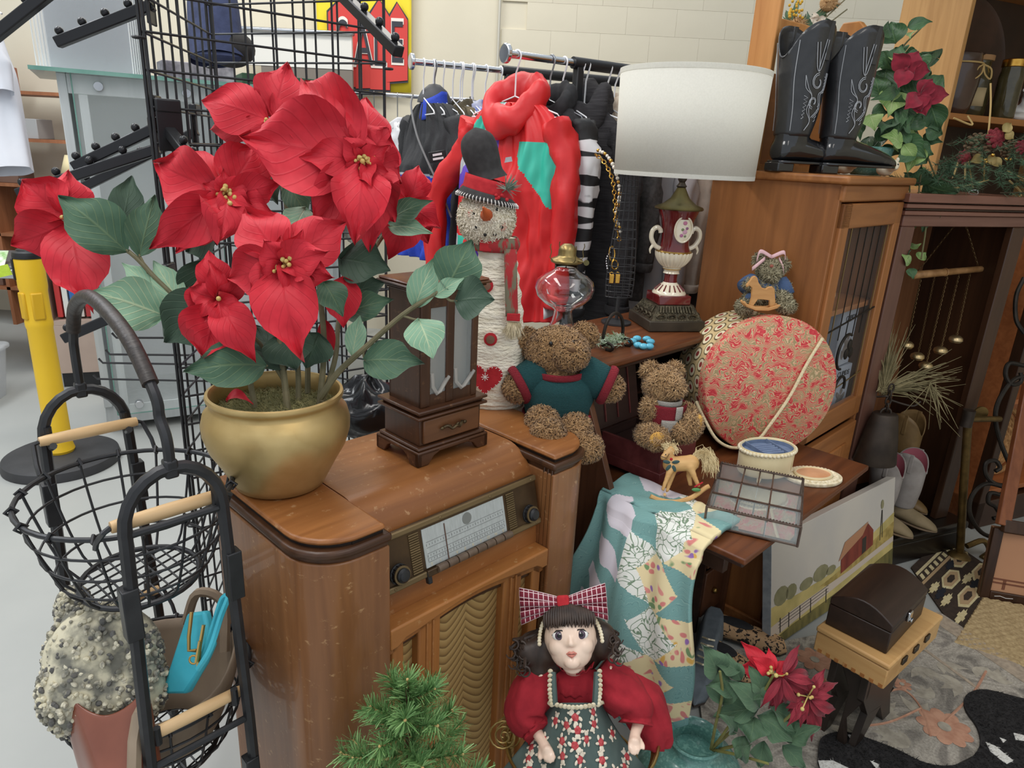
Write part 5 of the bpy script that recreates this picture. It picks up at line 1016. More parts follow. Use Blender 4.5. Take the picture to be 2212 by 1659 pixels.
for i in range(24):
    for j in range(4):
        a=2*PI*(i+.5*(j%2))/24; rr_=HR-.0082; ct_=V((rr_*math.cos(a),rr_*math.sin(a),-.076-.048*j)); zc=V((math.cos(a),math.sin(a),0)); m3=HM@Matrix.Translation(ct_)@V((0,0,1)).rotation_difference(zc).to_matrix().to_4x4(); m3=WM[hb].inverted()@m3
        for q in (med,me2,me3):
            o=q if first else q.copy()
            if not first: COL.objects.link(o); o.parent=hbb
            o.matrix_local=m3
        first=False
M_cord=mat('cream_cord',(232,216,178),(214,196,156),rough=.9,scale=(200,200,200),bump=.3)
def HP(x,y,z): return HM@V((x,y,z))
MB().tube(cat([HP(.145,.15,.003),HP(.10,.07,.008),HP(.055,-.03,.010),HP(.0,-.12,.010),HP(-.035,-.165,.010),HP(-.10,-.19,.006),HP(-.16,-.165,.0),HP(-.20,-.10,-.02),HP(-.21,-.06,-.06)],6),.0048,8).build('cord',M_cord,hb,world=True)
MB().tube(cat([HP(.19,-.02,-.02),HP(.225,-.05,-.05),HP(.20,-.06,-.09)],6),.0045,8).build('cord',M_cord,hb,world=True)
# ================= bear with toy horse on the hat box =================
D=2.16; M_g1=mat('grey_fur',(150,140,112),(132,122,96),rough=1,scale=40); M_g2=mat('grey_fur_light',(182,174,146),(160,150,122),rough=1,scale=40)
EG=[(at(1660,602,D),(.036,.034,.032),None),(at(1662,612,D-.025),(.022,.02,.018),None),(at(1638,578,D),(.016,.01,.016),None),(at(1688,590,D),(.016,.01,.018),None),(at(1652,645,D+.01),(.036,.034,.04),None),(at(1618,632,D-.035),(.016,.02,.014),None),(at(1605,680,D-.03),(.022,.028,.020),None),(at(1622,662,D-.01),(.024,.03,.02),None),(at(1695,678,D-.04),(.024,.028,.020),None),(at(1684,660,D-.01),(.026,.03,.022),None),(at(1690,645,D),(.018,.018,.026),None)]
b3=bear('bow_bear','small grey bear with pink bow and blue sweater hugging a toy horse','teddy bear',EG,M_g1,M_g2,8000,.009,.007,at(1652,690,D),.0016)
for p,q in (((1625,622,D),(1603,638,D-.015)),((1680,622,D),(1697,655,D-.01))):
    MB().tube([at(*p),at(*p).lerp(at(*q),.5),at(*q)],[.024,.027,.024],16).build('sleeve',M_kb,b3,world=True,ang=90)
for p in ((1618,660,D-.03),(1662,658,D-.03)): MB().ell(at(*p),(.016,.014,.016),14,10).build('trouser_leg',M_kb,b3,world=True)
MB().ell(at(1652,640,D+.008),(.041,.039,.036),20,12).build('sweater',M_kb,b3,world=True)
MB().ell(at(1664,592,D-.052),(.006,.004,.005),10,8).build('nose',mat('bear_nose',(150,84,70),rough=.8),b3,world=True)
M_pink=mat('pink_ribbon',(232,190,192),(220,174,178),rough=.6,scale=30)
for a,b_,c_ in (((1664,572),(1640,560),(1632,580)),((1664,572),(1690,562),(1694,576)),((1650,575),(1632,590),(1622,598)),((1680,575),(1688,592),(1690,606))):
    q=cat([at(*a,D-.02),at(*b_,D-.03),at(*c_,D-.02)],5); MB().grid(lambda u,v:q[min(int(u*10),10)]+Up*(.012*(v-.5)),10,2).build('bow',M_pink,b3,world=True,solid=.002)
M_toy=mat('toy_wood',(206,154,96),(190,136,80),rough=.5,scale=(12,60,60))
hs_=[(-.038,.060),(-.047,.066),(-.054,.060),(-.056,.068),(-.048,.080),(-.042,.092),(-.034,.096),(-.026,.090),(-.020,.076),(-.008,.062),(.006,.058),(.012,.064),(.024,.066),(.032,.058),(.036,.044),(.042,.020),(.038,.004),(.026,.004),(.022,.024),(.0,.026),(-.014,.026),(-.026,.004),(-.038,.004),(-.034,.030)]
b3h=thing('toy_horse','flat wooden toy rocking horse held by the grey bear','toy horse',at(1640,682,D-.075),rad(6))
MB().prism(hs_,-.005,.005,'xz').build('horse',M_toy,b3h,bev=.002)
for y in (-.014,.006):
    MB().prism([(-.062,.016),(-.05,.004),(-.02,-.006),(.02,-.006),(.046,.002),(.056,.012),(.05,.014),(.02,.004),(-.02,.004),(-.048,.012),(-.058,.022)],y,y+.008,'xz').build('rocker',M_toy,b3h,bev=.002)
b3.location.z+=.024; b3h.location.z+=.024
# ================= rocking horse ornament =================
M_hw=mat('maple',(216,172,112),(198,150,92),rough=.45,scale=(10,50,50)); M_hair=mat('flax_hair',(224,204,158),(200,176,128),rough=.9,scale=60); M_teal=mat('teal_ribbon',(60,84,84),rough=.7)
rh=thing('rocking_horse','wooden rocking horse ornament with flax mane and green bow','rocking horse',at(1462,1082,1.80)); D=1.80
hm=MB()
for p,q,r0,r1 in (((1448,1003,D),(1492,1000,D),.020,.021),((1447,1000,D),(1443,975,D-.005),.016,.011),((1448,973,D-.005),(1433,988,D-.012),.0115,.008)): hm.tube([at(*p),at(*p).lerp(at(*q),.5),at(*q)],[r0,(r0+r1)/2,r1],14); hm.ell(at(*p),r0*1.02,14,10); hm.ell(at(*q),r1*1.05,14,10)
for (a,b_,c_),r in ((((1450,1010,D-.015),(1440,1035,D-.02),(1431,1060,D-.02)),.008),(((1456,1012,D+.01),(1448,1040,D+.01),(1440,1063,D+.005)),.008),(((1490,1008,D-.012),(1500,1030,D-.015),(1510,1052,D-.015)),.009),(((1492,1006,D+.012),(1488,1030,D+.012),(1492,1050,D+.012)),.009)):
    hm.tube([at(*a),at(*b_),at(*c_)],[r*1.3,r*.8,r*.62],10); hm.ell(at(*a),r*1.35,10,8)
for dx in (-1,4): hm.tube([at(1446+dx,972,D-.006),at(1447+dx,964,D-.006)],[.004,.001],8)
hm.build('horse_body',M_hw,rh,world=True,remesh=.0035,smo=3)
for dy in (-.016,.014):
    rp=cat([at(1405,1072,D+dy),at(1425,1080,D+dy),at(1460,1084,D+dy),at(1495,1074,D+dy),at(1522,1055,D+dy),at(1532,1050,D+dy)],5); MB().tube(rp,[.0062]*len(rp),8).build('rocker',M_hw,rh,world=True)
for px in (1436,1502): MB().cyl(at(px,1068 if px<1450 else 1058,D-.02),at(px,1068 if px<1450 else 1058,D+.018),.004,n=8).build('cross_rod',M_hw,rh,world=True)
def tuft(base,dirs,n,ln,sp,name,seed,par,mt=None,w=.0009):
    rn=random.Random(seed);mb=MB()
    for _ in range(n):
        p=V(base)+V((rn.gauss(0,sp),rn.gauss(0,sp),rn.gauss(0,sp))); l=ln*rn.uniform(.7,1.2); pts=[p]
        for d in dirs: pts.append(pts[-1]+(V(d)+V((rn.gauss(0,.22),rn.gauss(0,.22),rn.gauss(0,.22))))*l/len(dirs))
        s_=Rt*w
        vs=[];
        for i,q in enumerate(pts): vs+=[q-s_*(1-i/len(pts)*.8),q+s_*(1-i/len(pts)*.8)]
        mb._add(vs,[(2*i,2*i+1,2*i+3,2*i+2) for i in range(len(pts)-1)])
    return mb.build(name,mt or M_hair,par,world=True,kind='stuff',smooth=False)
tuft(at(1498,992,D),[Rt*.8+Up*.7,Rt*1.0+Up*.1,Rt*.5-Up*1.0,-Up*1.1],320,.075,.003,'tail',2,rh); tuft(at(1448,970,D),[Up*.4+Rt*.5,Rt*.4-Up*.8],180,.022,.006,'mane',3,rh); tuft(at(1440,966,D-.01),[Up*.6-Rt*.3,-Rt*.5-Up*.3],60,.016,.004,'forelock',4,rh)
for dx,dy in ((-10,-2),(10,-2),(-6,10),(6,12)): MB().ell(at(1450+dx,1000+dy,D-.024),(.010,.002,.005),10,6,(0,math.atan2(dy,dx),0)).build('bow',M_teal,rh,world=True)
MB().ell(at(1450,992,D-.026),.004,8,6).build('holly_berry',M_rfelt,rh,world=True); MB().ell(at(1438,982,D-.022),.0018,8,6).build('eye',M_bead,rh,world=True); MB().tube([at(1428,985,D-.02),at(1440,990,D-.02),at(1446,980,D-.02)],.0008,5).build('bridle',M_bead,rh,world=True)
MB().ell(at(1504,1058,D-.026),(.012,.004,.005),10,6).build('holly_leaf',mat('holly',(84,140,84),rough=.6),rh,world=True); MB().tube([at(1500,1052,D-.026),at(1518,1042,D-.02)],.002,6).build('candy_stick',M_rfelt,rh,world=True)
# ================= ivory ring box and its lid =================
M_sat=mat('ivory_satin',(232,214,170),(218,198,152),rough=.35,scale=12,sheen=.4); M_blue=mat('blue_velvet',(116,132,158),(104,118,146),rough=.95,scale=40); M_lac=mat('cream_lace_trim',(240,228,200),(206,190,154),rough=.8,scale=90)
ib=thing('ring_box','oval ivory satin ring box with blue velvet inside on small feet','jewelry box',UVZ(1.835,.745,.753),rad(20))
MB().lathe([(.0,.014),(.080,.014),(.083,.02),(.085,.088),(.082,.092),(.079,.090),(.078,.075),(.0,.074)],48,sx=1,sy=.72).build('box_body',M_sat,ib,ang=50)
MB().lathe([(.0,.0745),(.077,.0755),(.078,.086)],48,sx=1,sy=.72,cap=False).build('lining',M_blue,ib)
for k in range(5): MB().cyl((-.035,-.03+k*.013,.080),(.030,-.03+k*.013,.080),.0055,n=10).build('ring_roll',M_blue,ib)
for x in (-.04,.035): MB().bb(x-.0015,x+.0015,-.05,.05,.075,.088).build('divider',M_blue,ib)
lt=MB()
for k in range(44):
    a=2*PI*k/44; lt.ell((.0855*math.cos(a),.0855*.72*math.sin(a),.084),.0055,8,6)
lt.build('lace_trim',M_lac,ib)
for a in (rad(-50),rad(-130),rad(50),rad(130)): MB().tube([(.066*math.cos(a),.066*.72*math.sin(a),.018),(.076*math.cos(a),.076*.72*math.sin(a),.008),(.080*math.cos(a),.080*.72*math.sin(a),.0)],[.008,.006,.004],8).build('foot',M_sat,ib)
for a in (-.9,.6,2.2): MB().cyl((.0855*math.cos(a),.0855*.72*math.sin(a),.03),(.0855*math.cos(a),.0855*.72*math.sin(a),.075),.0016,n=5).build('pleat',M_sat,ib)
il=thing('oval_lace_plaque','oval cream lace-edged lid with peach satin centre lying on the desk leaf','lid',UVZ(1.925,.638,.753),rad(10))
MB().lathe([(.0,.0),(.082,.0),(.086,.004),(.085,.010),(.07,.013),(.0,.013)],48,sx=1,sy=.72).build('lid_plate',M_lac,il,ang=50)
MB().lathe([(.052,.012),(.05,.017),(.02,.020),(.0,.0205)],40,sx=1,sy=.72).build('satin_centre',mat('peach_satin',(222,170,130),(206,146,104),rough=.35,scale=14),il)
MB().tube([(.053*math.cos(t),.053*.72*math.sin(t),.016) for t in [2*PI*i/40 for i in range(40)]],.004,6,True).build('satin_rope',M_sat,il); ls=MB()
for k in range(40):
    a=2*PI*k/40; ls.ell((.070*math.cos(a),.070*.72*math.sin(a),.013),(.006,.005,.003),8,6)
ls.build('lace_knots',M_lac,il)
# ================= glass display tray =================
M_came2=mat('lead_came',(96,80,72),(116,100,90),rough=.35,metal=.7,scale=40); M_mirr=mat('mirror',(206,206,204),rough=.03,metal=1)
gt=thing('glass_tray','shallow leaded glass jewellery tray with compartments and mirrored base','glass tray',UVZ(1.515,.505,.754),YAW+rad(22))
GW,GD,GHh=.285,.215,.05
MB().bb(0,GW,0,GD,.0,.003).build('mirror_base',M_mirr,gt,smooth=False)
for (a,b_) in (((0,0),(GW,0)),((GW,0),(GW,GD)),((GW,GD),(0,GD)),((0,GD),(0,0))):
    MB().bar((a[0],a[1],.027),(b_[0],b_[1],.027),.0022,.05).build('glass_side',M_gl,gt,smooth=False)
    for z in (.003,.052): MB().bar((a[0],a[1],z),(b_[0],b_[1],z),.005,.005).build('came',M_came2,gt,bev=.001)
    MB().cyl((a[0],a[1],0),(a[0],a[1],.053),.0032,n=8).build('came',M_came2,gt)
    L_=math.hypot(b_[0]-a[0],b_[1]-a[1]); n=int(L_/.007); bt=MB()
    for k in range(n): f=(k+.5)/n; bt.ell((a[0]+(b_[0]-a[0])*f,a[1]+(b_[1]-a[1])*f,.0555),.0022,6,4)
    bt.build('beaded_edge',M_came2,gt)
for (a,b_) in (((.095,0),(.095,GD)),((.19,0),(.19,GD)),((0,.075),(GW,.075)),((0,.15),(GW,.15)),((.19,.11),(GW,.11))):
    MB().bar((a[0],a[1],.025),(b_[0],b_[1],.025),.0018,.042).build('divider_glass',M_gl,gt,smooth=False); MB().bar((a[0],a[1],.047),(b_[0],b_[1],.047),.004,.004).build('divider_came',M_came2,gt)
# ================= quilt hanging over the end of the leaf =================
def printed(name,base,c2,c3,sc,kind='vine'):
    m,nt,b=newmat(name); L=nt.links.new; co=coords(nt); no=nd(nt,'ShaderNodeTexNoise',_Scale=sc*.35,_Detail=1.); L(co,no.inputs['Vector']); mx=nd(nt,'ShaderNodeMix',data_type='RGBA',blend_type='LINEAR_LIGHT',i0=.05); L(co,mx.inputs[6]); L(no.outputs[1],mx.inputs[7])
    if kind=='paisley':
        w=nd(nt,'ShaderNodeTexWave',_Scale=sc,_Distortion=14.,_Detail=2.,wave_type='RINGS'); L(mx.outputs[2],w.inputs['Vector']); r=ramp(nt,[(.2,base),(.45,c2),(.6,c3),(.8,base)]); L(w.outputs['Fac'],r.inputs[0])
    elif kind=='vine':
        v=nd(nt,'ShaderNodeTexVoronoi',_Scale=sc,feature='DISTANCE_TO_EDGE'); L(mx.outputs[2],v.inputs['Vector']); v2=nd(nt,'ShaderNodeTexVoronoi',_Scale=sc*1.5); L(mx.outputs[2],v2.inputs['Vector']); r0=ramp(nt,[(.03,(255,255,255)),(.06,(0,0,0))]); L(v.outputs[0],r0.inputs[0]); r1=ramp(nt,[(.22,(255,255,255)),(.27,(0,0,0))]); L(v2.outputs['Distance'],r1.inputs[0]); mm=nd(nt,'ShaderNodeMath',operation='MAXIMUM'); L(r0.outputs[0],mm.inputs[0]); L(r1.outputs[0],mm.inputs[1]); r=nd(nt,'ShaderNodeMix',data_type='RGBA'); L(mm.outputs[0],r.inputs[0]); r.inputs[6].default_value=lin(base); r.inputs[7].default_value=lin(c2)
        L(r.outputs[2],b.inputs['Base Color']); b.inputs['Roughness'].default_value=.9; return m
    else:
        v=nd(nt,'ShaderNodeTexVoronoi',_Scale=sc); L(mx.outputs[2],v.inputs['Vector']); r0=ramp(nt,[(.30,(255,255,255)),(.42,(0,0,0))]); L(v.outputs['Distance'],r0.inputs[0]); r1=ramp(nt,[(.2,(214,130,124)),(.4,(222,176,90)),(.55,(150,110,176)),(.7,(120,150,104)),(.85,(222,146,136))],'CONSTANT'); sp=nd(nt,'ShaderNodeSeparateColor'); L(v.outputs['Color'],sp.inputs[0]); L(sp.outputs[0],r1.inputs[0]); r=nd(nt,'ShaderNodeMix',data_type='RGBA'); L(r0.outputs[0],r.inputs[0]); r.inputs[6].default_value=lin(base); L(r1.outputs[0],r.inputs[7]); L(r.outputs[2],b.inputs['Base Color']); b.inputs['Roughness'].default_value=.9; return m
    L(r.outputs[0],b.inputs['Base Color']); b.inputs['Roughness'].default_value=.9; return m
Q_teal=printed('quilt_paisley',(118,160,156),(138,176,170),(98,140,138),30,'paisley'); Q_white=mat('quilt_lavender',(216,208,214),(206,198,206),rough=.9,scale=6); Q_vine=printed('quilt_vine',(232,232,224),(120,142,116),None,46,'vine'); Q_flor=printed('quilt_floral',(232,214,168),None,None,38,'floral')
qm=MB(); QN,QM=150,270
bulge=lambda s:.05+.05*math.sin(PI*min(1,s*1.1))
def qpt(s,t):
    # s: 0 right edge (front of leaf) .. 1 left/back edge ; t: 0 on the leaf .. 1 bottom hem
    v=.645+.325*s; zb=.30-.10*math.sin(PI*min(1,s*1.5))*(1 if s<.67 else 0)+.16*max(0,s-.45)**1.0*1.2
    fold=.010*math.sin(s*11+t*3)+.008*math.sin(s*23+1+t*5)
    if t<.13:
        k=t/.13; return UVZ(1.50-.13*k,v+.02*(1-k)*math.sin(s*9),.7635+.010*(NZ.noise(V((s*7,t*20,0)))+.9)*.6)
    k=(t-.13)/.87; z=.7635-k*(.7635-zb); r=min(1,k*9); u=1.365-.018*r-bulge(s)*math.sin(PI*min(1,k*.9))*.8-.03*k-fold*r
    if k<.08: z=.7635-.016*(k/.08)**2
    vv=v+.012*math.sin(k*7+s*3)+(.03*k if s>.5 else 0)-.05*k*max(0,1-s*2)
    return UVZ(u,vv+.0,z)
qm.grid(qpt,QN,QM)
def pat(s,t):
    X_=s*.36; Y_=t*.72+.10*s
    if s>.86 or t>.95: return 0
    if X_>.20:   # edge row: teal melon patches against lavender points
        yy=(Y_/.135)%1; xx=(X_-.20)/.11
        return 1 if abs(yy-.5)<.46*(1-abs(xx-.55)*.9)-.10 and abs(yy-.5)<.16+.30*xx else 0
    k=Y_/.135; r=k%1; c=X_/.20; row=int(k)
    d1=(r-c*.9+.5*(row%2)); q=(r+c)%1
    if abs(c-.5)<.08+.42*abs(r-.5)*1.2 and r<.5: return 2 if row%2 else 3
    if abs(c-.5)<.06+.40*abs(r-.5)*1.2: return 3 if row%2 else 2
    if c<.5: return 3 if (row+(r>.5))%2 else 0
    return 0 if (row+(r>.5))%2 else 2
qm.mi=[pat((i+.5)/QN,(j+.5)/QM) for i in range(QN) for j in range(QM)]
tag(qm.build('patchwork_quilt',[Q_teal,Q_white,Q_vine,Q_flor],solid=.012,ang=90),'teal and white patchwork quilt with floral prints draped over the desk leaf','quilt')
# ================= porcelain doll in a wire basket =================
M_skin=mat('porcelain',(240,212,190),(236,202,180),rough=.3,scale=8,coat=.2); M_dhair=mat('dark_hair',(44,32,26),(64,48,38),rough=.45,scale=(60,60,8)); M_dred=mat('red_calico',(164,34,46),(144,26,38),rough=.9,scale=26,bump=.3,bscale=30); M_eye=mat('eye_white',(236,232,226),rough=.15); M_iris=mat('iris_brown',(78,62,76),rough=.1); M_lip=mat('lip_pink',(206,128,112),rough=.4); M_dk=mat('pupil',(20,16,18),rough=.1)
D=1.50; dp=at(1240,1659,D)
doll=thing('porcelain_doll','seated porcelain doll with dark hair, red sleeves and bear-print apron','doll',at(1240,1700,D))
X=lambda px,py,dd=0: at(px,py,D+dd)
hc=X(1232,1375,-.02)
tl=(EYE-hc).normalized(); fx=Rt*math.cos(rad(4))-Up*math.sin(rad(4))*-1*0+Up*.05; fx=(fx-tl*fx.dot(tl)).normalized(); fz=tl.cross(fx)*-1
if fz.z<0: fz=-fz
# face looks slightly down toward the viewer
def HF(x,y,z): return hc+fx*x+fz*z+tl*y
HRm=Matrix((fx,tl,fz)).transposed()
bd=MB()
bd.ell(HF(0,0,.004),(.056,.058,.064),28,20,HRm); bd.ell(HF(0,.014,-.026),(.045,.040,.040),22,16,HRm)
for s in (-1,1): bd.ell(HF(s*.023,.030,-.018),(.024,.022,.022),16,12,HRm); bd.ell(HF(s*.057,-.004,-.006),(.007,.010,.013),10,8,HRm)
bd.ell(HF(0,.042,-.050),(.017,.013,.013),14,10,HRm); bd.tube([HF(0,.050,.008),HF(0,.056,-.004),HF(0,.0585,-.013)],[.004,.0052,.006],10); bd.ell(HF(0,.0585,-.0145),.0066,10,8); bd.ell(HF(-.0055,.055,-.016),.0048,8,6); bd.ell(HF(.0055,.055,-.016),.0048,8,6)
bd.tube([HF(0,0,-.05),X(1240,1440),X(1240,1465)],[.024,.024,.03],16); bd.ell(X(1240,1500,.02),(.055,.04,.06),18,12); bd.ell(X(1245,1580,.02),(.065,.05,.06),18,12)
arms=[[(1178,1455),(1140,1510),(1150,1565),(1166,1592)],[(1305,1455),(1365,1500),(1385,1545),(1378,1572)]]
hands=[[(1172,1602),(1182,1624)],[(1372,1584),(1370,1606)]]
for ar_,ha in zip(arms,hands):
    bd.tube(cat([X(*p,-.01) for p in ar_],4),[.022]*4+[.019]*4+[.014]*4+[.012],12); w0=X(*ha[0],-.055);w1=X(*ha[1],-.075); bd.tube([X(*ar_[-2],-.015),w0,w1],[.014,.011,.013],10); bd.ell(w1,(.013,.010,.015),12,8)
    dn=(w1-w0).normalized(); sdv=dn.cross(tl).normalized()
    for k,o in enumerate((-.009,-.003,.003,.009)): b0=w1+sdv*o; L0=(.020,.024,.023,.018)[k]; bd.tube([b0,b0+dn*L0*.55+tl*.003,b0+dn*L0*1.0-tl*.004],[.0042,.0040,.0032],8); bd.ell(b0+dn*L0-tl*.004,.0033,8,6)
    tb0=w0.lerp(w1,.5)-sdv*.011*(1 if ar_[0][0]>1200 else -1); bd.tube([tb0,tb0+dn*.012-sdv*.008*(1 if ar_[0][0]>1200 else -1),tb0+dn*.020-sdv*.008*(1 if ar_[0][0]>1200 else -1)],[.005,.0045,.0035],8)
bd.build('body',M_skin,doll,world=True,remesh=.0027,smo=3)
for s in (-1,1):
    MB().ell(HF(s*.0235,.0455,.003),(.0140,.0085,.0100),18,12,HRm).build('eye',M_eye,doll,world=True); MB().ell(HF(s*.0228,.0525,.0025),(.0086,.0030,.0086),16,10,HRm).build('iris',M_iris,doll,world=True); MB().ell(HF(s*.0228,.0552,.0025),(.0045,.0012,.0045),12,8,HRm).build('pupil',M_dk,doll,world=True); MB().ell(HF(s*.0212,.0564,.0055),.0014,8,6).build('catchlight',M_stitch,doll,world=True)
    MB().tube([HF(s*.009,.0510,.006),HF(s*.017,.0550,.0125),HF(s*.028,.0530,.0125),HF(s*.0375,.0440,.004)],.0013,6).build('eyelash',M_dk,doll,world=True); MB().tube([HF(s*.011,.0555,.021),HF(s*.024,.0540,.0255),HF(s*.036,.0450,.020)],[.001,.0016,.0008],6).build('eyebrow',M_dhair,doll,world=True)
MB().tube([HF(-.0105,.0525,-.0335),HF(-.004,.0560,-.0310),HF(0,.0565,-.0325),HF(.004,.0560,-.0310),HF(.0105,.0525,-.0335)],[.0012,.0028,.0026,.0028,.0012],8).build('upper_lip',M_lip,doll,world=True); MB().tube([HF(-.0085,.0525,-.0355),HF(0,.0555,-.0385),HF(.0085,.0525,-.0355)],[.001,.0034,.001],8).build('lower_lip',M_lip,doll,world=True)
hr=MB()
hr.ell(HF(0,-.020,.022),(.070,.060,.062),22,14); hr.ell(HF(-.066,-.03,-.030),(.038,.036,.045),16,10); hr.ell(HF(-.092,-.02,-.028),(.032,.03,.030),16,10); hr.ell(HF(.066,-.03,-.012),(.034,.034,.045),16,10); hr.ell(HF(-.07,-.04,-.06),(.04,.03,.03),14,10); hr.ell(HF(0,-.05,-.03),(.07,.04,.06),16,10)
hair=hr.build('hair',M_dhair,doll,world=True,remesh=.006,smo=3); rn=random.Random(12)
for i in range(22):   # fringe locks
    x=-.050+.100*i/21; a=math.asin(max(-1,min(1,x/.062))); y0=.052*math.cos(a); MB().tube(cat([HF(x*.8,y0*.55,.070),HF(x*.98,y0*.95+.004,.050),HF(x*1.04,y0*1.06+.006,.030),HF(x*1.02+.004*rn.uniform(-1,1),y0*1.08+.003,.017+.004*rn.random()+.18*abs(x)*-1*.35)],4),[.0055,.0055,.0052,.005,.0048,.0046,.0044,.004,.0036,.003,.0024,.0016,.0008],6).build('hair_lock',M_dhair,hair,world=True)
for i in range(30):   # side curls
    s=-1 if i%3 else 1; b0=HF(s*(.055+.01*rn.random()),-.005-.02*rn.random(),.02-.02*rn.random()); e=HF(s*(.085+.045*rn.random()*(1 if s<0 else .4)),-.01+.02*rn.random(),-.055+.06*rn.random()); pts=[b0,b0.lerp(e,.4)+fx*s*.016,e]
    for k in range(6): aa=k*.9; pts.append(e+fx*s*(-.010*math.sin(aa))+fz*(-.010*(1-math.cos(aa))))
    q=cat(pts,3); MB().tube(q,[.0045*(1-j/len(q)*.75) for j in range(len(q))],6).build('hair_lock',M_dhair,hair,world=True)
# lace headband and plaid bow
hl=MB()
for i in range(40):
    a=PI*i/39; hl.ell(HF(.066*math.cos(a),.018,-.012+.078*math.sin(a)),.0045,8,6)
hl.build('lace_headband',M_lac,doll,world=True)
m,nt,b=newmat('plaid_ribbon'); L=nt.links.new; co=coords(nt,(1,1,1),'UV'); sp=nd(nt,'ShaderNodeSeparateXYZ'); L(co,sp.inputs[0]); out=[]
for i,k in ((0,9.),(1,5.)):
    a=nd(nt,'ShaderNodeMath',operation='MULTIPLY',i1=k); L(sp.outputs[i],a.inputs[0]); p_=nd(nt,'ShaderNodeMath',operation='PINGPONG',i1=.5); L(a.outputs[0],p_.inputs[0]); r=ramp(nt,[(.07,(255,255,255)),(.10,(60,60,60)),(.3,(0,0,0))]); L(p_.outputs[0],r.inputs[0]); out.append(r.outputs[0])
mm=nd(nt,'ShaderNodeMath',operation='MAXIMUM'); L(out[0],mm.inputs[0]); L(out[1],mm.inputs[1]); r=ramp(nt,[(0,(116,24,44)),(.3,(150,48,66)),(1,(226,200,200))]); L(mm.outputs[0],r.inputs[0]); L(r.outputs[0],b.inputs['Base Color']); b.inputs['Roughness'].default_value=.8; M_pl=m
bc=HF(-.010,.022,.068)
for s in (-1,1):
    for k,(dz,w) in enumerate(((.010,.030),(-.004,.034),(-.016,.026))):
        bw=MB().grid(lambda u,v:bc+fx*s*(.092*u)+fz*(dz*u*1.5+w*(v-.5)*(.35+.9*u**.7)+.004*math.sin(v*9))+tl*(.012+.014*math.sin(PI*u)+.006*math.sin(v*12)*u-.006*k),12,8); bw.build('bow_loop',M_pl,doll,world=True,solid=.002,ang=90)
MB().box(bc+tl*.014,(.026,.02,.030),Matrix((fx,tl,fz)).transposed()).build('bow_knot',M_rfelt,doll,world=True,bev=.005,bs=3)
# red blouse: yoke, ruffle collar, puffed sleeves
by=MB(); by.ell(X(1240,1490,.015),(.070,.052,.062),22,14); blouse=by.build('blouse',M_dred,doll,world=True)
def ruff(c,rx,rz,h,n,amp,seed=0,up=None,sw=.0):
    c=V(c); return MB().grid(lambda u,v:c+Rt*((rx+h*.5*v)*math.cos(2*PI*u))+V((0,1,0))*((rz+h*.4*v)*math.sin(2*PI*u))+V((0,0,1))*(-h*v*(.6)+amp*math.sin(n*2*PI*u)*v),120,5,cu=True)
ruff(X(1240,1455,.0),.036,.034,.034,17,.004).build('collar_ruffle',M_dred,blouse,world=True,solid=.002,ang=90)
MB().grid(lambda u,v:X(1240,1440,0)+Rt*((.030+.012*v)*math.cos(2*PI*u))+V((0,1,0))*((.030+.012*v)*math.sin(2*PI*u))+V((0,0,.004+.016*v+.004*math.sin(2*PI*14*u)*v)),112,4,cu=True).build('neck_frill',M_dred,blouse,world=True,solid=.0015,ang=90)
def sleeve(pts,rs,seed):
    q=cat(pts,6); k=len(q); rn=random.Random(seed); mb=MB(); n=30; ph=rn.random()*6
    def rr(i):
        f=i/(k-1)*(len(rs)-1);j=min(int(f),len(rs)-2);return rs[j]+(rs[j+1]-rs[j])*(f-j)
    mb.tube(q,[rr(i) for i in range(k)],n)
    for i in range(k):
        c=q[i]
        for j in range(n):
            a=2*PI*j/n; idx=i*n+j; mb.v[idx]=c+(mb.v[idx]-c)*(1+.08*math.sin(5*a+ph+i*.35)+.05*math.sin(9*a+i*.6)+(.10*math.sin(11*a) if i>k-5 else 0))
    return mb
s1=sleeve([X(1190,1450,.01),X(1155,1490,-.005),X(1135,1540,-.015),X(1155,1570,-.025),X(1164,1584,-.035)],[.036,.046,.042,.030,.032],1); s1.build('sleeve',M_dred,blouse,world=True,ang=90)
s2=sleeve([X(1290,1450,.01),X(1335,1490,-.005),X(1368,1525,-.02),X(1374,1552,-.03),X(1374,1564,-.035)],[.036,.048,.042,.030,.034],2); s2.build('sleeve',M_dred,blouse,world=True,ang=90)
sleeve([X(1330,1470,.03),X(1385,1520,.025),X(1408,1570,.015),X(1410,1610,.01)],[.03,.05,.045,.035],6).build('dress_fold',M_dred,blouse,world=True,ang=90)
# apron with printed bears
M_ap=mat('apron_green',(88,104,100),(78,94,90),rough=.9,scale=18,bump=.2,bscale=26); M_pb=mat('print_bear',(226,214,194),rough=.9); M_pr=mat('print_red',(168,52,58),(200,90,92),rough=.9,scale=160)
apc=X(1240,1560,.0)
def apf(u,v):
    a=PI+PI*u; px=1242+(60+110*v**1.3)*(2*u-1); py=1518+160*v+10*math.sin(PI*u)*v; dd=-.070*math.sin(PI*u)-.035*v+.008*math.sin(u*20+2*v)*v+.012*math.sin(u*9)*v; return X(px,py,dd)
ap=MB().grid(apf,48,24).build('apron',M_ap,doll,world=True,solid=.003,ang=90)
MB().grid(lambda u,v:X(1242+(62+3*v)*(2*u-1),1470+52*v,-.058*math.sin(PI*(.12+.76*u))-.006),20,5).build('apron_bib',M_ap,doll,world=True,solid=.003,ang=90) if False else None
for s in (-1,1): MB().tube(cat([X(1242+s*48,1452,-.045),X(1242+s*46,1490,-.06),X(1242+s*44,1520,-.062)],4),.007,6).build('apron_strap',M_ap,doll,world=True)
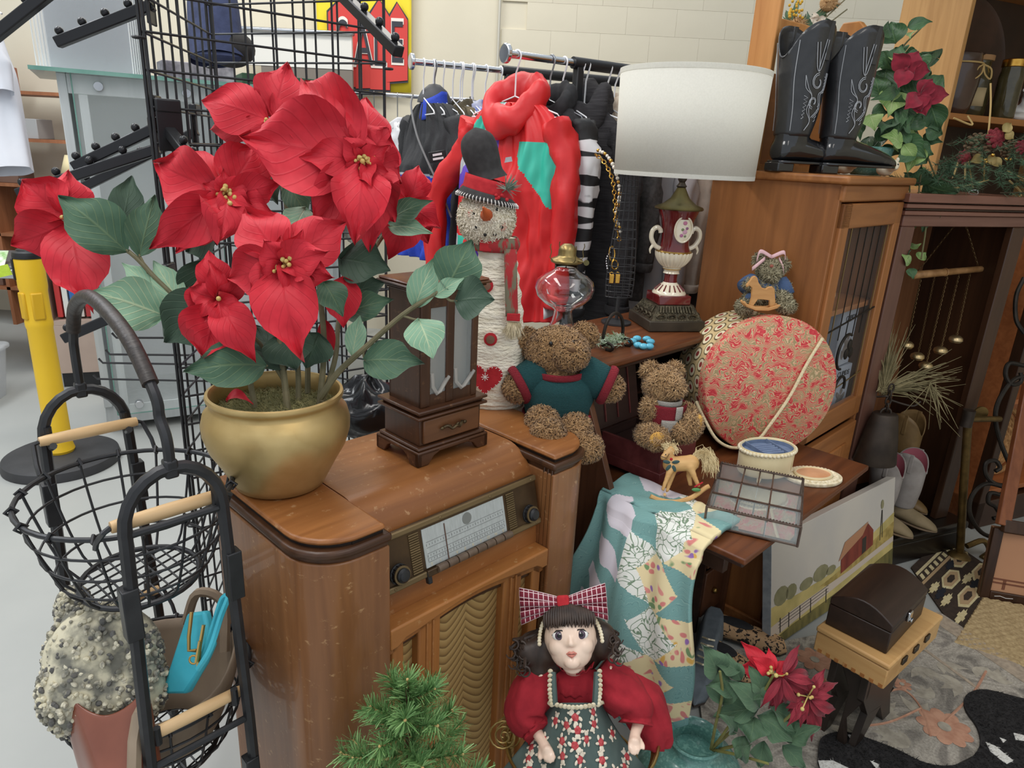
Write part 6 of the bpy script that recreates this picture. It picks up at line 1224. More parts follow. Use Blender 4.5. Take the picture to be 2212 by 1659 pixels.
def scallop(pts,name,n,r=.0055,seed=0):
    q=cat(pts,8);mb=MB()
    for k in range(n):
        f=k/(n-1)*(len(q)-1);i=min(int(f),len(q)-2);p=q[i].lerp(q[i+1],f-i); mb.ell(p+tl*.003,(r,.0022,r*1.15),8,6)
    return mb.build(name,M_lac,doll,world=True)
for s in (-1,1): scallop([X(1242+s*53,1450,-.046),X(1242+s*54,1490,-.06),X(1242+s*50,1522,-.062)],'lace_edge',9)
scallop([X(1180,1516,-.03),X(1210,1524,-.072),X(1242,1528,-.086),X(1275,1524,-.072),X(1305,1516,-.03)],'lace_edge',16); scallop([apf(u/10,.97)+tl*.006 for u in range(11)],'lace_edge',34,.0075)
rn=random.Random(21); used=[]
for i in range(400):
    if len(used)>=27: break
    u,v=rn.uniform(.07,.93),rn.uniform(.08,.93)
    if any(((u-a)*(.5+v))**2*1.6+(v-b_)**2<.022 for a,b_ in used): continue
    used.append((u,v)); p=apf(u,v)+tl*.004; du=(apf(u+.01,v)-apf(u-.01,v)).normalized(); dv=(apf(u,v-.01)-apf(u,v+.01)).normalized(); n_=du.cross(dv).normalized(); dv=n_.cross(du); th=rn.uniform(-.8,.8)+(PI if rn.random()<.3 else 0); X1=du*math.cos(th)+dv*math.sin(th); Y1=n_.cross(X1); RM=Matrix((X1,Y1,n_)).transposed()
    pb=MB(); pb.ell(p+Y1*.010,(.0062,.0055,.0014),10,6,RM); pb.ell(p+Y1*.0145+X1*.005,(.0025,.0025,.0012),8,6,RM); pb.ell(p+Y1*.0145-X1*.005,(.0025,.0025,.0012),8,6,RM)
    for s in (-1,1): pb.ell(p-Y1*.010+X1*s*.006,(.0035,.0055,.0012),8,6,RM); pb.ell(p+X1*s*.010+Y1*.001,(.0055,.003,.0012),8,6,RM)
    o=pb.build('printed_bear',M_pb,ap,world=True,kind='stuff'); MB().ell(p-Y1*.001,(.0080,.0085,.0018),10,6,RM).build('printed_shirt',M_pr,ap,world=True)
# gold wire basket chair around the doll
M_gw=mat('gold_wire',(176,150,96),(150,124,74),rough=.3,metal=.9,scale=30); gb=thing('gold_wire_chair','round gold wire basket seat with spiral scrolls around the doll','wire seat',V((dp.x+.0,dp.y+.03,0)))
gx,gy=dp.x+.015,dp.y+.04
for z,r in ((.40,.165),(.385,.160),(.37,.155),(.30,.135)): MB().tube([(gx+r*math.cos(2*PI*i/48),gy+r*math.sin(2*PI*i/48),z+.02*math.cos(2*PI*i/48)) for i in range(48)],.0035,6,True).build('hoop',M_gw,gb,world=True)
for a in (rad(30),rad(150),rad(210),rad(330)): MB().tube([(gx+.135*math.cos(a),gy+.135*math.sin(a),.30),(gx+.12*math.cos(a),gy+.12*math.sin(a),.15),(gx+.15*math.cos(a),gy+.15*math.sin(a),.0)],.005,8).build('leg',M_gw,gb,world=True)
MB().lathe([(.0,.295),(.13,.295),(.132,.302),(.0,.302)],36,(gx,gy,0)).build('seat_disc',M_gw,gb,world=True)
for px in (1088,1100): 
    c=X(px,1590,-.0 if px==1088 else .03); MB().tube([c+Rt*(rr_*math.cos(t))+Up*(rr_*math.sin(t)) for t,rr_ in [(i*.42,.036*(1-i/44)) for i in range(42)]],.0022,6).build('scroll',M_gw,gb,world=True)
MB().tube(cat([X(1075,1560,.03),X(1100,1540,.04),X(1120,1535,.05)],5),.003,6).build('scroll_stay',M_gw,gb,world=True)
# ================= small artificial pine =================
M_ndl=mat('pine_needle',(116,156,92),(88,128,74),rough=.6,scale=40); M_ndl2=mat('pine_needle_light',(150,186,120),(128,166,104),rough=.6,scale=40); M_twig=mat('twig_tan',(190,160,104),rough=.8)
tp=at(880,1452,1.12); tr=thing('mini_pine_tree','small artificial green pine tree in front of the radio cabinet','artificial tree',(tp.x,tp.y,0)); rn=random.Random(31)
MB().cyl((tp.x,tp.y,.05),(tp.x,tp.y,tp.z-.03),.007,.003,n=8).build('trunk',mat('trunk_brown',(86,62,42),rough=.9),tr,world=True)
for k in range(3): a=2*PI*k/3; MB().tube([(tp.x,tp.y,.08),(tp.x+.08*math.cos(a),tp.y+.08*math.sin(a),.03),(tp.x+.13*math.cos(a),tp.y+.13*math.sin(a),.0)],.006,8).build('stand_leg',M_black,tr,world=True)
def pbranch(p,d,ln,nn,par,dens=1.):
    d=d.normalized(); e=p+d*ln; br=MB().tube([p,p.lerp(e,.5)+V((0,0,-.006)),e],[.003,.0025,.002],6).build('branch',M_twig,par,world=True)
    for mt,seed,fr in ((M_ndl,1,.65),(M_ndl2,2,.35)):
        mb=MB()
        for i in range(int(nn*fr)):
            f=rn.random()**.8; b=p.lerp(e,f); o=V((rn.gauss(0,1),rn.gauss(0,1),rn.gauss(0,1))); o=(o-d*o.dot(d)).normalized(); q=(o*.9+d*rn.uniform(.3,1.0)).normalized()*rn.uniform(.020,.036); s_=q.cross(V((rn.random(),rn.random(),rn.random()))).normalized()*.0012; mb._add([b-s_,b+s_,b+q+s_*.5,b+q-s_*.5],[(0,1,2,3)])
        mb.build('needles',mt,br,world=True,kind='stuff',smooth=False)
    MB().ell(e,.003,6,5).build('tip',M_twig,br,world=True)
pbranch(V((tp.x,tp.y,tp.z-.10)),V((0,0,1)),.085,300,tr)
zz=tp.z-.05
for i in range(44):
    f=i/43; z=tp.z-.055-f*.42; a=i*2.4; L0=.05+.12*min(1,f*1.5); up=.55-.45*f; pbranch(V((tp.x,tp.y,z)),V((math.cos(a),math.sin(a),up)),L0,230,tr)
# ================= teal jar with red poinsettia stems =================
M_jar=mat('teal_ceramic',(104,152,142),(86,132,124),rough=.22,scale=90,detail=6,coat=.5,c3=(120,166,154)); vj=thing('poinsettia_jar','teal ceramic jar holding dark red poinsettia stems','vase',(.487,1.335,.0))
MB().lathe([(.0,.0),(.07,.0),(.09,.02),(.125,.09),(.135,.14),(.128,.19),(.105,.225),(.075,.243),(.058,.252),(.054,.262),(.058,.272),(.066,.278),(.064,.284),(.056,.28),(.048,.265),(.05,.24)],56).build('jar',M_jar,vj,ang=60)
for a,z in ((-2.3,.19),(-2.0,.225),(-1.2,.2)):
    r=.126 if z<.2 else .108; MB().lathe([(.010,0),(.010,.002),(.004,.0025)],14,(r*math.cos(a),r*math.sin(a),z),ax=V((0,0,1)).rotation_difference(V((math.cos(a),math.sin(a),.35)).normalized()).to_matrix()).build('glaze_spot',mat('glaze_brown',(140,120,90),(104,140,128),rough=.4,scale=200),vj)
M_mar2=leafmat('maroon_velvet',(120,24,40),(146,32,48),(90,12,28),vs=.4); M_gd2=leafmat('jar_leaf',(66,94,68),(84,112,82),(108,134,98),vs=.5); M_st2=mat('olive_stem',(128,128,70),(112,104,58),rough=.6,scale=30)
mo=V((.487,1.335,.27)); dj=1.62
for pts in ([(1536,1618,1.66),(1545,1570,1.6),(1560,1500,1.55),(1555,1450,1.53)],[(1540,1615,1.66),(1600,1560,1.6),(1640,1510,1.57),(1670,1460,1.55)],[(1545,1622,1.66),(1620,1600,1.6),(1690,1560,1.56),(1735,1515,1.54)],[(1540,1620,1.66),(1590,1630,1.58),(1660,1650,1.52)],[(1538,1618,1.66),(1560,1590,1.62),(1580,1560,1.6)]): stem([at(*p) for p in pts],.004,.003,'stem',M_st2,vj)
JL=[((1552,1460),(1520,1395),80),((1560,1520),(1560,1440),85),((1640,1530),(1540,1545),70),((1640,1530),(1575,1470),70),((1650,1500),(1620,1440),60),((1655,1500),(1710,1460),50),((1630,1550),(1620,1605),90),((1635,1545),(1720,1600),90),((1660,1525),(1745,1580),70),((1700,1600),(1770,1570),60),((1690,1610),(1740,1659),60),((1650,1600),(1640,1659),60),((1600,1640),(1620,1610),45),((1595,1450),(1530,1420),60),((1600,1470),(1570,1420),50),((1585,1580),(1560,1545),50),((1610,1590),(1590,1640),50),((1730,1650),(1700,1625),50),((1585,1500),(1530,1480),45),((1620,1480),(1655,1510),60)]
for i,(b_,t_,w) in enumerate(JL): p=at(*b_,1.57);q=at(*t_,1.53+.05*((i*7)%3)/2); leafmb(p,q,w*1.25/FPX,(EYE-p).normalized()+V((0,0,.5)),.1,.1,.09,400+i,power=.95,acum=.5).build('leaf',M_gd2,vj,world=True)
F(vj,(1672,1455),1.56,[(1600,1385,35),(1625,1420,40),(1595,1440,45),(1655,1500,30),(1720,1440,35),(1660,1400,25),(1690,1480,30),(1640,1470,30),(1700,1425,22)],61,3,M_red); F(vj,(1745,1505),1.55,[(1790,1520,28),(1760,1465,28),(1795,1545,26),(1735,1570,30),(1700,1490,35),(1775,1580,26),(1720,1540,35),(1765,1490,30),(1745,1560,30),(1700,1530,30),(1790,1500,22),(1735,1460,24),(1755,1610,18)],62,3,M_mar2); F(vj,(1700,1480),1.58,[(1660,1530,30),(1740,1470,28),(1720,1510,30),(1680,1430,26),(1715,1440,24)],63,2,M_mar2)
rn=random.Random(97)
for cpx,cpy,n_ in ((1745,1505,16),(1690,1460,12)):
    tips=[]
    for k in range(n_): a=rn.uniform(-1.2,2.6); l=rn.uniform(45,85); tips.append((cpx+l*math.cos(a),cpy+l*math.sin(a),rn.uniform(16,26),rn.uniform(-.02,.05)))
    F(vj,(cpx,cpy),1.54,tips,int(cpx),2,M_mar2)
# ================= clothes racks =================
def rack(name,label,a,b,sl):
    a=V(a);b=V(b);t=thing(name,label,'clothes rack',V((a.x,a.y,0))); d=(b-a).normalized()
    MB().cyl(a,b,.0135,n=16).build('rail',M_chrome,t,world=True); MB().cyl(a-d*.012,a+d*.006,.034,n=24).build('end_cap',M_chrome,t,world=True,bev=.004)
    p=a+d*sl; MB().cyl(p,b,.022,n=16).build('rail_sleeve',M_blackp,t,world=True)
    for s in (.03,1.25):
        q=p+d*s; MB().bar(V((q.x,q.y,.06)),V((q.x,q.y,q.z)),.032,.032,(d.x,d.y,0)).build('post',M_blackp,t,world=True,bev=.004)
        sd=V((d.y,-d.x,0)); MB().bar(V((q.x,q.y,.04))-sd*.26,V((q.x,q.y,.04))+sd*.26,.03,.03).build('foot',M_blackp,t,world=True,bev=.004)
        for k in (-1,1): MB().ell(V((q.x,q.y,.0145))+sd*.24*k,.0145,10,8).build('caster',M_blackp,t,world=True)
    return d
RA=V((-.08,2.75,1.94)); RB=V((1.15,3.56,1.94)); d1=rack('clothes_rack','chrome and black clothes rail carrying the red windbreaker',RA,RB,.30)
R2A=V((-.50,3.28,1.955)); R2B=V((.75,3.83,1.955)); d2=rack('clothes_rack','chrome and black clothes rail carrying the blue mesh jacket',R2A,R2B,.42)
R3A=V((-1.55,4.75,1.92)); R3B=V((-.35,4.95,1.92)); d3=rack('clothes_rack','far chrome clothes rail below the yellow flag',R3A,R3B,1.19)
M_wirew=mat('white_hanger',(234,234,236),rough=.4); M_hook=mat('steel_hook',(150,152,156),rough=.3,metal=.8)
def hanger(P,d,w,m,par,drop=.20,name='hanger'):
    s=V((d.y,-d.x,0)); up=V((0,0,1)); n_=P+up*.0
    hk=[n_+s*(.020*math.cos(t))+up*(.020*math.sin(t)-.004) for t in [rad(200)-rad(215)*i/9 for i in range(10)]]+[P-up*.03+s*.012,P-up*.06,P-up*.14]
    MB().tube(hk,.0034,6).build(name+'_hook',m,par,world=True)
    MB().tube([P-up*.14,P-up*drop+s*w*.44,P-up*(drop+.012)+s*w*.47,P-up*(drop+.014),P-up*(drop+.012)-s*w*.47,P-up*drop-s*w*.44],.0028,6,True).build(name,m,par,world=True)
def garment(label,cat_,P,d,w,L,dep,mats,fn=None,sleeves=.55,sl=None,hood=0,seed=1,hm=None,collar=.05,grp=None,spr=None,tw=0,name='jacket'):
    P=V(P); d=Matrix.Rotation(rad(tw),3,'Z')@V(d); s=V((d.y,-d.x,0)); up=V((0,0,1)); t=thing(name,label,cat_,P,0,grp); rn=random.Random(seed); ph=[rn.random()*6 for _ in range(4)]; z0=-.165
    hanger(P,d,w*.9,hm or M_wirew,t)
    def bf(u,v):
        a=2*PI*u; hw=.055+(w/2-.055)*min(1,v/.10)**.6; hw*=1+.10*v; z=z0-.075*min(1,v/.10)**1.6-L*max(0,v-.02); dp_=dep*(.45+.55*min(1,v*3)); fo=(1+.13*math.sin(5*a+ph[0]+1.5*v)*v+.08*math.sin(9*a+ph[1])*v)*(1+.55*NZ.noise(V((math.cos(a)*4.5,v*3+seed,math.sin(a)*2)))*.7+.25*NZ.noise(V((math.cos(a)*11,v*8+seed,math.sin(a)*5))))
        return P+s*(math.cos(a)*hw)+d*(-math.sin(a)*dp_*fo)+up*(z+.012*math.sin(a*2+ph[2])*v)
    NU,NVV=(216,120) if fn else (72,40)
    mb=MB().grid(bf,NU,NVV,cu=True)
    ms=mats if isinstance(mats,list) else [mats]
    if fn: mb.mi=[fn((i+.5)/NU,(j+.5)/NVV) for i in range(NU) for j in range(NVV)]
    mb.build('body',ms,t,world=True,ang=90,solid=.004)
    if sleeves:
        for k in (-1,1):
            a=P+s*k*(w/2-.035)+up*(z0-.085); off=(.05+.02*rn.random()) if not spr else spr[0 if k<0 else 1]; pts=[a-s*k*.02+up*.02,a+s*k*.03-up*.10,a+s*k*off-up*.28+d*-.02,a+s*k*off*.9-up*sleeves+d*-.03]; q=cat(pts,6); n=len(q); tb=MB(); tb.tube(q,[.056-.014*i/(n-1) for i in range(n)],20)
            for i in range(n):
                for j in range(20): x=i*20+j; tb.v[x]=q[i]+(tb.v[x]-q[i])*(1+.38*NZ.noise(V((math.cos(j*.314)*1.6,math.sin(j*.314)*1.6,i*.45+seed+k)))+.05*math.sin(i*1.7+j))
            so=tb.build('sleeve',(sl or ms[0]) if not isinstance(sl,tuple) else sl[0 if k<0 else 1],t,world=True,ang=90)
            e=q[-1]; ringtube(e,(q[-1]-q[-2]),.046,.043,h=.035,sq=1,n=24).build('cuff',ms[0],so,world=True,solid=.004)
    if hood:
        def hf(u,v):
            a=2*PI*u; b=2*PI*v; f=math.sin(a); mr=hood*.30*(1+.55*NZ.noise(V((math.cos(a)*2,math.sin(a)*2+seed,v*3)))); R_=.072+mr*.5
            return P+up*(z0+.015-.085*max(0,f)+.035*max(0,-f)+mr*1.25*math.sin(b))+s*((R_+mr*.8*math.cos(b))*math.cos(a))+d*(-(R_*.75+mr*.8*math.cos(b))*f)
        MB().grid(hf,48,14,cu=True,cv=True).build('hood',ms[0],t,world=True,ang=180)
    elif collar:
        MB().grid(lambda u,v:P+up*(z0-.02+collar*v)+s*((.07-.012*v)*math.cos(2*PI*u))+d*(-(.06-.01*v)*math.sin(2*PI*u))+up*(-.05*(1-v*.3)*max(0,math.sin(2*PI*u))),32,5,cu=True).build('collar',ms[min(1,len(ms)-1)],t,world=True,ang=90,solid=.008)
    return t
M_rn=mat('red_nylon',(218,44,46),(202,36,40),rough=.45,scale=10,bump=.12,bscale=18); M_tn=mat('teal_nylon',(58,182,158),rough=.45); M_sn=mat('silver_nylon',(188,192,196),(168,172,178),rough=.35,scale=40); M_pn=mat('purple_nylon',(96,64,178),rough=.45)
M_blk=mat('black_fleece',(48,48,50),(40,40,42),rough=.95,scale=50,bump=.15); M_mesh=mat('black_mesh',(54,54,56),(44,44,46),rough=.8,scale=(300,300,300)); M_bm=mat('blue_mesh',(44,74,192),(36,62,170),rough=.7,scale=(260,260,260)); M_wht=mat('white_poly',(226,226,228),rough=.6); M_gry=mat('silver_coat',(186,182,184),(172,168,172),rough=.5,scale=4); M_char=mat('charcoal_wool',(78,78,82),(66,66,70),rough=.95,scale=60); M_kblk=mat('black_knit',(44,42,44),(56,54,56),rough=1,scale=(12,12,120),bump=.3,bscale=(20,20,160))
def redfn(u,v):
    a=math.cos(2*PI*u); f=math.sin(2*PI*u)
    if v>.10 and v<.42 and a>.25 and v<.10+.42*(a-.1): return 1
    k=v+.30*a
    if a<-.05:
        if .06<k+.22<.10+.06: return 1
        if .16<k+.22<.24: return 2
        if .24<k+.22<.34: return 3
    if abs(a)<.035 and f>0: return 2 if v>.5 else 0
    if v>.62 and a<-.3 and f>0: return (3,2,1,0)[int((a+1)*5+v*2)%4]
    return 0
P1=RA+d1*.045
rj=garment('bright red hooded windbreaker with teal, silver and purple panels','jacket',P1-V((0,0,.0)),d1,.50,.72,.085,[M_rn,M_tn,M_sn,M_pn],redfn,.62,None,.15,3,spr=(.17,.06),tw=18,name='red_windbreaker')
def c_on(px,py,dd,d): return at(px,py,dd)
em=thing('chest_badge','small grey badge','badge',P1) if False else None
MB().prism([(-.014,0),(.014,.006),(.010,.022),(-.010,.018)],-.002,.002,'xz').xf(Matrix.Translation(at(1098,352,2.46))).build('badge',M_sn,rj,world=True)
def blufn(u,v): return 1 if v>.40 else (2 if v>.385 else 0)
bj=garment('black and blue mesh motorcycle jacket on a wide dark hanger','jacket',R2A+d2*.10,d2,.48,.62,.10,[M_mesh,M_bm,M_sn],blufn,.55,(M_mesh,M_mesh),0,5,hm=M_hook,collar=.07,tw=14,name='mesh_jacket')
bp_=at(945,338,2.95); bj_b=MB().box(bp_,(.075,.006,.045),(0,rad(-12),0)).build('patch',M_blackp,bj,world=True,bev=.006)
for k,(dx,w) in enumerate(((.0,.04),(.004,.046))): MB().box(bp_+V((dx,-.005,.008-.016*k)),(w,.002,.009),(0,rad(-12),0)).build('patch_print',M_wht,bj_b,world=True)
MB().lathe([(.11,0),(.105,.02),(.08,.05),(.035,.075),(.0,.08)],20,R2A+d2*.10+V((0,0,-.16)),sx=.7,sy=.35).build('broad_hanger',mat('hanger_grey',(72,72,74),rough=.5),bj,world=True)
MB().tube(cat([at(892,205,2.98),at(888,230,2.96),at(900,290,2.94),at(922,345,2.93),at(945,395,2.93),at(975,470,2.93)],5),.0045,8).build('cable',mat('grey_cable',(120,120,120),rough=.4),bj,world=True)
for k,(off,c,c2,lb,w) in enumerate(((.22,(110,98,76),(70,66,52),'camouflage hunting jacket crowded on the far rail',.42),(.28,(40,80,190),(226,226,228),'blue jersey with black and white bands on the far rail',.40),(.34,(120,122,124),(104,106,108),'mid grey sweatshirt on the far rail',.42),(.41,(44,44,46),(52,52,54),'plain black tracksuit top on the far rail',.42),(.50,(160,60,60),(140,50,52),'dull red pullover on the far rail',.4),(.60,(86,90,100),(74,78,88),'slate grey hooded top on the far rail',.42))):
    garment(lb,'jacket',R2A+d2*off,d2,w,.60,.05,mat('far_cloth%d'%k,c,c2,rough=.9,scale=14),None,.5,None,0,20+k,tw=10)
def chev(u,v): return 0
M_bw=mat('white_black_stripe',(230,230,232),(36,36,38),rough=.6,scale=(3,3,26),lo=.5,hi=.52,detail=0)
garment('black track jacket with white chevron sleeve stripe','jacket',RA+d1*.20,d1,.46,.72,.06,M_blk,None,.66,(M_blk,M_bw),.12,31,tw=6,hm=M_hook)
wj=thing('striped_lining','loose white track top with black piping beside the black jacket','jacket',RA+d1*.16-V((0,0,.4)))
MB().grid(lambda u,v:at(1152+46*u+22*v+6*math.sin(3*v),390+300*v-20*u,2.62+.05*u),6,20).build('panel',M_wht,wj,world=True,solid=.006)
for k in range(3): MB().tube([at(1160+10*k+24*f+6*math.sin(3*f),400+270*f-6*k,2.605+.03*k) for f in [i/10 for i in range(11)]],.004,6).build('piping',M_blk,wj,world=True)
garment('thick black cable-knit hoodie with dropped hood','hoodie',RA+d1*.34,d1,.52,.80,.09,M_kblk,None,.66,None,.17,33,tw=16)
garment('dark grey fuzzy jacket with cream fur collar','jacket',RA+d1*.52,d1,.44,.66,.07,[mat('fuzzy_grey',(84,82,82),(66,64,64),rough=1,scale=60,bump=.4),mat('cream_fur',(220,208,190),(190,170,150),rough=1,scale=40)],None,.5,None,0,35,collar=.10,tw=8)
garment('long pale silver satin coat','coat',RA+d1*.66,d1,.50,1.05,.08,M_gry,None,.62,None,0,37,tw=14,name='coat')
for k,(c,lb) in enumerate((((212,200,188),'cream lace patterned top on the near rail'),((86,88,94),'slate knitted cardigan on the near rail'),((70,82,74),'dark olive jacket on the near rail'),((120,126,138),'blue grey work shirt on the near rail'),((52,52,54),'plain black blazer on the near rail'),((150,146,140),'stone coloured jacket on the near rail'))):
    garment(lb,'jacket',RA+d1*(.80+.09*k),d1,.46,.85,.05,mat('near_cloth%d'%k,c,tuple(int(x*.88) for x in c),rough=.9,scale=16),None,.6,None,0,50+k,tw=6)
for k in range(12):
    hg=thing('coat_hanger','empty white wire hanger bunched on the near rail' if k!=1 else 'single blue plastic hanger among the white ones','hanger',RA+d1*(1.02+.03*k),0,'empty hangers'); hanger(RA+d1*(1.02+.03*k),d1,.38,M_wirew if k not in (1,) else M_bm,hg)
for k,c in enumerate(((214,214,216),(190,196,206),(226,222,214),(150,140,130),(206,206,210),(90,96,110),(200,196,190))):
    garment(['white blouse','pale blue shirt','ivory blouse','taupe shirt','light grey shirt','denim shirt','stone shirt'][k]+' on the far rail below the flag','shirt',R3A+d3*(.12+.15*k),d3,.42,.7,.05,mat('shirt%d'%k,c,rough=.9),None,.45,None,0,70+k,hm=M_hook,name='shirt')
for k in range(6):
    P_=R2A+d2*(.05+.045*k); hg=thing('coat_hanger','thin white hanger hook crowded on the far rail','hanger',P_,0,'far rail hangers'); hanger(P_,d2,.36,M_wirew,hg)
for k in range(4):
    P_=RA+d1*(.26+.11*k); hg=thing('coat_hanger','white hanger hook between the dark jackets','hanger',P_,0,'near rail hangers'); hanger(P_,d1,.36,M_wirew,hg)
# ================= boots =================
def boot(name,label,loc,rz,mleg,mfoot,h=.40,stitch=None,sc=1.,trim=None,msole=None,grp=None,inner=None,fl=1.):
    t=thing(name,label,'boot',loc,rz,grp); S=sc
    def shaft(u,v):
        a=2*PI*u; z=.095+(h-.095)*v; fa=(.052+.026*v**.8)*S; sw=(.040+.022*v**.8)*S; x=-.012*S+.004*math.sin(5*v)*S
        top=.045*S*(abs(math.sin(a))**2)*v**6-.05*S*(math.cos(a)**8)*v**8
        wr=1+.03*math.sin(14*v+3*a)*max(0,.4-v)*2
        return (x+fa*math.cos(a)*wr,sw*math.sin(a)*wr,z*S*1.0+top)
    MB().grid(shaft,48,26,cu=True).build('shaft',mleg,t,solid=.004*S,ang=90)
    f=MB(); secs=[(-.0701,.055,.0002,.0002),(-.068,.055,.020,.030),(-.055,.060,.034,.046),(-.02,.066,.040,.052),(.03,.062,.042,.046),(.08,.055,.044,.042),(.13,.050,.043,.034),(.17,.046,.036,.027),(.205,.040,.025,.018),(.225,.033,.010,.008),(.2285,.033,.0002,.0002)]
    def ff(u,v):
        k=v*(len(secs)-1);i=min(int(k),len(secs)-2);q=k-i;a_=secs[i];b_=secs[i+1];x,zc,w,hh=[a_[j]+(b_[j]-a_[j])*q for j in range(4)]; a=2*PI*u; sn_=math.sin(a); return (x*S*(fl if x>0 else 1),w*math.cos(a)*S,(zc+hh*(sn_ if sn_>0 else sn_*.7))*S*.92)
    f.grid(ff,28,44,cu=True); ci=len(f.v); f.f+=[tuple(range(0,45*28,45)),tuple(range(44,45*28,45))]; f.mi+=[0,0]; f.ell((-.012*S,0,.095*S),(.055*S,.041*S,.05*S),20,14); f.build('foot',mfoot,t,remesh=.005*S,smo=3)
    if inner: MB().grid(lambda u,v:tuple(a*b for a,b in zip(shaft(u,.5+.495*v),(.93,.93,1))),36,8,cu=True).build('lining',inner,t,ang=90)
    out=[(-.075,.0),(-.07,.022),(-.05,.034),(.0,.036),(.05,.038),(.10,.042),(.14,.041),(.18,.032),(.21,.018),(.228,.004)]; pl=[(x*S*(fl if x>0 else 1),y*S) for x,y in out]+[(x*S*(fl if x>0 else 1),-y*S) for x,y in reversed(out)]
    MB().prism(pl,.022*S,.030*S,'xy').build('sole',msole or mfoot,t,bev=.003*S); MB().prism([(x*S,y*S) for x,y in [(-.078,0),(-.074,.026),(-.02,.032),(-.012,.0),(-.02,-.032),(-.074,-.026)]],0,.024*S,'xy').build('heel',msole or mfoot,t,bev=.003*S)
    for sg in (1,-1): MB().bb(-.006*S,.012*S,sg*.060*S-.003,sg*.060*S+.003,(h-.05)*S,(h+.045)*S).build('pull_tab',mleg,t,bev=.002)
    if stitch:
        for sg in (-1,1):
            for ln in STITCH:
                pts=[]
                for (a,v) in ln: p=V(shaft((a if sg<0 else 1-a),v)); pts.append(p+V((math.cos(2*PI*a)*.004,math.sin(2*PI*(a if sg<0 else 1-a))*.004,0)))
                MB().tube(cat(pts,4) if len(ln)<9 else pts,.0011,5).build('stitching',stitch,t)
    return t
def crl(c0,v0,r,a0,tn,n=12): return [(c0+.55*r*(1-i/n*.6)*math.cos(a0+tn*2*PI*i/n),v0+r*(1-i/n*.6)*math.sin(a0+tn*2*PI*i/n)*1.0) for i in range(n+1)]
zig=lambda c,v0,v1,n,am:[(c+am*(1 if i%2 else -1)*(1-i/n*.5),v0+(v1-v0)*i/n) for i in range(n+1)]
STITCH=[]
for off in (0,.018): STITCH+=[[(.70+off,.88),(.72+off,.72),(.74,.66),(.76-off,.72),(.78-off,.90)],crl(.75,.56,.09-off,rad(90),.9),crl(.74,.36,.07-off,rad(270),-.9),[(.66,.62),(.67+off,.50),(.72,.42),(.70+off,.28),(.75,.16),(.72,.06)],[(.84-off,.66),(.83-off,.50),(.79-off,.44),(.82-off,.30),(.77-off,.2)]]
STITCH+=[zig(.82,.62,.46,10,.015),zig(.68,.42,.18,12,.014),zig(.80,.36,.16,10,.012),[(.60,.95),(.59,.6),(.60,.3),(.61,.05)]]
M_bl=mat('black_leather',(34,34,36),(44,44,46),rough=.28,scale=24,coat=.3,bump=.12,bscale=50); M_bsh=mat('black_shine',(24,24,26),rough=.15,coat=.6); M_sti=mat('grey_thread',(168,170,174),rough=.7)
bt1=UVZ(2.225,.99,1.586); bt2=UVZ(2.37,.905,1.586)
boot('cowboy_boot','tall black stitched cowboy boot nearer the lamp shade',bt1,YAW-rad(18),M_bl,M_bsh,.335,M_sti,1.1,grp='black cowboy boots'); boot('cowboy_boot','tall black stitched cowboy boot beside the ivy and poinsettia plant',bt2,YAW-rad(24),M_bl,M_bsh,.335,M_sti,1.1,grp='black cowboy boots')
# skull-like animal figurines
M_cer=mat('cream_ceramic',(232,222,198),(220,208,180),rough=.3,scale=20)
for k,(u,v,lb) in enumerate(((2.66,.85,'small cream ceramic animal figurine resting by the boot toe'),(2.60,.96,'small cream ceramic animal figurine behind the boot toe'))):
    c=UVZ(u,v,1.586); t=thing('animal_figurine',lb,'figurine',c); mb=MB(); mb.ell(c+V((0,0,.022)),(.030,.022,.022),14,10); mb.ell(c+V((.012,-.022,.036)),(.022,.020,.020),14,10); mb.ell(c+V((.014,-.038,.030)),(.012,.010,.009),10,8); mb.build('body',M_cer,t,world=True,remesh=.004,smo=3)
    for s in (-1,1): MB().ell(c+V((.012+s*.014,-.020,.055)),(.006,.005,.008),8,6).build('ear',M_cer,t,world=True); MB().ell(c+V((.012+s*.008,-.040,.040)),.003,8,6).build('eye',M_bead,t,world=True)
# wooden wall rack standing behind the boots
RW=wood('rack_oak',(176,116,60),(200,140,80),'z',.4); rk=thing('wooden_rack','honey oak wall rack with curved sides behind the black boots','rack',UVZ(2.21,1.16,1.586),YAW-rad(8))
MB().prism([(-.07,0),(.02,0),(.02,.62),(.0,.70),(-.03,.74),(-.07,.76)],0,.022,'yz').build('side_board',RW,rk,bev=.004)
MB().prism([(-.07,0),(.02,0),(.02,.48),(.01,.50),(-.05,.50),(-.07,.48)],.50,.53,'yz').build('side_board',RW,rk,bev=.004)
MB().bb(.022,.50,0,.015,.0,.30).build('back_board',wood('rack_back',(150,96,52),(172,114,64),'x',.45),rk); MB().bb(.022,.50,-.005,.012,.40,.46).build('top_rail',RW,rk,bev=.004); MB().bb(.25,.28,-.05,.0,.0,.36).build('centre_post',RW,rk,bev=.003); MB().bb(.022,.5,-.06,.01,.0,.02).build('shelf',RW,rk)
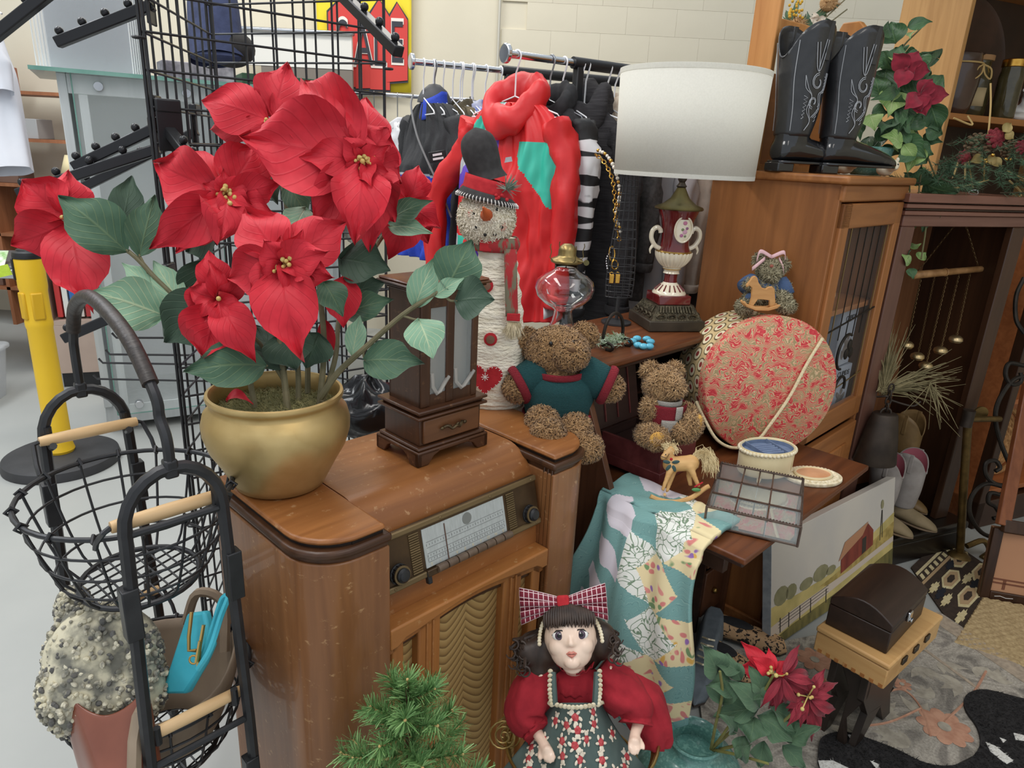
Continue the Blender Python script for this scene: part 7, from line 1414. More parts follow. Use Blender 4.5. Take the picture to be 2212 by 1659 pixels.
# dried flowers above the rack
fl=thing('dried_bouquet','dried flower bouquet with tan mums and white blossoms behind the boots','bouquet',UVZ(2.36,1.12,2.0)); rn=random.Random(41); fd=2.35
M_mum=mat('tan_mum',(196,160,116),(172,134,92),rough=1,scale=60); M_wf=mat('white_blossom',(232,222,206),(214,200,182),rough=.9,scale=30); M_yb=mat('yellow_bud',(206,164,60),rough=.9)
for px,py,r in ((1722,55,.040),(1790,5,.048),(1695,55,.02)):
    c=at(px,py,fd); core=MB()
    for i in range(170):
        d=V((rn.gauss(0,1),rn.gauss(0,1)-.5,rn.gauss(0,1))).normalized(); s_=d.orthogonal().normalized()*.003; core._add([c-s_+d*r*.3,c+s_+d*r*.3,c+d*r*rn.uniform(.8,1.1)+V((0,0,.004))],[(0,1,2)])
    core.ell(c,r*.6,12,8); core.build('mum_bloom',M_mum,fl,world=True,smooth=False)
for px,py in ((1770,60),(1785,80),(1775,100),(1765,45),(1790,65)):
    c=at(px,py,fd-.04)
    for k in range(5): a=k*1.256+rn.random(); e=c+(Rt*math.cos(a)+Up*math.sin(a))*.028-Fw*.01; leafmb(c,e,.022,(EYE-c),.2,.2,.08,k).build('petal',M_wf,fl,world=True)
for i in range(34):
    b=at(rn.uniform(1700,1780),rn.uniform(40,120),fd+.02); e=b+Rt*rn.gauss(0,.04)+Up*rn.uniform(-.02,.10); leafmb(b,e,.018,(EYE-b)+Rt*rn.gauss(0,.5),.1,.1,.05,i).build('leaf',M_grn if i%2 else M_gd2,fl,world=True)
for i in range(26): MB().ell(at(rn.uniform(1705,1735),rn.uniform(2,40),fd-.02),.005,8,6).build('bud',M_yb,fl,world=True)
for a,b_ in (((1760,60),(1835,-10)),((1765,70),(1830,20)),((1740,90),(1740,170))): MB().cyl(at(*a,fd),at(*b_,fd),.0022,n=6).build('twig',M_stem,fl,world=True)
# ================= ivy with red velvet flowers =================
M_ivy=leafmat('ivy_green',(52,82,52),(70,104,66),(108,138,86),vs=.5,rough=.35); M_ivy2=leafmat('ivy_light',(116,150,78),(150,176,108),(196,206,150),vs=.6,rough=.4); M_vr=mat('crimson_velvet',(142,26,48),(122,20,40),rough=.9,scale=60,sheen=.3)
iv=thing('ivy_plant','trailing ivy with two crimson velvet flowers beside the boots','ivy plant',UVZ(2.72,.93,1.586)); rn=random.Random(51)
MB().lathe([(.05,0),(.06,.01),(.075,.09),(.07,.095),(.06,.09)],24).build('pot',M_jar,iv,loc=(0,0,0))
def ivleaf(px,py,tx,ty,w,d,m,seed): 
    p=at(px,py,d);q=at(tx,ty,d-rn.uniform(-.02,.05)); leafmb(p,q,w*d/FPX,(EYE-p).normalized()+V((rn.gauss(0,.35),0,rn.gauss(.2,.3))),.12,.10,.05,seed,power=.7,acum=.35).build('leaf',m,iv,world=True)
big=[(1935,95,1925,45,55),(1960,60,2015,45,30),(1975,70,1965,80,22),(1930,140,1950,95,40),(1985,125,1990,160,50),(1950,160,2010,190,75),(1915,150,1905,210,60),(1930,200,1920,250,60),(1900,210,1890,160,50),(1945,225,1945,275,60),(1990,210,2040,160,50),(1920,60,1900,75,35),(1880,250,1890,280,45),(1960,280,1980,240,55),(2010,225,2030,285,55),(1900,270,1930,300,55),(1950,300,2000,340,50),(1985,320,1960,370,50),(1995,395,2070,420,70),(1980,400,1990,360,50),(1975,420,1985,470,50),(2005,440,1995,500,50),(1960,470,1965,510,40),(2020,455,2050,480,35),(1935,520,1925,560,40),(1940,545,1955,570,35),(1945,500,1955,530,30),(1985,560,2000,545,25)]
for i,(a,b_,c_,e_,w) in enumerate(big): ivleaf(a,b_,c_,e_,w,2.42 if b_<330 else 2.55,M_ivy2 if i%5==2 else M_ivy,500+i)
for i in range(64):
    a=rn.gauss(1945,38);b_=rn.uniform(110,330); an=rn.random()*6.28; l=rn.uniform(25,55); ivleaf(a,b_,a+l*math.cos(an),b_+l*math.sin(an)*.9+10,rn.uniform(22,48),2.44+rn.uniform(-.06,.06),M_ivy2 if rn.random()<.18 else M_ivy,600+i)
for i in range(26):
    f=i/25; a=1960+25*math.sin(f*7)+rn.gauss(0,14);b_=330+250*f; an=rn.random()*6.28; ivleaf(a,b_,a+25*math.cos(an),b_+24*math.sin(an),22,2.54,M_ivy2 if i%4==0 else M_ivy,700+i)
for pts in ([(1935,270),(1950,330),(1965,400),(1958,470),(1942,520),(1938,560)],[(1960,290),(1990,350),(1985,420),(2000,480),(1990,560)],[(1970,260),(2000,330),(2020,380)],[(1955,250),(1930,180),(1945,110),(1990,60)]): MB().tube(cat([at(*p,2.52 if p[1]>300 else 2.45) for p in pts],5),.003,6).build('vine',mat('vine_stem',(104,100,66),rough=.8),iv,world=True)
for cpx,cpy,tips in ((1958,150,[(1930,115),(1985,110),(2010,155),(1940,190),(1975,160)]),(1985,205,[(1955,235),(2015,170),(2052,205),(2000,250),(1990,240),(2030,190)])):
    c=at(cpx,cpy,2.36); core=MB().ell(c,.008,8,6).build('velvet_flower',M_vr,iv,world=True)
    for k,tp_ in enumerate(tips): leafmb(c,at(*tp_,2.35),.062,(EYE-c),.08,.1,.05,k).build('velvet_petal',M_vr,core,world=True)
# ================= garland on the armoire =================
gl=thing('pine_garland','pine garland with cones, dried roses and gilt leaves on the armoire','garland',AX(.42,.1,1.536)); M_gn=mat('garland_needle',(62,92,66),(84,112,84),rough=.7,scale=30); rn=random.Random(61)
for i in range(44):
    x=rn.uniform(.10,.80); p=AX(x,rn.uniform(-.02,.10),1.545+abs(rn.gauss(.02,.07))); d=V((rn.gauss(0,1),rn.gauss(-.6,.5),rn.gauss(.25,.5))).normalized(); l=rn.uniform(.08,.15); e=p+d*l
    if e.z<1.545 and rn.random()<.6: e.z=1.545+.02*rn.random()
    br=MB().tube([p,e],[.003,.0015],5).build('sprig',M_twig if i%7==0 else mat('sprig_dark',(70,60,44),rough=.9),gl,world=True); mb=MB()
    for k in range(110):
        b=p.lerp(e,rn.random()); o=V((rn.gauss(0,1),rn.gauss(0,1),rn.gauss(0,1))).normalized(); q=(o+d*.7).normalized()*rn.uniform(.020,.036); s_=q.orthogonal().normalized()*.0012; mb._add([b-s_,b+s_,b+q],[(0,1,2)])
    mb.build('needles',M_gn,br,world=True,kind='stuff',smooth=False)
M_cone=mat('pine_cone',(112,88,64),(84,64,46),rough=.8,scale=40)
for px,py,r,dp_ in ((2112,315,.045,2.72),(2185,325,.036,2.74)):
    c=at(px,py,dp_); cn=MB()
    for k in range(70):
        f=k/69; z=r*(1.3-2.6*f); rr_=r*math.sin(PI*(.12+.8*f))*1.0; a=k*2.399; o=V((math.cos(a),math.sin(a)*.6-.3,0)); o=(Rt*math.cos(a)+Up*math.sin(a))*rr_-Fw*z*.7; cn.ell(c+o,(r*.22,r*.16,r*.14),8,6)
    cn.build('pine_cone',M_cone,gl,world=True)
M_dr=mat('dried_rose',(136,44,52),(106,34,42),rough=.8,scale=30)
for px,py,r in ((2150,298,.030),(2082,340,.022),(2208,318,.022)):
    c=at(px,py,2.68); rs=MB()
    for ring in range(4):
        for k in range(5+ring): a=2*PI*k/(5+ring)+ring; rr_=r*(.25+.25*ring); e=c+(Rt*math.cos(a)+Up*math.sin(a))*rr_-Fw*(.012-.004*ring); rs.ell(e,(r*.34,r*.2,r*.34),8,6)
    rs.build('dried_rose',M_dr,gl,world=True)
M_glf=mat('gilt_leaf',(170,150,96),(146,126,76),rough=.5,metal=.3,scale=40)
for a,b_,c_,e_ in ((2165,285,2185,265),(2170,290,2190,300),(2130,350,2155,340),(2140,345,2165,360),(2120,340,2095,350)): leafmb(at(a,b_,2.66),at(c_,e_,2.65),.04,Fw*-1,.1).build('gilt_leaf',M_glf,gl,world=True)
for px,py in ((2145,335),(2130,350),(2128,345),(2182,345),(2174,344)): MB().ell(at(px,py,2.64),.007,8,6).build('gilt_berry',M_gold,gl,world=True)
for pts in ([(2140,180),(2140,230),(2135,290)],[(2060,255),(2100,270),(2090,250)],[(2180,390),(2205,415),(2200,430)],[(2070,350),(2058,385)],[(2085,352),(2085,388)]): MB().tube(cat([at(*p,2.7) for p in pts],5),.0035,5).build('twig',M_twig,gl,world=True)
# ================= jars on the bookcase shelf =================
BR=lambda x,y,z:BP+Matrix.Rotation(AR,3,'Z')@V((x,y,z)); SZ=1.861
M_brn=mat('brown_crock',(64,44,34),(78,54,42),rough=.25,coat=.4,scale=10); M_amb=mat('amber_glass',(62,56,34),(80,72,46),rough=.08,coat=.5,scale=20); M_cork=mat('cork_lid',(176,134,92),rough=.8)
j1=thing('brown_crock','dark brown crock tied with twine on the bookcase shelf','crock',BR(.165,.14,SZ)); MB().lathe([(.0,0),(.085,0),(.10,.03),(.112,.12),(.115,.18),(.108,.225),(.105,.25),(.112,.256),(.104,.256),(.098,.245)],36).build('crock_body',M_brn,j1,ang=60); MB().tube([(.1135*math.cos(t),.1135*math.sin(t),.215) for t in [2*PI*i/32 for i in range(32)]],.004,6,True).build('twine',M_twig,j1)
for s in (-1,1): MB().tube(cat([(.08,-.085,.21),(.08+s*.03,-.10,.19),(.08+s*.035,-.10,.15),(.08+s*.008,-.098,.17),(.08,-.09,.205)],4),.0035,5).build('twine_bow',M_twig,j1)
j2=thing('corked_jar','round amber jar with wooden lid on the bookcase shelf','jar',BR(.37,.19,SZ)); MB().lathe([(.0,0),(.075,0),(.085,.02),(.088,.15),(.08,.2),(.068,.225),(.068,.25)],32).build('jar_body',M_amb,j2,ang=60); MB().lathe([(.074,.25),(.076,.255),(.076,.272),(.0,.276)],28).build('wooden_lid',M_cork,j2); MB().grid(lambda u,v:(.089*math.cos(-2.2+1.0*u),.089*math.sin(-2.2+1.0*u),.05+.08*v),10,2).build('paper_label',mat('kraft_label',(196,174,132),rough=.8),j2,solid=.001)
j3=thing('gold_lid_jar','tall dark glass jar with gold screw lid on the shelf','jar',BR(.47,.07,SZ)); MB().lathe([(.0,0),(.045,0),(.050,.01),(.052,.18),(.046,.21),(.046,.225)],28).build('jar_body',M_amb,j3,ang=60); MB().lathe([(.05,.222),(.05,.256),(.0,.258)],28).build('gold_lid',M_gold,j3,bev=.003)
cw=thing('cow_figurine','white ceramic cow figurine with brown patches lying on the shelf','figurine',BR(.68,.09,SZ)); M_cow=mat('cow_ceramic',(232,226,220),(160,116,92),rough=.25,coat=.4,scale=14,lo=.58,hi=.60,detail=1); cm=MB()
for c,r in (((0,0,.05),(.10,.05,.05)),((.07,-.01,.07),(.05,.045,.055)),((-.045,-.02,.09),(.03,.028,.04)),((-.06,-.04,.125),(.032,.03,.028)),((-.075,-.062,.115),(.018,.018,.015)),((-.07,-.03,.02),(.05,.02,.018)),((.02,-.045,.02),(.06,.018,.018)),((.09,-.04,.03),(.03,.03,.03))): cm.ell(BR(.68+c[0],.10+c[1],SZ+c[2]),r,14,10)
cm.build('body',M_cow,cw,world=True,remesh=.006,smo=3)
for s in (-1,1): MB().ell(BR(.62+s*.035,.06,SZ+.135),(.018,.006,.010),8,6).build('ear',M_cow,cw,world=True); MB().ell(BR(.62+s*.012,.032,SZ+.135),.004,8,6).build('eye',M_bead,cw,world=True); MB().tube([BR(.62+s*.018,.065,SZ+.148),BR(.62+s*.024,.062,SZ+.168)],[.006,.002],8).build('horn',mat('horn',(190,160,120),rough=.5),cw,world=True)
tr_=thing('round_tray','large round brown tray propped against the bookcase back','tray',BR(.42,.30,SZ)); MB().lathe([(.0,0),(.26,0),(.275,.015),(.27,.018),(.255,.008),(.0,.008)],48,(0,0,.0),ax=Matrix.Rotation(rad(82),3,'X')).build('tray_disc',mat('tray_brown',(82,56,42),(66,46,34),rough=.5,scale=8),tr_,loc=(0,-.02,.28),rot=(0,0,AR))
# ================= wind chime, cow bell, grass =================
wc=thing('wind_chime','bamboo bar wind chime with five small brass bells on chains','wind chime',AX(.45,-.06,1.1)); wd_=2.83; M_bam=mat('bamboo',(186,140,92),(150,108,66),rough=.4,scale=(30,30,30)); M_bell=mat('bell_brass',(206,184,144),(180,156,112),rough=.35,metal=.9,scale=20); M_ch=mat('chain_bronze',(130,106,72),rough=.4,metal=.8)
a,b_=at(1966,595,wd_),at(2130,580,wd_+.06); MB().tube([a,a.lerp(b_,.02),a.lerp(b_,.45),a.lerp(b_,.46),b_],[.015,.0165,.015,.0135,.013],14).build('bamboo_bar',M_bam,wc,world=True)
for f in (.03,.45): MB().cyl(a.lerp(b_,f),a.lerp(b_,f+.015),.0172,n=14).build('bamboo_node',M_bam,wc,world=True)
def clinks(p,q,par,n,w=.0035,m=None):
    p=V(p);q=V(q);d=(q-p)/n; me=None
    for k in range(n):
        c=p+d*(k+.5); x=Rt if k%2 else Fw; y=d.normalized(); MB().tube([c+x*(w*math.cos(t))+y*(d.length*.62*math.sin(t)) for t in [2*PI*i/6 for i in range(6)]],.0011,4,True).build('link',m or M_ch,par,world=True)
hkp=at(2102,418,wd_-.02)
clinks(at(2080,465,wd_-.01),a.lerp(b_,.09)+V((0,0,.014)),wc,26); clinks(at(2080,465,wd_-.01),a.lerp(b_,.88)+V((0,0,.014)),wc,22)
MB().tube(cat([at(2072,468,wd_-.01),at(2090,440,wd_-.02),at(2110,425,wd_-.02),at(2112,412,wd_-.0),at(2098,412,wd_+.02),at(2090,420,wd_+.04)],5),.0025,6).build('hook',M_hook,wc,world=True)
for k,(tx,ty,bx_,by_) in enumerate(((1990,605,1960,740),(2020,600,1983,765),(2047,598,2001,785),(2072,595,2033,752),(2098,592,2066,728))):
    p=a.lerp(b_,(.15,.33,.50,.65,.80)[k])-V((0,0,.014)); q=at(bx_,by_,wd_+.03*k/4-.01); clinks(p,q,wc,int((p-q).length/.0095)); MB().lathe([(.0,.0),(.021,.002),(.027,.011),(.025,.021),(.015,.029),(.0,.031)],20,q-V((0,0,.024))).build('bell',M_bell,wc,world=True)
cb=thing('cow_bell','dark metal cow bell hanging by a leather strap on the armoire','cow bell',at(1910,1000,2.62)); M_cb=mat('bell_iron',(74,64,56),(58,50,44),rough=.5,metal=.6,scale=16)
bt=at(1912,895,2.66); MB().lathe([(.080,-.20),(.082,-.195),(.068,-.10),(.048,-.0),(.043,.005),(.0,.006)],32,bt,sx=1,sy=.75).build('bell_body',M_cb,cb,world=True,ang=60); MB().tube(arc(bt+V((0,0,.005)),.02,0,PI,10,'xz'),.005,8).build('bell_loop',M_cb,cb,world=True)
for k in range(4): MB().tube([bt+V((0,0,.028+.026*k))+ (Rt if k%2 else Fw)*(.010*math.cos(t))+V((0,0,.017*math.sin(t))) for t in [2*PI*i/10 for i in range(10)]],.0035,6,True).build('chain_link',M_cb,cb,world=True)
gr=thing('dried_grass','bundle of dried grass stems tied on the armoire stile','dried grass',at(1910,850,2.66)); rn=random.Random(71); M_gs=mat('dry_grass',(150,138,102),(116,106,74),rough=.9,scale=30)
def blades(n,b,dirs,ln,sp,seed):
    rn=random.Random(seed); mb=MB()
    for _ in range(n):
        p=V(b)+V((rn.gauss(0,.006),rn.gauss(0,.006),rn.gauss(0,.006))); d=(dirs+Rt*rn.gauss(0,sp)+Up*rn.gauss(0,sp)-Fw*rn.gauss(.1,sp*.5)).normalized(); l=ln*rn.uniform(.5,1.1); dr=V((0,0,-1))*l*rn.uniform(-.1,.35); mb.tube([p,p+d*l*.5,p+d*l+dr],[.0022,.0017,.0006],4)
    return mb.build('grass_stems',M_gs,gr,world=True,kind='stuff')
gb_=at(1905,845,2.66); blades(46,gb_,Up*1.0+Rt*.22,.27,.22,1); blades(60,gb_,Rt*1.0+Up*.28,.30,.20,2); blades(14,at(2010,830,2.62),Rt*.4-Up*1.0,.15,.3,3); blades(26,gb_,Up*1.0-Rt*.05,.20,.12,4); MB().tube(cat([gb_+V((-.02,-.01,-.02)),gb_+V((.01,-.03,-.01)),gb_+V((.03,0,-.03)),gb_+V((.12,-.01,-.05)),gb_+V((.15,-.01,-.03))],5),.004,6).build('leather_tie',M_cb,gr,world=True)
# boots on the armoire plinth
M_tanb=mat('tan_leather',(140,112,72),(120,94,58),rough=.5,scale=14,bump=.15,bscale=30); M_greyb=mat('grey_suede',(160,152,146),(140,132,126),rough=.8,scale=18); M_khk=mat('khaki_suede',(146,128,98),(126,110,82),rough=.8,scale=14); M_pk=mat('pink_lining',(176,96,108),rough=.8); M_sol=mat('stack_sole',(120,100,78),rough=.7)
boot('western_boot','grey and khaki western boot with pink lining on armoire plinth',AX(.43,.03,.142),rad(-48),M_greyb,M_khk,.34,None,.88,msole=M_sol,inner=M_pk,fl=.74,grp='western boots')
boot('western_boot','grey western boot with pink lining half hidden by the canvas',AX(.29,.03,.142),rad(-52),M_greyb,M_khk,.34,None,.88,msole=M_sol,inner=M_pk,fl=.74,grp='western boots')
boot('work_boot','tall slouchy tan leather work boot standing at the armoire back',AX(.55,.17,.142),rad(-56),M_tanb,M_tanb,.43,None,.95,msole=M_sol,fl=.74,grp='western boots')
# ================= rugs =================
def floorpoly(name,px,z0,z1,m,label,cat_='rug',sub=0):
    pts=[atz(x,y,z1) for x,y in px]; mb=MB(); n=len(pts); mb._add([V((p.x,p.y,z0)) for p in pts]+[V((p.x,p.y,z1)) for p in pts],[tuple(range(n)),tuple(range(2*n-1,n-1,-1))]+[(i,i+n,(i+1)%n+n,(i+1)%n) for i in range(n)]); return tag(mb.build(name,m,bev=.002),label,cat_)
m,nt,b=newmat('floral_rug'); L=nt.links.new; co=coords(nt); no=nd(nt,'ShaderNodeTexNoise',_Scale=5.,_Detail=5.,_Distortion=2.5); L(co,no.inputs['Vector']); r=ramp(nt,[(.36,(126,120,112)),(.46,(164,157,145)),(.54,(186,178,165)),(.64,(142,135,126))]); L(no.outputs[0],r.inputs[0]); n2=nd(nt,'ShaderNodeTexNoise',_Scale=160.,_Detail=2.); L(co,n2.inputs['Vector']); mx=nd(nt,'ShaderNodeMix',data_type='RGBA',blend_type='MULTIPLY',i0=.45); L(r.outputs[0],mx.inputs[6]); r3=ramp(nt,[(.3,(120,118,116)),(.7,(255,255,255))]); L(n2.outputs[0],r3.inputs[0]); L(r3.outputs[0],mx.inputs[7]); L(mx.outputs[2],b.inputs['Base Color']); b.inputs['Roughness'].default_value=1; M_rug=m
RUG=thing('floral_rug','faded grey rug with peach flowers and leafy scrolls','rug',(1.2,1.6,0))
A_,B_,C_,D_=atz(1500,1420,.012),atz(2030,1322,.012),atz(2330,1520,.012),atz(1560,1900,.012)
def quad(mb,ps,z0,z1): mb._add([V((p.x,p.y,z0)) for p in ps]+[V((p.x,p.y,z1)) for p in ps],[(0,1,2,3),(7,6,5,4)]+[(i,i+4,(i+1)%4+4,(i+1)%4) for i in range(4)]); return mb
quad(MB(),[A_,B_,C_,D_],.0,.012).build('pile',M_rug,RUG,world=True,smooth=False)
M_bord=mat('rug_border',(176,160,140),(150,136,120),rough=1,scale=60); M_pch=mat('rug_peach',(196,150,124),(176,128,104),rough=1,scale=40); M_lf2=mat('rug_leaf',(176,168,152),(150,142,128),rough=1,scale=40)
MB().bar(V((B_.x,B_.y,.0125))-(B_-A_)*.04,V((C_.x,C_.y,.0125))-(B_-A_)*.04,.07,.003).build('border_band',M_bord,RUG,world=True)
MB().bar(V((B_.x,B_.y,.0125))-(B_-A_)*.24,V((C_.x,C_.y,.0125))-(B_-A_)*.24,.012,.003).build('border_line',M_bord,RUG,world=True)
def rflower(px,py,r,n,m):
    c=atz(px,py,.0135); core=MB().lathe([(r*.25,0),(r*.25,.002),(.0,.003)],14,c).build('flower_centre',M_lf2,RUG,world=True)
    for k in range(n): a=2*PI*k/n; MB().ell(c+V((r*.62*math.cos(a),r*.62*math.sin(a),0)),(r*.42,r*.30,.0018),12,6,(0,0,a)).build('petal',m,RUG,world=True)
rflower(2040,1570,.075,9,M_pch); rflower(1948,1478,.030,7,M_pch); rflower(1760,1425,.06,8,M_pch); rflower(1775,1475,.03,7,M_pch)
rn=random.Random(81)
for px,py in ((1940,1590),(1985,1545),(2010,1510),(2075,1475),(2110,1440),(2030,1430),(1990,1440),(1840,1580),(1830,1500),(2150,1470),(1905,1540),(1965,1610),(1850,1470),(2080,1530)):
    c=atz(px,py,.0125); a0=rn.random()*6.28
    for k in range(4): a=a0+(k-1.5)*.5; p=c; q=c+V((math.cos(a),math.sin(a),0))*rn.uniform(.05,.09); leafmb(p,q,.028,(0,0,1),.0,.0,.02,k,6,4).build('leaf_motif',M_lf2,RUG,world=True)
for pts in ([(2010,1590),(1990,1530),(1950,1490),(1900,1500)],[(2040,1560),(2100,1500),(2130,1450)],[(1990,1530),(1920,1560),(1850,1570)]): MB().tube(cat([atz(*p,.013) for p in pts],6),.004,5).build('vine_motif',M_pch,RUG,world=True)
# tribal runner
tr2=thing('tribal_rug','dark brown and cream rug with hexagon and stepped motifs','rug',(1.9,2.6,0)); M_db=mat('rug_brown',(66,52,42),(52,42,34),rough=1,scale=60); M_crw=mat('rug_cream',(214,200,158),(196,180,136),rough=1,scale=60); M_tn2=mat('rug_tan',(176,148,112),rough=1); M_ink2=mat('rug_ink',(34,36,44),rough=1)
ta,tb2,tc2,td=atz(1968,1225,.008),atz(2038,1158,.008),atz(2175,1250,.008),atz(2068,1368,.008); quad(MB(),[ta,tb2,tc2,td],0,.008).build('pile',M_db,tr2,world=True,smooth=False)
def TP(s,t): return (ta.lerp(tb2,s)).lerp(td.lerp(tc2,s),t)
def tpoly(pts,name,m,z=.0085):
    ps=[TP(*p) for p in pts]; n=len(ps); MB()._add([V((p.x,p.y,z-.001)) for p in ps]+[V((p.x,p.y,z+.0012)) for p in ps],[tuple(range(n)),tuple(range(2*n-1,n-1,-1))]+[(i,i+n,(i+1)%n+n,(i+1)%n) for i in range(n)]).build(name,m,tr2,world=True,smooth=False)
def hexa(s,t,r,rt,m,z): tpoly([(s+r*math.cos(a),t+rt*math.sin(a)) for a in [k*PI/3 for k in range(6)]],'hexagon',m,z)
for s,t in ((.42,.50),(.42,.80),(.80,.40),(.85,.72)):
    hexa(s,t,.20,.115,M_crw,.0085); hexa(s,t,.16,.085,M_tn2,.0095) ; hexa(s,t,.085,.045,M_db,.0105)
tpoly([(.0,.11),(1,.11),(1,.15),(.0,.15)],'stripe',M_crw); tpoly([(.0,.26),(1,.26),(1,.30),(.0,.30)],'stripe',M_tn2)
for k in range(8): tpoly([(.04+k*.12,.17),(.10+k*.12,.17),(.10+k*.12,.245),(.04+k*.12,.245)],'stripe',M_crw)
for s,t,m in ((.12,.42,M_crw),(.15,.64,M_crw),(.62,.64,M_crw),(.64,.90,M_crw),(.16,.90,M_crw),(.14,.53,M_ink2),(.63,.76,M_ink2),(.60,.36,M_ink2)):
    stp=[(-.15,0),(-.10,0),(-.10,-.03),(-.03,-.03),(-.03,-.05),(.03,-.05),(.03,-.03),(.10,-.03),(.10,0),(.15,0),(.10,.02),(.10,.04),(.03,.04),(.03,.06),(-.03,.06),(-.03,.04),(-.10,.04),(-.10,.02)]; tpoly([(s+a*.9,t+b_*.9) for a,b_ in stp],'stepped_motif',m,.009)
# jute rug: rows of braid
jr=thing('jute_rug','braided natural jute rug beside the tribal rug','rug',(2.0,2.2,0)); ja,jb_,jc,jd=atz(2125,1290,.012),atz(2340,1330,.012),atz(2330,1480,.012),atz(2062,1388,.012); quad(MB(),[ja,jb_,jc,jd],0,.006).build('backing',M_tn2,jr,world=True,smooth=False)
M_jt=mat('jute',(190,166,124),(160,136,98),rough=1,scale=(90,90,90)); jm=MB()
for k in range(34):
    f=(k+.5)/34; p=ja.lerp(jd,f);q=jb_.lerp(jc,f); n=26; pts=[]
    for i in range(n+1): g=i/n; c=p.lerp(q,g); pts.append(V((c.x,c.y,.010+.003*math.sin(i*2.1+k*1.7))))
    MB().tube(pts,(p-ja.lerp(jd,max(0,f-1/34))).length*.55,6).build('braid_row',M_jt,jr,world=True)
# cowhide
hp_=[(1768,1640),(1772,1595),(1795,1580),(1830,1577),(1880,1592),(1940,1615),(1990,1640),(2040,1650),(2090,1640),(2118,1605),(2112,1565),(2088,1530),(2084,1505),(2100,1490),(2135,1486),(2212,1505),(2330,1530),(2330,1800),(1900,1800),(1800,1720)]
hq=cat([atz(x,y,.028) for x,y in hp_],3); chd=thing('cowhide_rug','black and white shaggy cowhide rug lying on the floral rug','rug',(1.3,1.45,0)); n=len(hq); M_hd=mat('hide_black',(38,36,36),(48,46,46),rough=1,scale=40); M_hw2=mat('hide_white',(222,220,214),rough=1)
cen=V((sum(p.x for p in hq)/n,sum(p.y for p in hq)/n,0)); hm_=MB(); hm_._add([V((p.x,p.y,.013)) for p in hq]+[V((p.x,p.y,.022)) for p in hq],[tuple(range(n)),tuple(range(2*n-1,n-1,-1))]+[(i,i+n,(i+1)%n+n,(i+1)%n) for i in range(n)]); hm_.build('hide',M_hd,chd,world=True,smooth=False)
def inside(x,y,P):
    c=False
    for i in range(len(P)):
        a,b_=P[i],P[i-1]
        if (a.y>y)!=(b_.y>y) and x<(b_.x-a.x)*(y-a.y)/(b_.y-a.y)+a.x: c=not c
    return c
spots=[[(1768,1640),(1800,1640),(1840,1659),(1850,1720),(1790,1720)],[(1830,1582),(1848,1588),(1840,1595)],[(2130,1600),(2150,1608),(2190,1640),(2175,1648),(2140,1620)],[(2190,1580),(2230,1590),(2230,1600),(2195,1595)],[(2160,1590),(2175,1596),(2168,1602)],[(1880,1640),(1900,1648),(1895,1659)]]
SP=[[atz(x,y,.028) for x,y in s] for s in spots]
for S_ in SP: k=len(S_); MB()._add([V((p.x,p.y,.0215)) for p in S_]+[V((p.x,p.y,.0235)) for p in S_],[tuple(range(k)),tuple(range(2*k-1,k-1,-1))]+[(i,i+k,(i+1)%k+k,(i+1)%k) for i in range(k)]).build('white_patch',M_hw2,chd,world=True,smooth=False)
xs=[p.x for p in hq];ys=[p.y for p in hq]; rn=random.Random(91); fb_,fw_=MB(),MB()
for _ in range(26000):
    x,y=rn.uniform(min(xs),max(xs)),rn.uniform(max(min(ys),1.2),max(ys))
    if not inside(x,y,hq): continue
    w=any(inside(x,y,s) for s in SP); p=V((x,y,.022)); d=V((rn.gauss(.3,.6),rn.gauss(-.2,.6),1)).normalized()*rn.uniform(.008,.014); s_=d.orthogonal().normalized()*.0013; (fw_ if w else fb_)._add([p-s_,p+s_,p+d],[(0,1,2)])
fb_.build('black_hair',M_hd,chd,world=True,kind='stuff',smooth=False); fw_.build('white_hair',M_hw2,chd,world=True,kind='stuff',smooth=False)
# ================= painted canvas leaning on the desk =================
cb0,cb1=atz(1664,1402,.015),atz(1926,1226,.015); cd=(cb1-cb0); cl=cd.length; cd.normalize(); cn=V((cd.y,-cd.x,0)); th=rad(10); cup=V((0,0,1))*math.cos(th)-cn*math.sin(th); cno=cd.cross(cup)*1.0
if cno.dot(cn)<0: cno=-cno
CVH=.40; CM=Matrix((cd,cup,cno)).transposed().to_4x4(); CM.translation=cb0
cv=thing('canvas_painting','unframed landscape painting of a red barn and windmill leaning on the desk','painting',cb0)
MB().bb(0,cl,0,CVH,-.03,0).xf(CM).build('canvas',mat('painted_sky',(206,198,186),(196,190,182),rough=.8,scale=4),cv,world=True,bev=.002)
MB().bb(-.001,.001,0,CVH,-.031,.001).xf(CM).build('canvas_edge',mat('canvas_side',(172,176,178),(150,154,158),rough=.9,scale=40),cv,world=True)
def paint(pts,name,m,z=.0008):
    n=len(pts); vs=[CM@V((x*cl,y*CVH,z-.0006)) for x,y in pts]+[CM@V((x*cl,y*CVH,z)) for x,y in pts]; MB()._add(vs,[tuple(range(n)),tuple(range(2*n-1,n-1,-1))]+[(i,i+n,(i+1)%n+n,(i+1)%n) for i in range(n)]).build(name,m,cv,world=True,smooth=False)
P_hill=mat('paint_hill',(206,186,120),(176,160,98),rough=.8,scale=10); P_gr=mat('paint_grass',(128,116,64),(84,80,46),rough=.8,scale=(30,30,8)); P_gr2=mat('paint_gold',(190,164,96),(150,130,70),rough=.8,scale=30); P_tree=mat('paint_tree',(148,142,108),(130,126,92),rough=.8,scale=24); P_barn=mat('paint_barn',(140,66,50),(116,52,42),rough=.8,scale=(40,40,6)); P_roof=mat('paint_roof',(182,132,98),rough=.8); P_road=mat('paint_road',(204,188,172),rough=.8); P_drk=mat('paint_dark',(60,54,46),rough=.8)
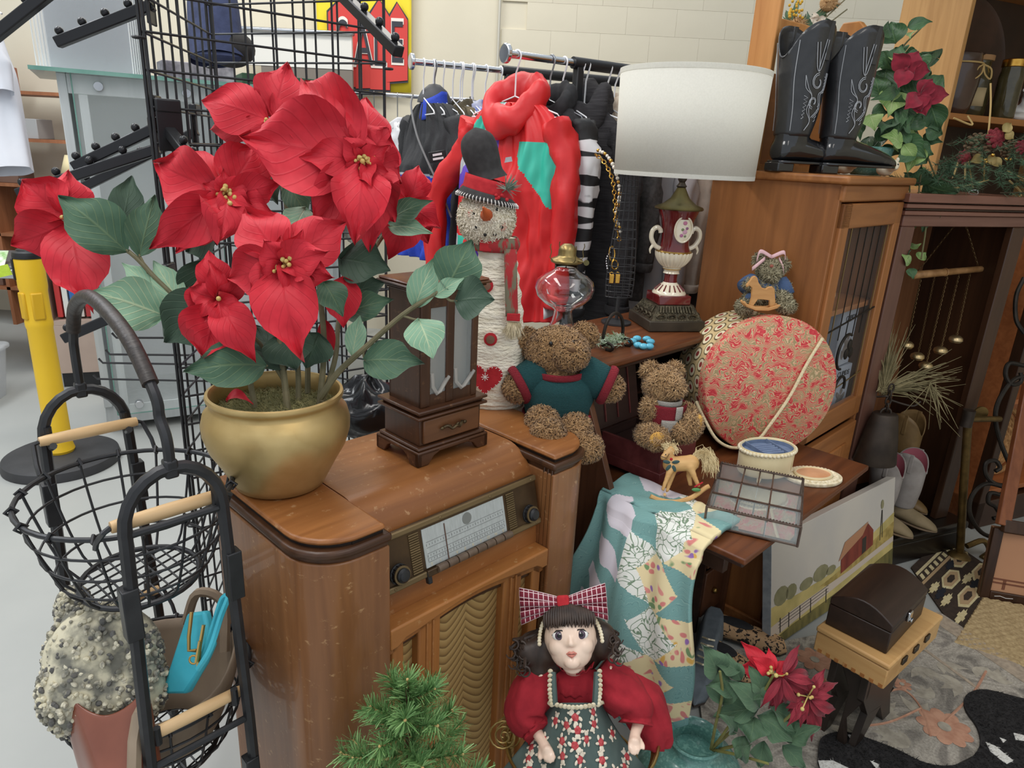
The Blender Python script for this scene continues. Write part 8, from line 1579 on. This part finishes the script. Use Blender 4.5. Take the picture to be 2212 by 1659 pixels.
paint([(0,.0),(1,.0),(1,.62),(.8,.52),(.6,.40),(.4,.36),(.2,.36),(0,.38)],'painted_hill',P_hill)
for x0,w,h in ((.02,.10,.16),(.10,.08,.13),(.20,.10,.10),(.30,.12,.14),(.40,.08,.08)): paint([(x0+w*.5+w*.5*math.cos(a),.36+h*.5+h*.55*math.sin(a)) for a in [k*PI/6 for k in range(12)]],'painted_tree',P_tree,.0012)
paint([(0,.20),(.15,.24),(.35,.26),(.6,.28),(1,.36),(1,.30),(.5,.20),(.25,.14),(0,.08)],'painted_road',P_road,.0014)
paint([(.35,.30),(.6,.36),(.8,.44),(1,.52),(1,.34),(.7,.28),(.45,.24)],'painted_field',P_gr2,.0013)
paint([(0,0),(1,0),(1,.22),(.7,.16),(.4,.12),(.15,.10),(0,.06)],'painted_grass',P_gr,.0018)
paint([(.52,.30),(.80,.40),(.80,.56),(.75,.66),(.70,.58),(.52,.44)],'painted_barn',P_barn,.002); paint([(.50,.44),(.55,.60),(.75,.68),(.70,.57)],'painted_roof',P_roof,.0026); paint([(.70,.37),(.735,.385),(.735,.54),(.70,.53)],'painted_door',P_drk,.0028)
paint([(.862,.40),(.868,.40),(.878,.72),(.874,.72)],'painted_windmill',P_drk,.002); paint([(.885,.42),(.89,.42),(.882,.72),(.878,.72)],'painted_windmill',P_drk,.002); paint([(.878+.014*math.cos(a),.78+.05*math.sin(a)) for a in [k*PI/4 for k in range(8)]],'painted_wheel',P_tree,.0022)
for x in (.06,.12,.2,.28,.4): paint([(x,.10),(x+.006,.10),(x+.006,.24),(x,.24)],'painted_post',P_drk,.0022)
for k in range(3): paint([(.05,.15+.03*k),(.42,.20+.03*k),(.42,.204+.03*k),(.05,.154+.03*k)],'painted_wire',P_drk,.0022)
# ================= chest on pine box on black stool =================
SQ=atz(1908,1490,.30); sx_=(atz(2022,1378,.30)-SQ); sy_=(atz(1763,1397,.30)-SQ); ya=math.atan2(sx_.y,sx_.x); lx=sx_.length; ly=sy_.length
bs_=thing('black_stool','low black curved panel stool under the pine box','stool',V((SQ.x,SQ.y,0)),ya); M_bst=mat('stool_black',(40,32,28),(50,40,34),rough=.35,scale=8)
MB().bb(.03,lx-.03,.03,ly-.02,.28,.299).build('top',M_bst,bs_,bev=.004)
for y in (.05,ly-.06): MB().prism([(.04,.28),(.04,.20),(.10,.12),(.06,.012),(.10,.012),(.20,.10),(.28,.12),(lx-.16,.10),(lx-.10,.012),(lx-.05,.012),(lx-.10,.12),(lx-.04,.2),(lx-.04,.28)],y,y+.02,'xz').build('leg_panel',M_bst,bs_,bev=.003)
MB().prism([(.05,.28),(.05,.2),(.09,.10),(.07,.012),(.10,.012),(ly-.10,.2),(ly-.06,.28)],.05,.07,'yz').build('side_panel',M_bst,bs_,bev=.003)
PN=wood('pine_x',(186,140,86),(206,164,108),'y',.5); pb_=thing('pine_box','pale pine box with dovetail corners and small catches','box',V((SQ.x,SQ.y,.30)),ya); PH=.078
MB().bb(0,lx,0,ly,0,PH-.018).build('box_body',PN,pb_,bev=.003); MB().bb(-.003,lx+.003,-.003,ly+.003,PH-.016,PH).build('lid',PN,pb_,bev=.005)
for k in range(8): MB().bb(-.001,.0025,.004+k*.024,.015+k*.024,.001,.012).build('dovetail',WG,pb_)
for x in (.10,lx*.5,lx-.10): MB().box((x,-.003,PH-.03),(.030,.006,.020)).build('catch',mat('catch_steel',(90,80,66),rough=.35,metal=.8),pb_,bev=.002)
dc=thing('domed_chest','dark brown dome-lidded wooden chest on top of the pine box','chest',V((SQ.x,SQ.y,.30+PH+.001))+Matrix.Rotation(ya,3,'Z')@V((.035,.025,0)),ya+rad(3)); M_dc=wood('espresso',(40,28,22),(54,38,30),'x',.4); cw_,cdp=lx*.76,ly*.84
MB().bb(0,cw_,0,cdp,0,.066).build('chest_body',M_dc,dc,bev=.003)
MB().prism([(0,.068),(cdp,.068)]+[(cdp-.0-cdp*i/10,.088+.034*math.sin(PI*i/10)) for i in range(11)],0,cw_,'yz').build('domed_lid',M_dc,dc,bev=.003,ang=60)
MB().box((cw_*.45,-.004,.068),(.026,.008,.030)).build('latch',M_chrome,dc,bev=.003); MB().tube(arc((cw_*.45,-.010,.060),.009,PI,2*PI,8,'xz'),.002,6).build('latch_loop',M_chrome,dc)
# ================= shoes under the desk =================
M_leo=mat('leopard',(196,158,118),(40,32,28),rough=.7,scale=60,lo=.56,hi=.58,detail=1,dist=1.2); sh0=atz(1690,1405,.03)
def shoe(name,label,toe,heel,w,m,mi,hh=.05,grp=None,lace=None):
    toe=V(toe);heel=V(heel);d=(toe-heel);L=d.length;d.normalize();t=thing(name,label,'shoe',V((heel.x,heel.y,0)),math.atan2(d.y,d.x),grp)
    o=[(0,.25),(.03,.42),(.15,.46),(.4,.40),(.6,.44),(.8,.46),(.93,.32),(1,.0)]; pl=[(x*L,y*w) for x,y in o]+[(x*L,-y*w) for x,y in reversed(o)]
    MB().prism(pl,.013,.025,'xy').build('sole',mat('shoe_sole_'+name,(60,52,46),rough=.7),t,bev=.003)
    def up(u,v):
        a=PI*u; k=v; i=min(int(k*7),6);q=k*7-i; x=o[i][0]+(o[i+1][0]-o[i][0])*q; yw=o[i][1]+(o[i+1][1]-o[i][1])*q; hz=hh*(1-.35*k) if k<.75 else hh*.74*(1-((k-.75)/.25)**2); op=.45 if k<.55 and not lace else .0; c=math.cos(a); s_=math.sin(a)
        return (x*L,yw*w*c*(1-.15*s_),.024+hz*min(1,s_*1.6)*(1-.0*op)+(0 if op==0 else 0))
    MB().grid(up,16,21).build('upper',m,t,ang=80,solid=.003)
    if not lace: MB().ell((L*.30,0,.024+hh*.95),(L*.24,w*.30,.006),18,8).build('insole',mi,t)
    else:
        for k in range(5): MB().tube([(L*(.42+.08*k),-w*.22,.03+hh*.82),(L*(.46+.08*k),0,.034+hh*.9),(L*(.42+.08*k),w*.22,.03+hh*.82)],.003,6).build('lace',lace,t)
    return t
shoe('leopard_flat','leopard print flat shoe standing in front of the canvas',atz(1700,1405,.03),atz(1540,1350,.03),.085,M_leo,M_blk,.05,'leopard flats'); shoe('leopard_flat','leopard print flat shoe half hidden by jar leaves',atz(1640,1470,.03),atz(1530,1405,.03),.085,M_leo,M_blk,.05,'leopard flats')
shoe('grey_sneaker','blue grey laced sneaker beside the quilt hem',atz(1500,1520,.03),atz(1540,1350,.03),.09,mat('sneaker_grey',(110,118,124),(96,104,110),rough=.9,scale=30),M_blk,.08,None,M_lac)
# ================= right edge: glass cabinet, scroll iron, pole, tray, frame =================
GCW=wood('warm_cabinet',(150,86,48),(182,110,64),'x',.35); gc=thing('lit_cabinet','reddish wooden cabinet with panelled inside at the room edge','cabinet',AX(.98,.06,0),AR)
MB().bb(0,.05,-.02,.03,0,1.5).build('stile',DA,gc,bev=.004); MB().bb(.05,1.2,.30,.33,0,1.5).build('back_panel',GCW,gc); MB().bb(0,.02,.03,.33,0,1.5).build('side_panel',GCW,gc); MB().bb(0,1.2,-.02,.33,1.47,1.5).build('top',DA,gc)
for z in (.16,.62,1.02): MB().bb(.02,1.2,0,.30,z,z+.025).build('shelf',GCW,gc,bev=.003)
for x in (.3,.6): MB().bb(x,x+.02,.285,.30,.2,1.47).build('back_batten',GCW,gc)
MB().bb(0,1.2,-.02,.30,0,.14).build('plinth',DAx,gc,bev=.004)
wt=thing('wicker_tray','round woven wicker tray propped inside the lit cabinet','tray',AX(1.30,.20,.19)); M_wk=mat('wicker',(196,150,98),(150,106,62),rough=.8,scale=50); WMx=Matrix.Translation(AX(1.28,.22,.36))@Matrix.Rotation(AR,4,'Z')@Matrix.Rotation(rad(80),4,'X')
for k in range(9): r=.02+.016*k; MB().tube([V((r*math.cos(t),r*math.sin(t),.004*math.sin(t*12+k*3))) for t in [2*PI*i/40 for i in range(40)]],.0085,6,True).xf(WMx).build('coil',M_wk,wt,world=True)
MB().tube([V((.165*math.cos(t),.165*math.sin(t),.02)) for t in [2*PI*i/40 for i in range(40)]],.012,8,True).xf(WMx).build('rim',M_wk,wt,world=True)
si=thing('iron_scroll_screen','wrought iron scroll screen standing before the lit cabinet','iron screen',atz(2150,1140,0)); sd_=2.93
def SI(px,py): return at(px,py,sd_)
for pts in ([(2212,600),(2195,640),(2195,690),(2212,720)],[(2212,790),(2180,785),(2172,810),(2185,830),(2205,825),(2205,805)],[(2230,810),(2190,820),(2160,860),(2150,900),(2160,950),(2180,1000),(2200,1030)],[(2190,1050),(2150,1045),(2130,1025),(2130,1000),(2150,995),(2160,1010),(2150,1018)],[(2180,1055),(2130,1045),(2100,1070),(2095,1110),(2120,1150),(2160,1165)],[(2165,1070),(2140,1065),(2135,1085),(2150,1095),(2160,1115),(2145,1120)]): MB().tube(cat([SI(*p) for p in pts],6),.009,8).build('scroll',M_iron,si,world=True)
MB().tube([SI(2230,560),SI(2225,1180)],.010,8).build('frame_bar',M_iron,si,world=True); MB().tube([SI(2140,1165),SI(2230,1185)],.010,8).build('frame_bar',M_iron,si,world=True)
bp2=thing('brass_pole','old brass pole stand with clamp and side rod','pole',atz(2071,1205,0)); q0,q1=atz(2071,1205,0),None; pd_=(q0-EYE).dot(Fw); q1=at(2092,896,pd_-.22); M_obr=mat('old_brass',(128,104,62),(96,78,46),rough=.45,metal=.8,scale=20)
MB().tube([q0+V((0,0,.02)),q0.lerp(q1,.5),q1],.016,12).build('pole',M_obr,bp2,world=True); MB().lathe([(.05,0),(.045,.012),(.02,.03)],20,q0).build('foot',M_obr,bp2,world=True); MB().cyl(q1-V((0,0,.05)),q1+V((0,0,.02)),.023,n=14).build('clamp',M_cb,bp2,world=True); MB().cyl(q1-V((0,0,.02)),at(2160,905,pd_-.15),.012,n=10).build('side_rod',M_obr,bp2,world=True); MB().lathe([(.0,0),(.03,.0),(.03,.008),(.0,.01)],18,at(2117,892,pd_-.14),ax=Matrix.Rotation(PI/2,3,'X')).build('finial_disc',M_obr,bp2,world=True)
MB().tube(cat([q0+V((.02,0,.06)),q0+V((.10,.02,.08)),q0+V((.14,.02,.03)),q0+V((.1,0,.005))],4),.012,8).build('curled_foot',M_obr,bp2,world=True)
# framed print on the floor and leaning wooden frame
f0=atz(2112,1290,.0); fp=thing('framed_print','dark framed tan print standing on the jute rug edge','framed print',f0,rad(-14)); 
FT=Matrix.Rotation(rad(-8),4,'X')
MB().bb(0,.5,0,.02,0,.30).xf(FT).build('print_sheet',mat('tan_print',(190,140,104),(178,128,94),rough=.6,scale=3),fp)
for x0,x1,z0,z1 in ((0,.035,0,.30),(.465,.5,0,.30),(.035,.465,0,.04),(.035,.465,.285,.30)): MB().bb(x0,x1,-.012,.022,z0,z1).xf(FT).build('frame_side',DA,fp,bev=.003)
for z in (.072,.088): MB().bb(.04,.46,-.002,.0,z,z+.006).xf(FT).build('printed_line',mat('print_brown',(120,72,50),rough=.6),fp)
MB().bb(.075,.085,-.002,.0,.05,.09).xf(FT).build('printed_line',mat('print_brown2',(120,72,50),rough=.6),fp); MB().tube([(.05,-.014,.022),(.07,-.014,.026),(.09,-.014,.021),(.115,-.014,.024)],.0012,5).xf(FT).build('signature',M_stitch,fp)
lf_=thing('leaning_frame','long reddish wooden frame side leaning behind the framed print','wooden frame',atz(2180,1150,0)); MB().bar(at(2166,1135,2.7),at(2225,830,2.75),.05,.025,Fw).build('frame_side',WG if False else wood('frame_red',(110,60,34),(136,80,48),'z',.35),lf_,world=True,bev=.004)
MB().bar(at(2166,1135,2.7),at(2260,1150,2.7),.05,.025,Fw).build('frame_side',DA,lf_,world=True,bev=.004)
# black bag behind the radio
bg_=thing('black_plastic_bag','crumpled shiny black plastic bag behind the radio cabinet','bag',atz(800,880,.7)); bb_=MB(); c0=at(800,880,2.02); bb_.grid(lambda u,v:c0+V((1,0,0))*(.13*math.sin(PI*v)*math.cos(2*PI*u)*(1+.35*NZ.noise(V((math.cos(2*PI*u)*3,math.sin(2*PI*u)*3,v*5)))))+V((0,1,0))*(.10*math.sin(PI*v)*math.sin(2*PI*u))+V((0,0,.10-.22*v+.03*NZ.noise(V((u*9,v*9,2))))),40,20,cu=True); bb_.build('bag_body',mat('bin_liner',(26,26,28),rough=.18),bg_,world=True,ang=180)
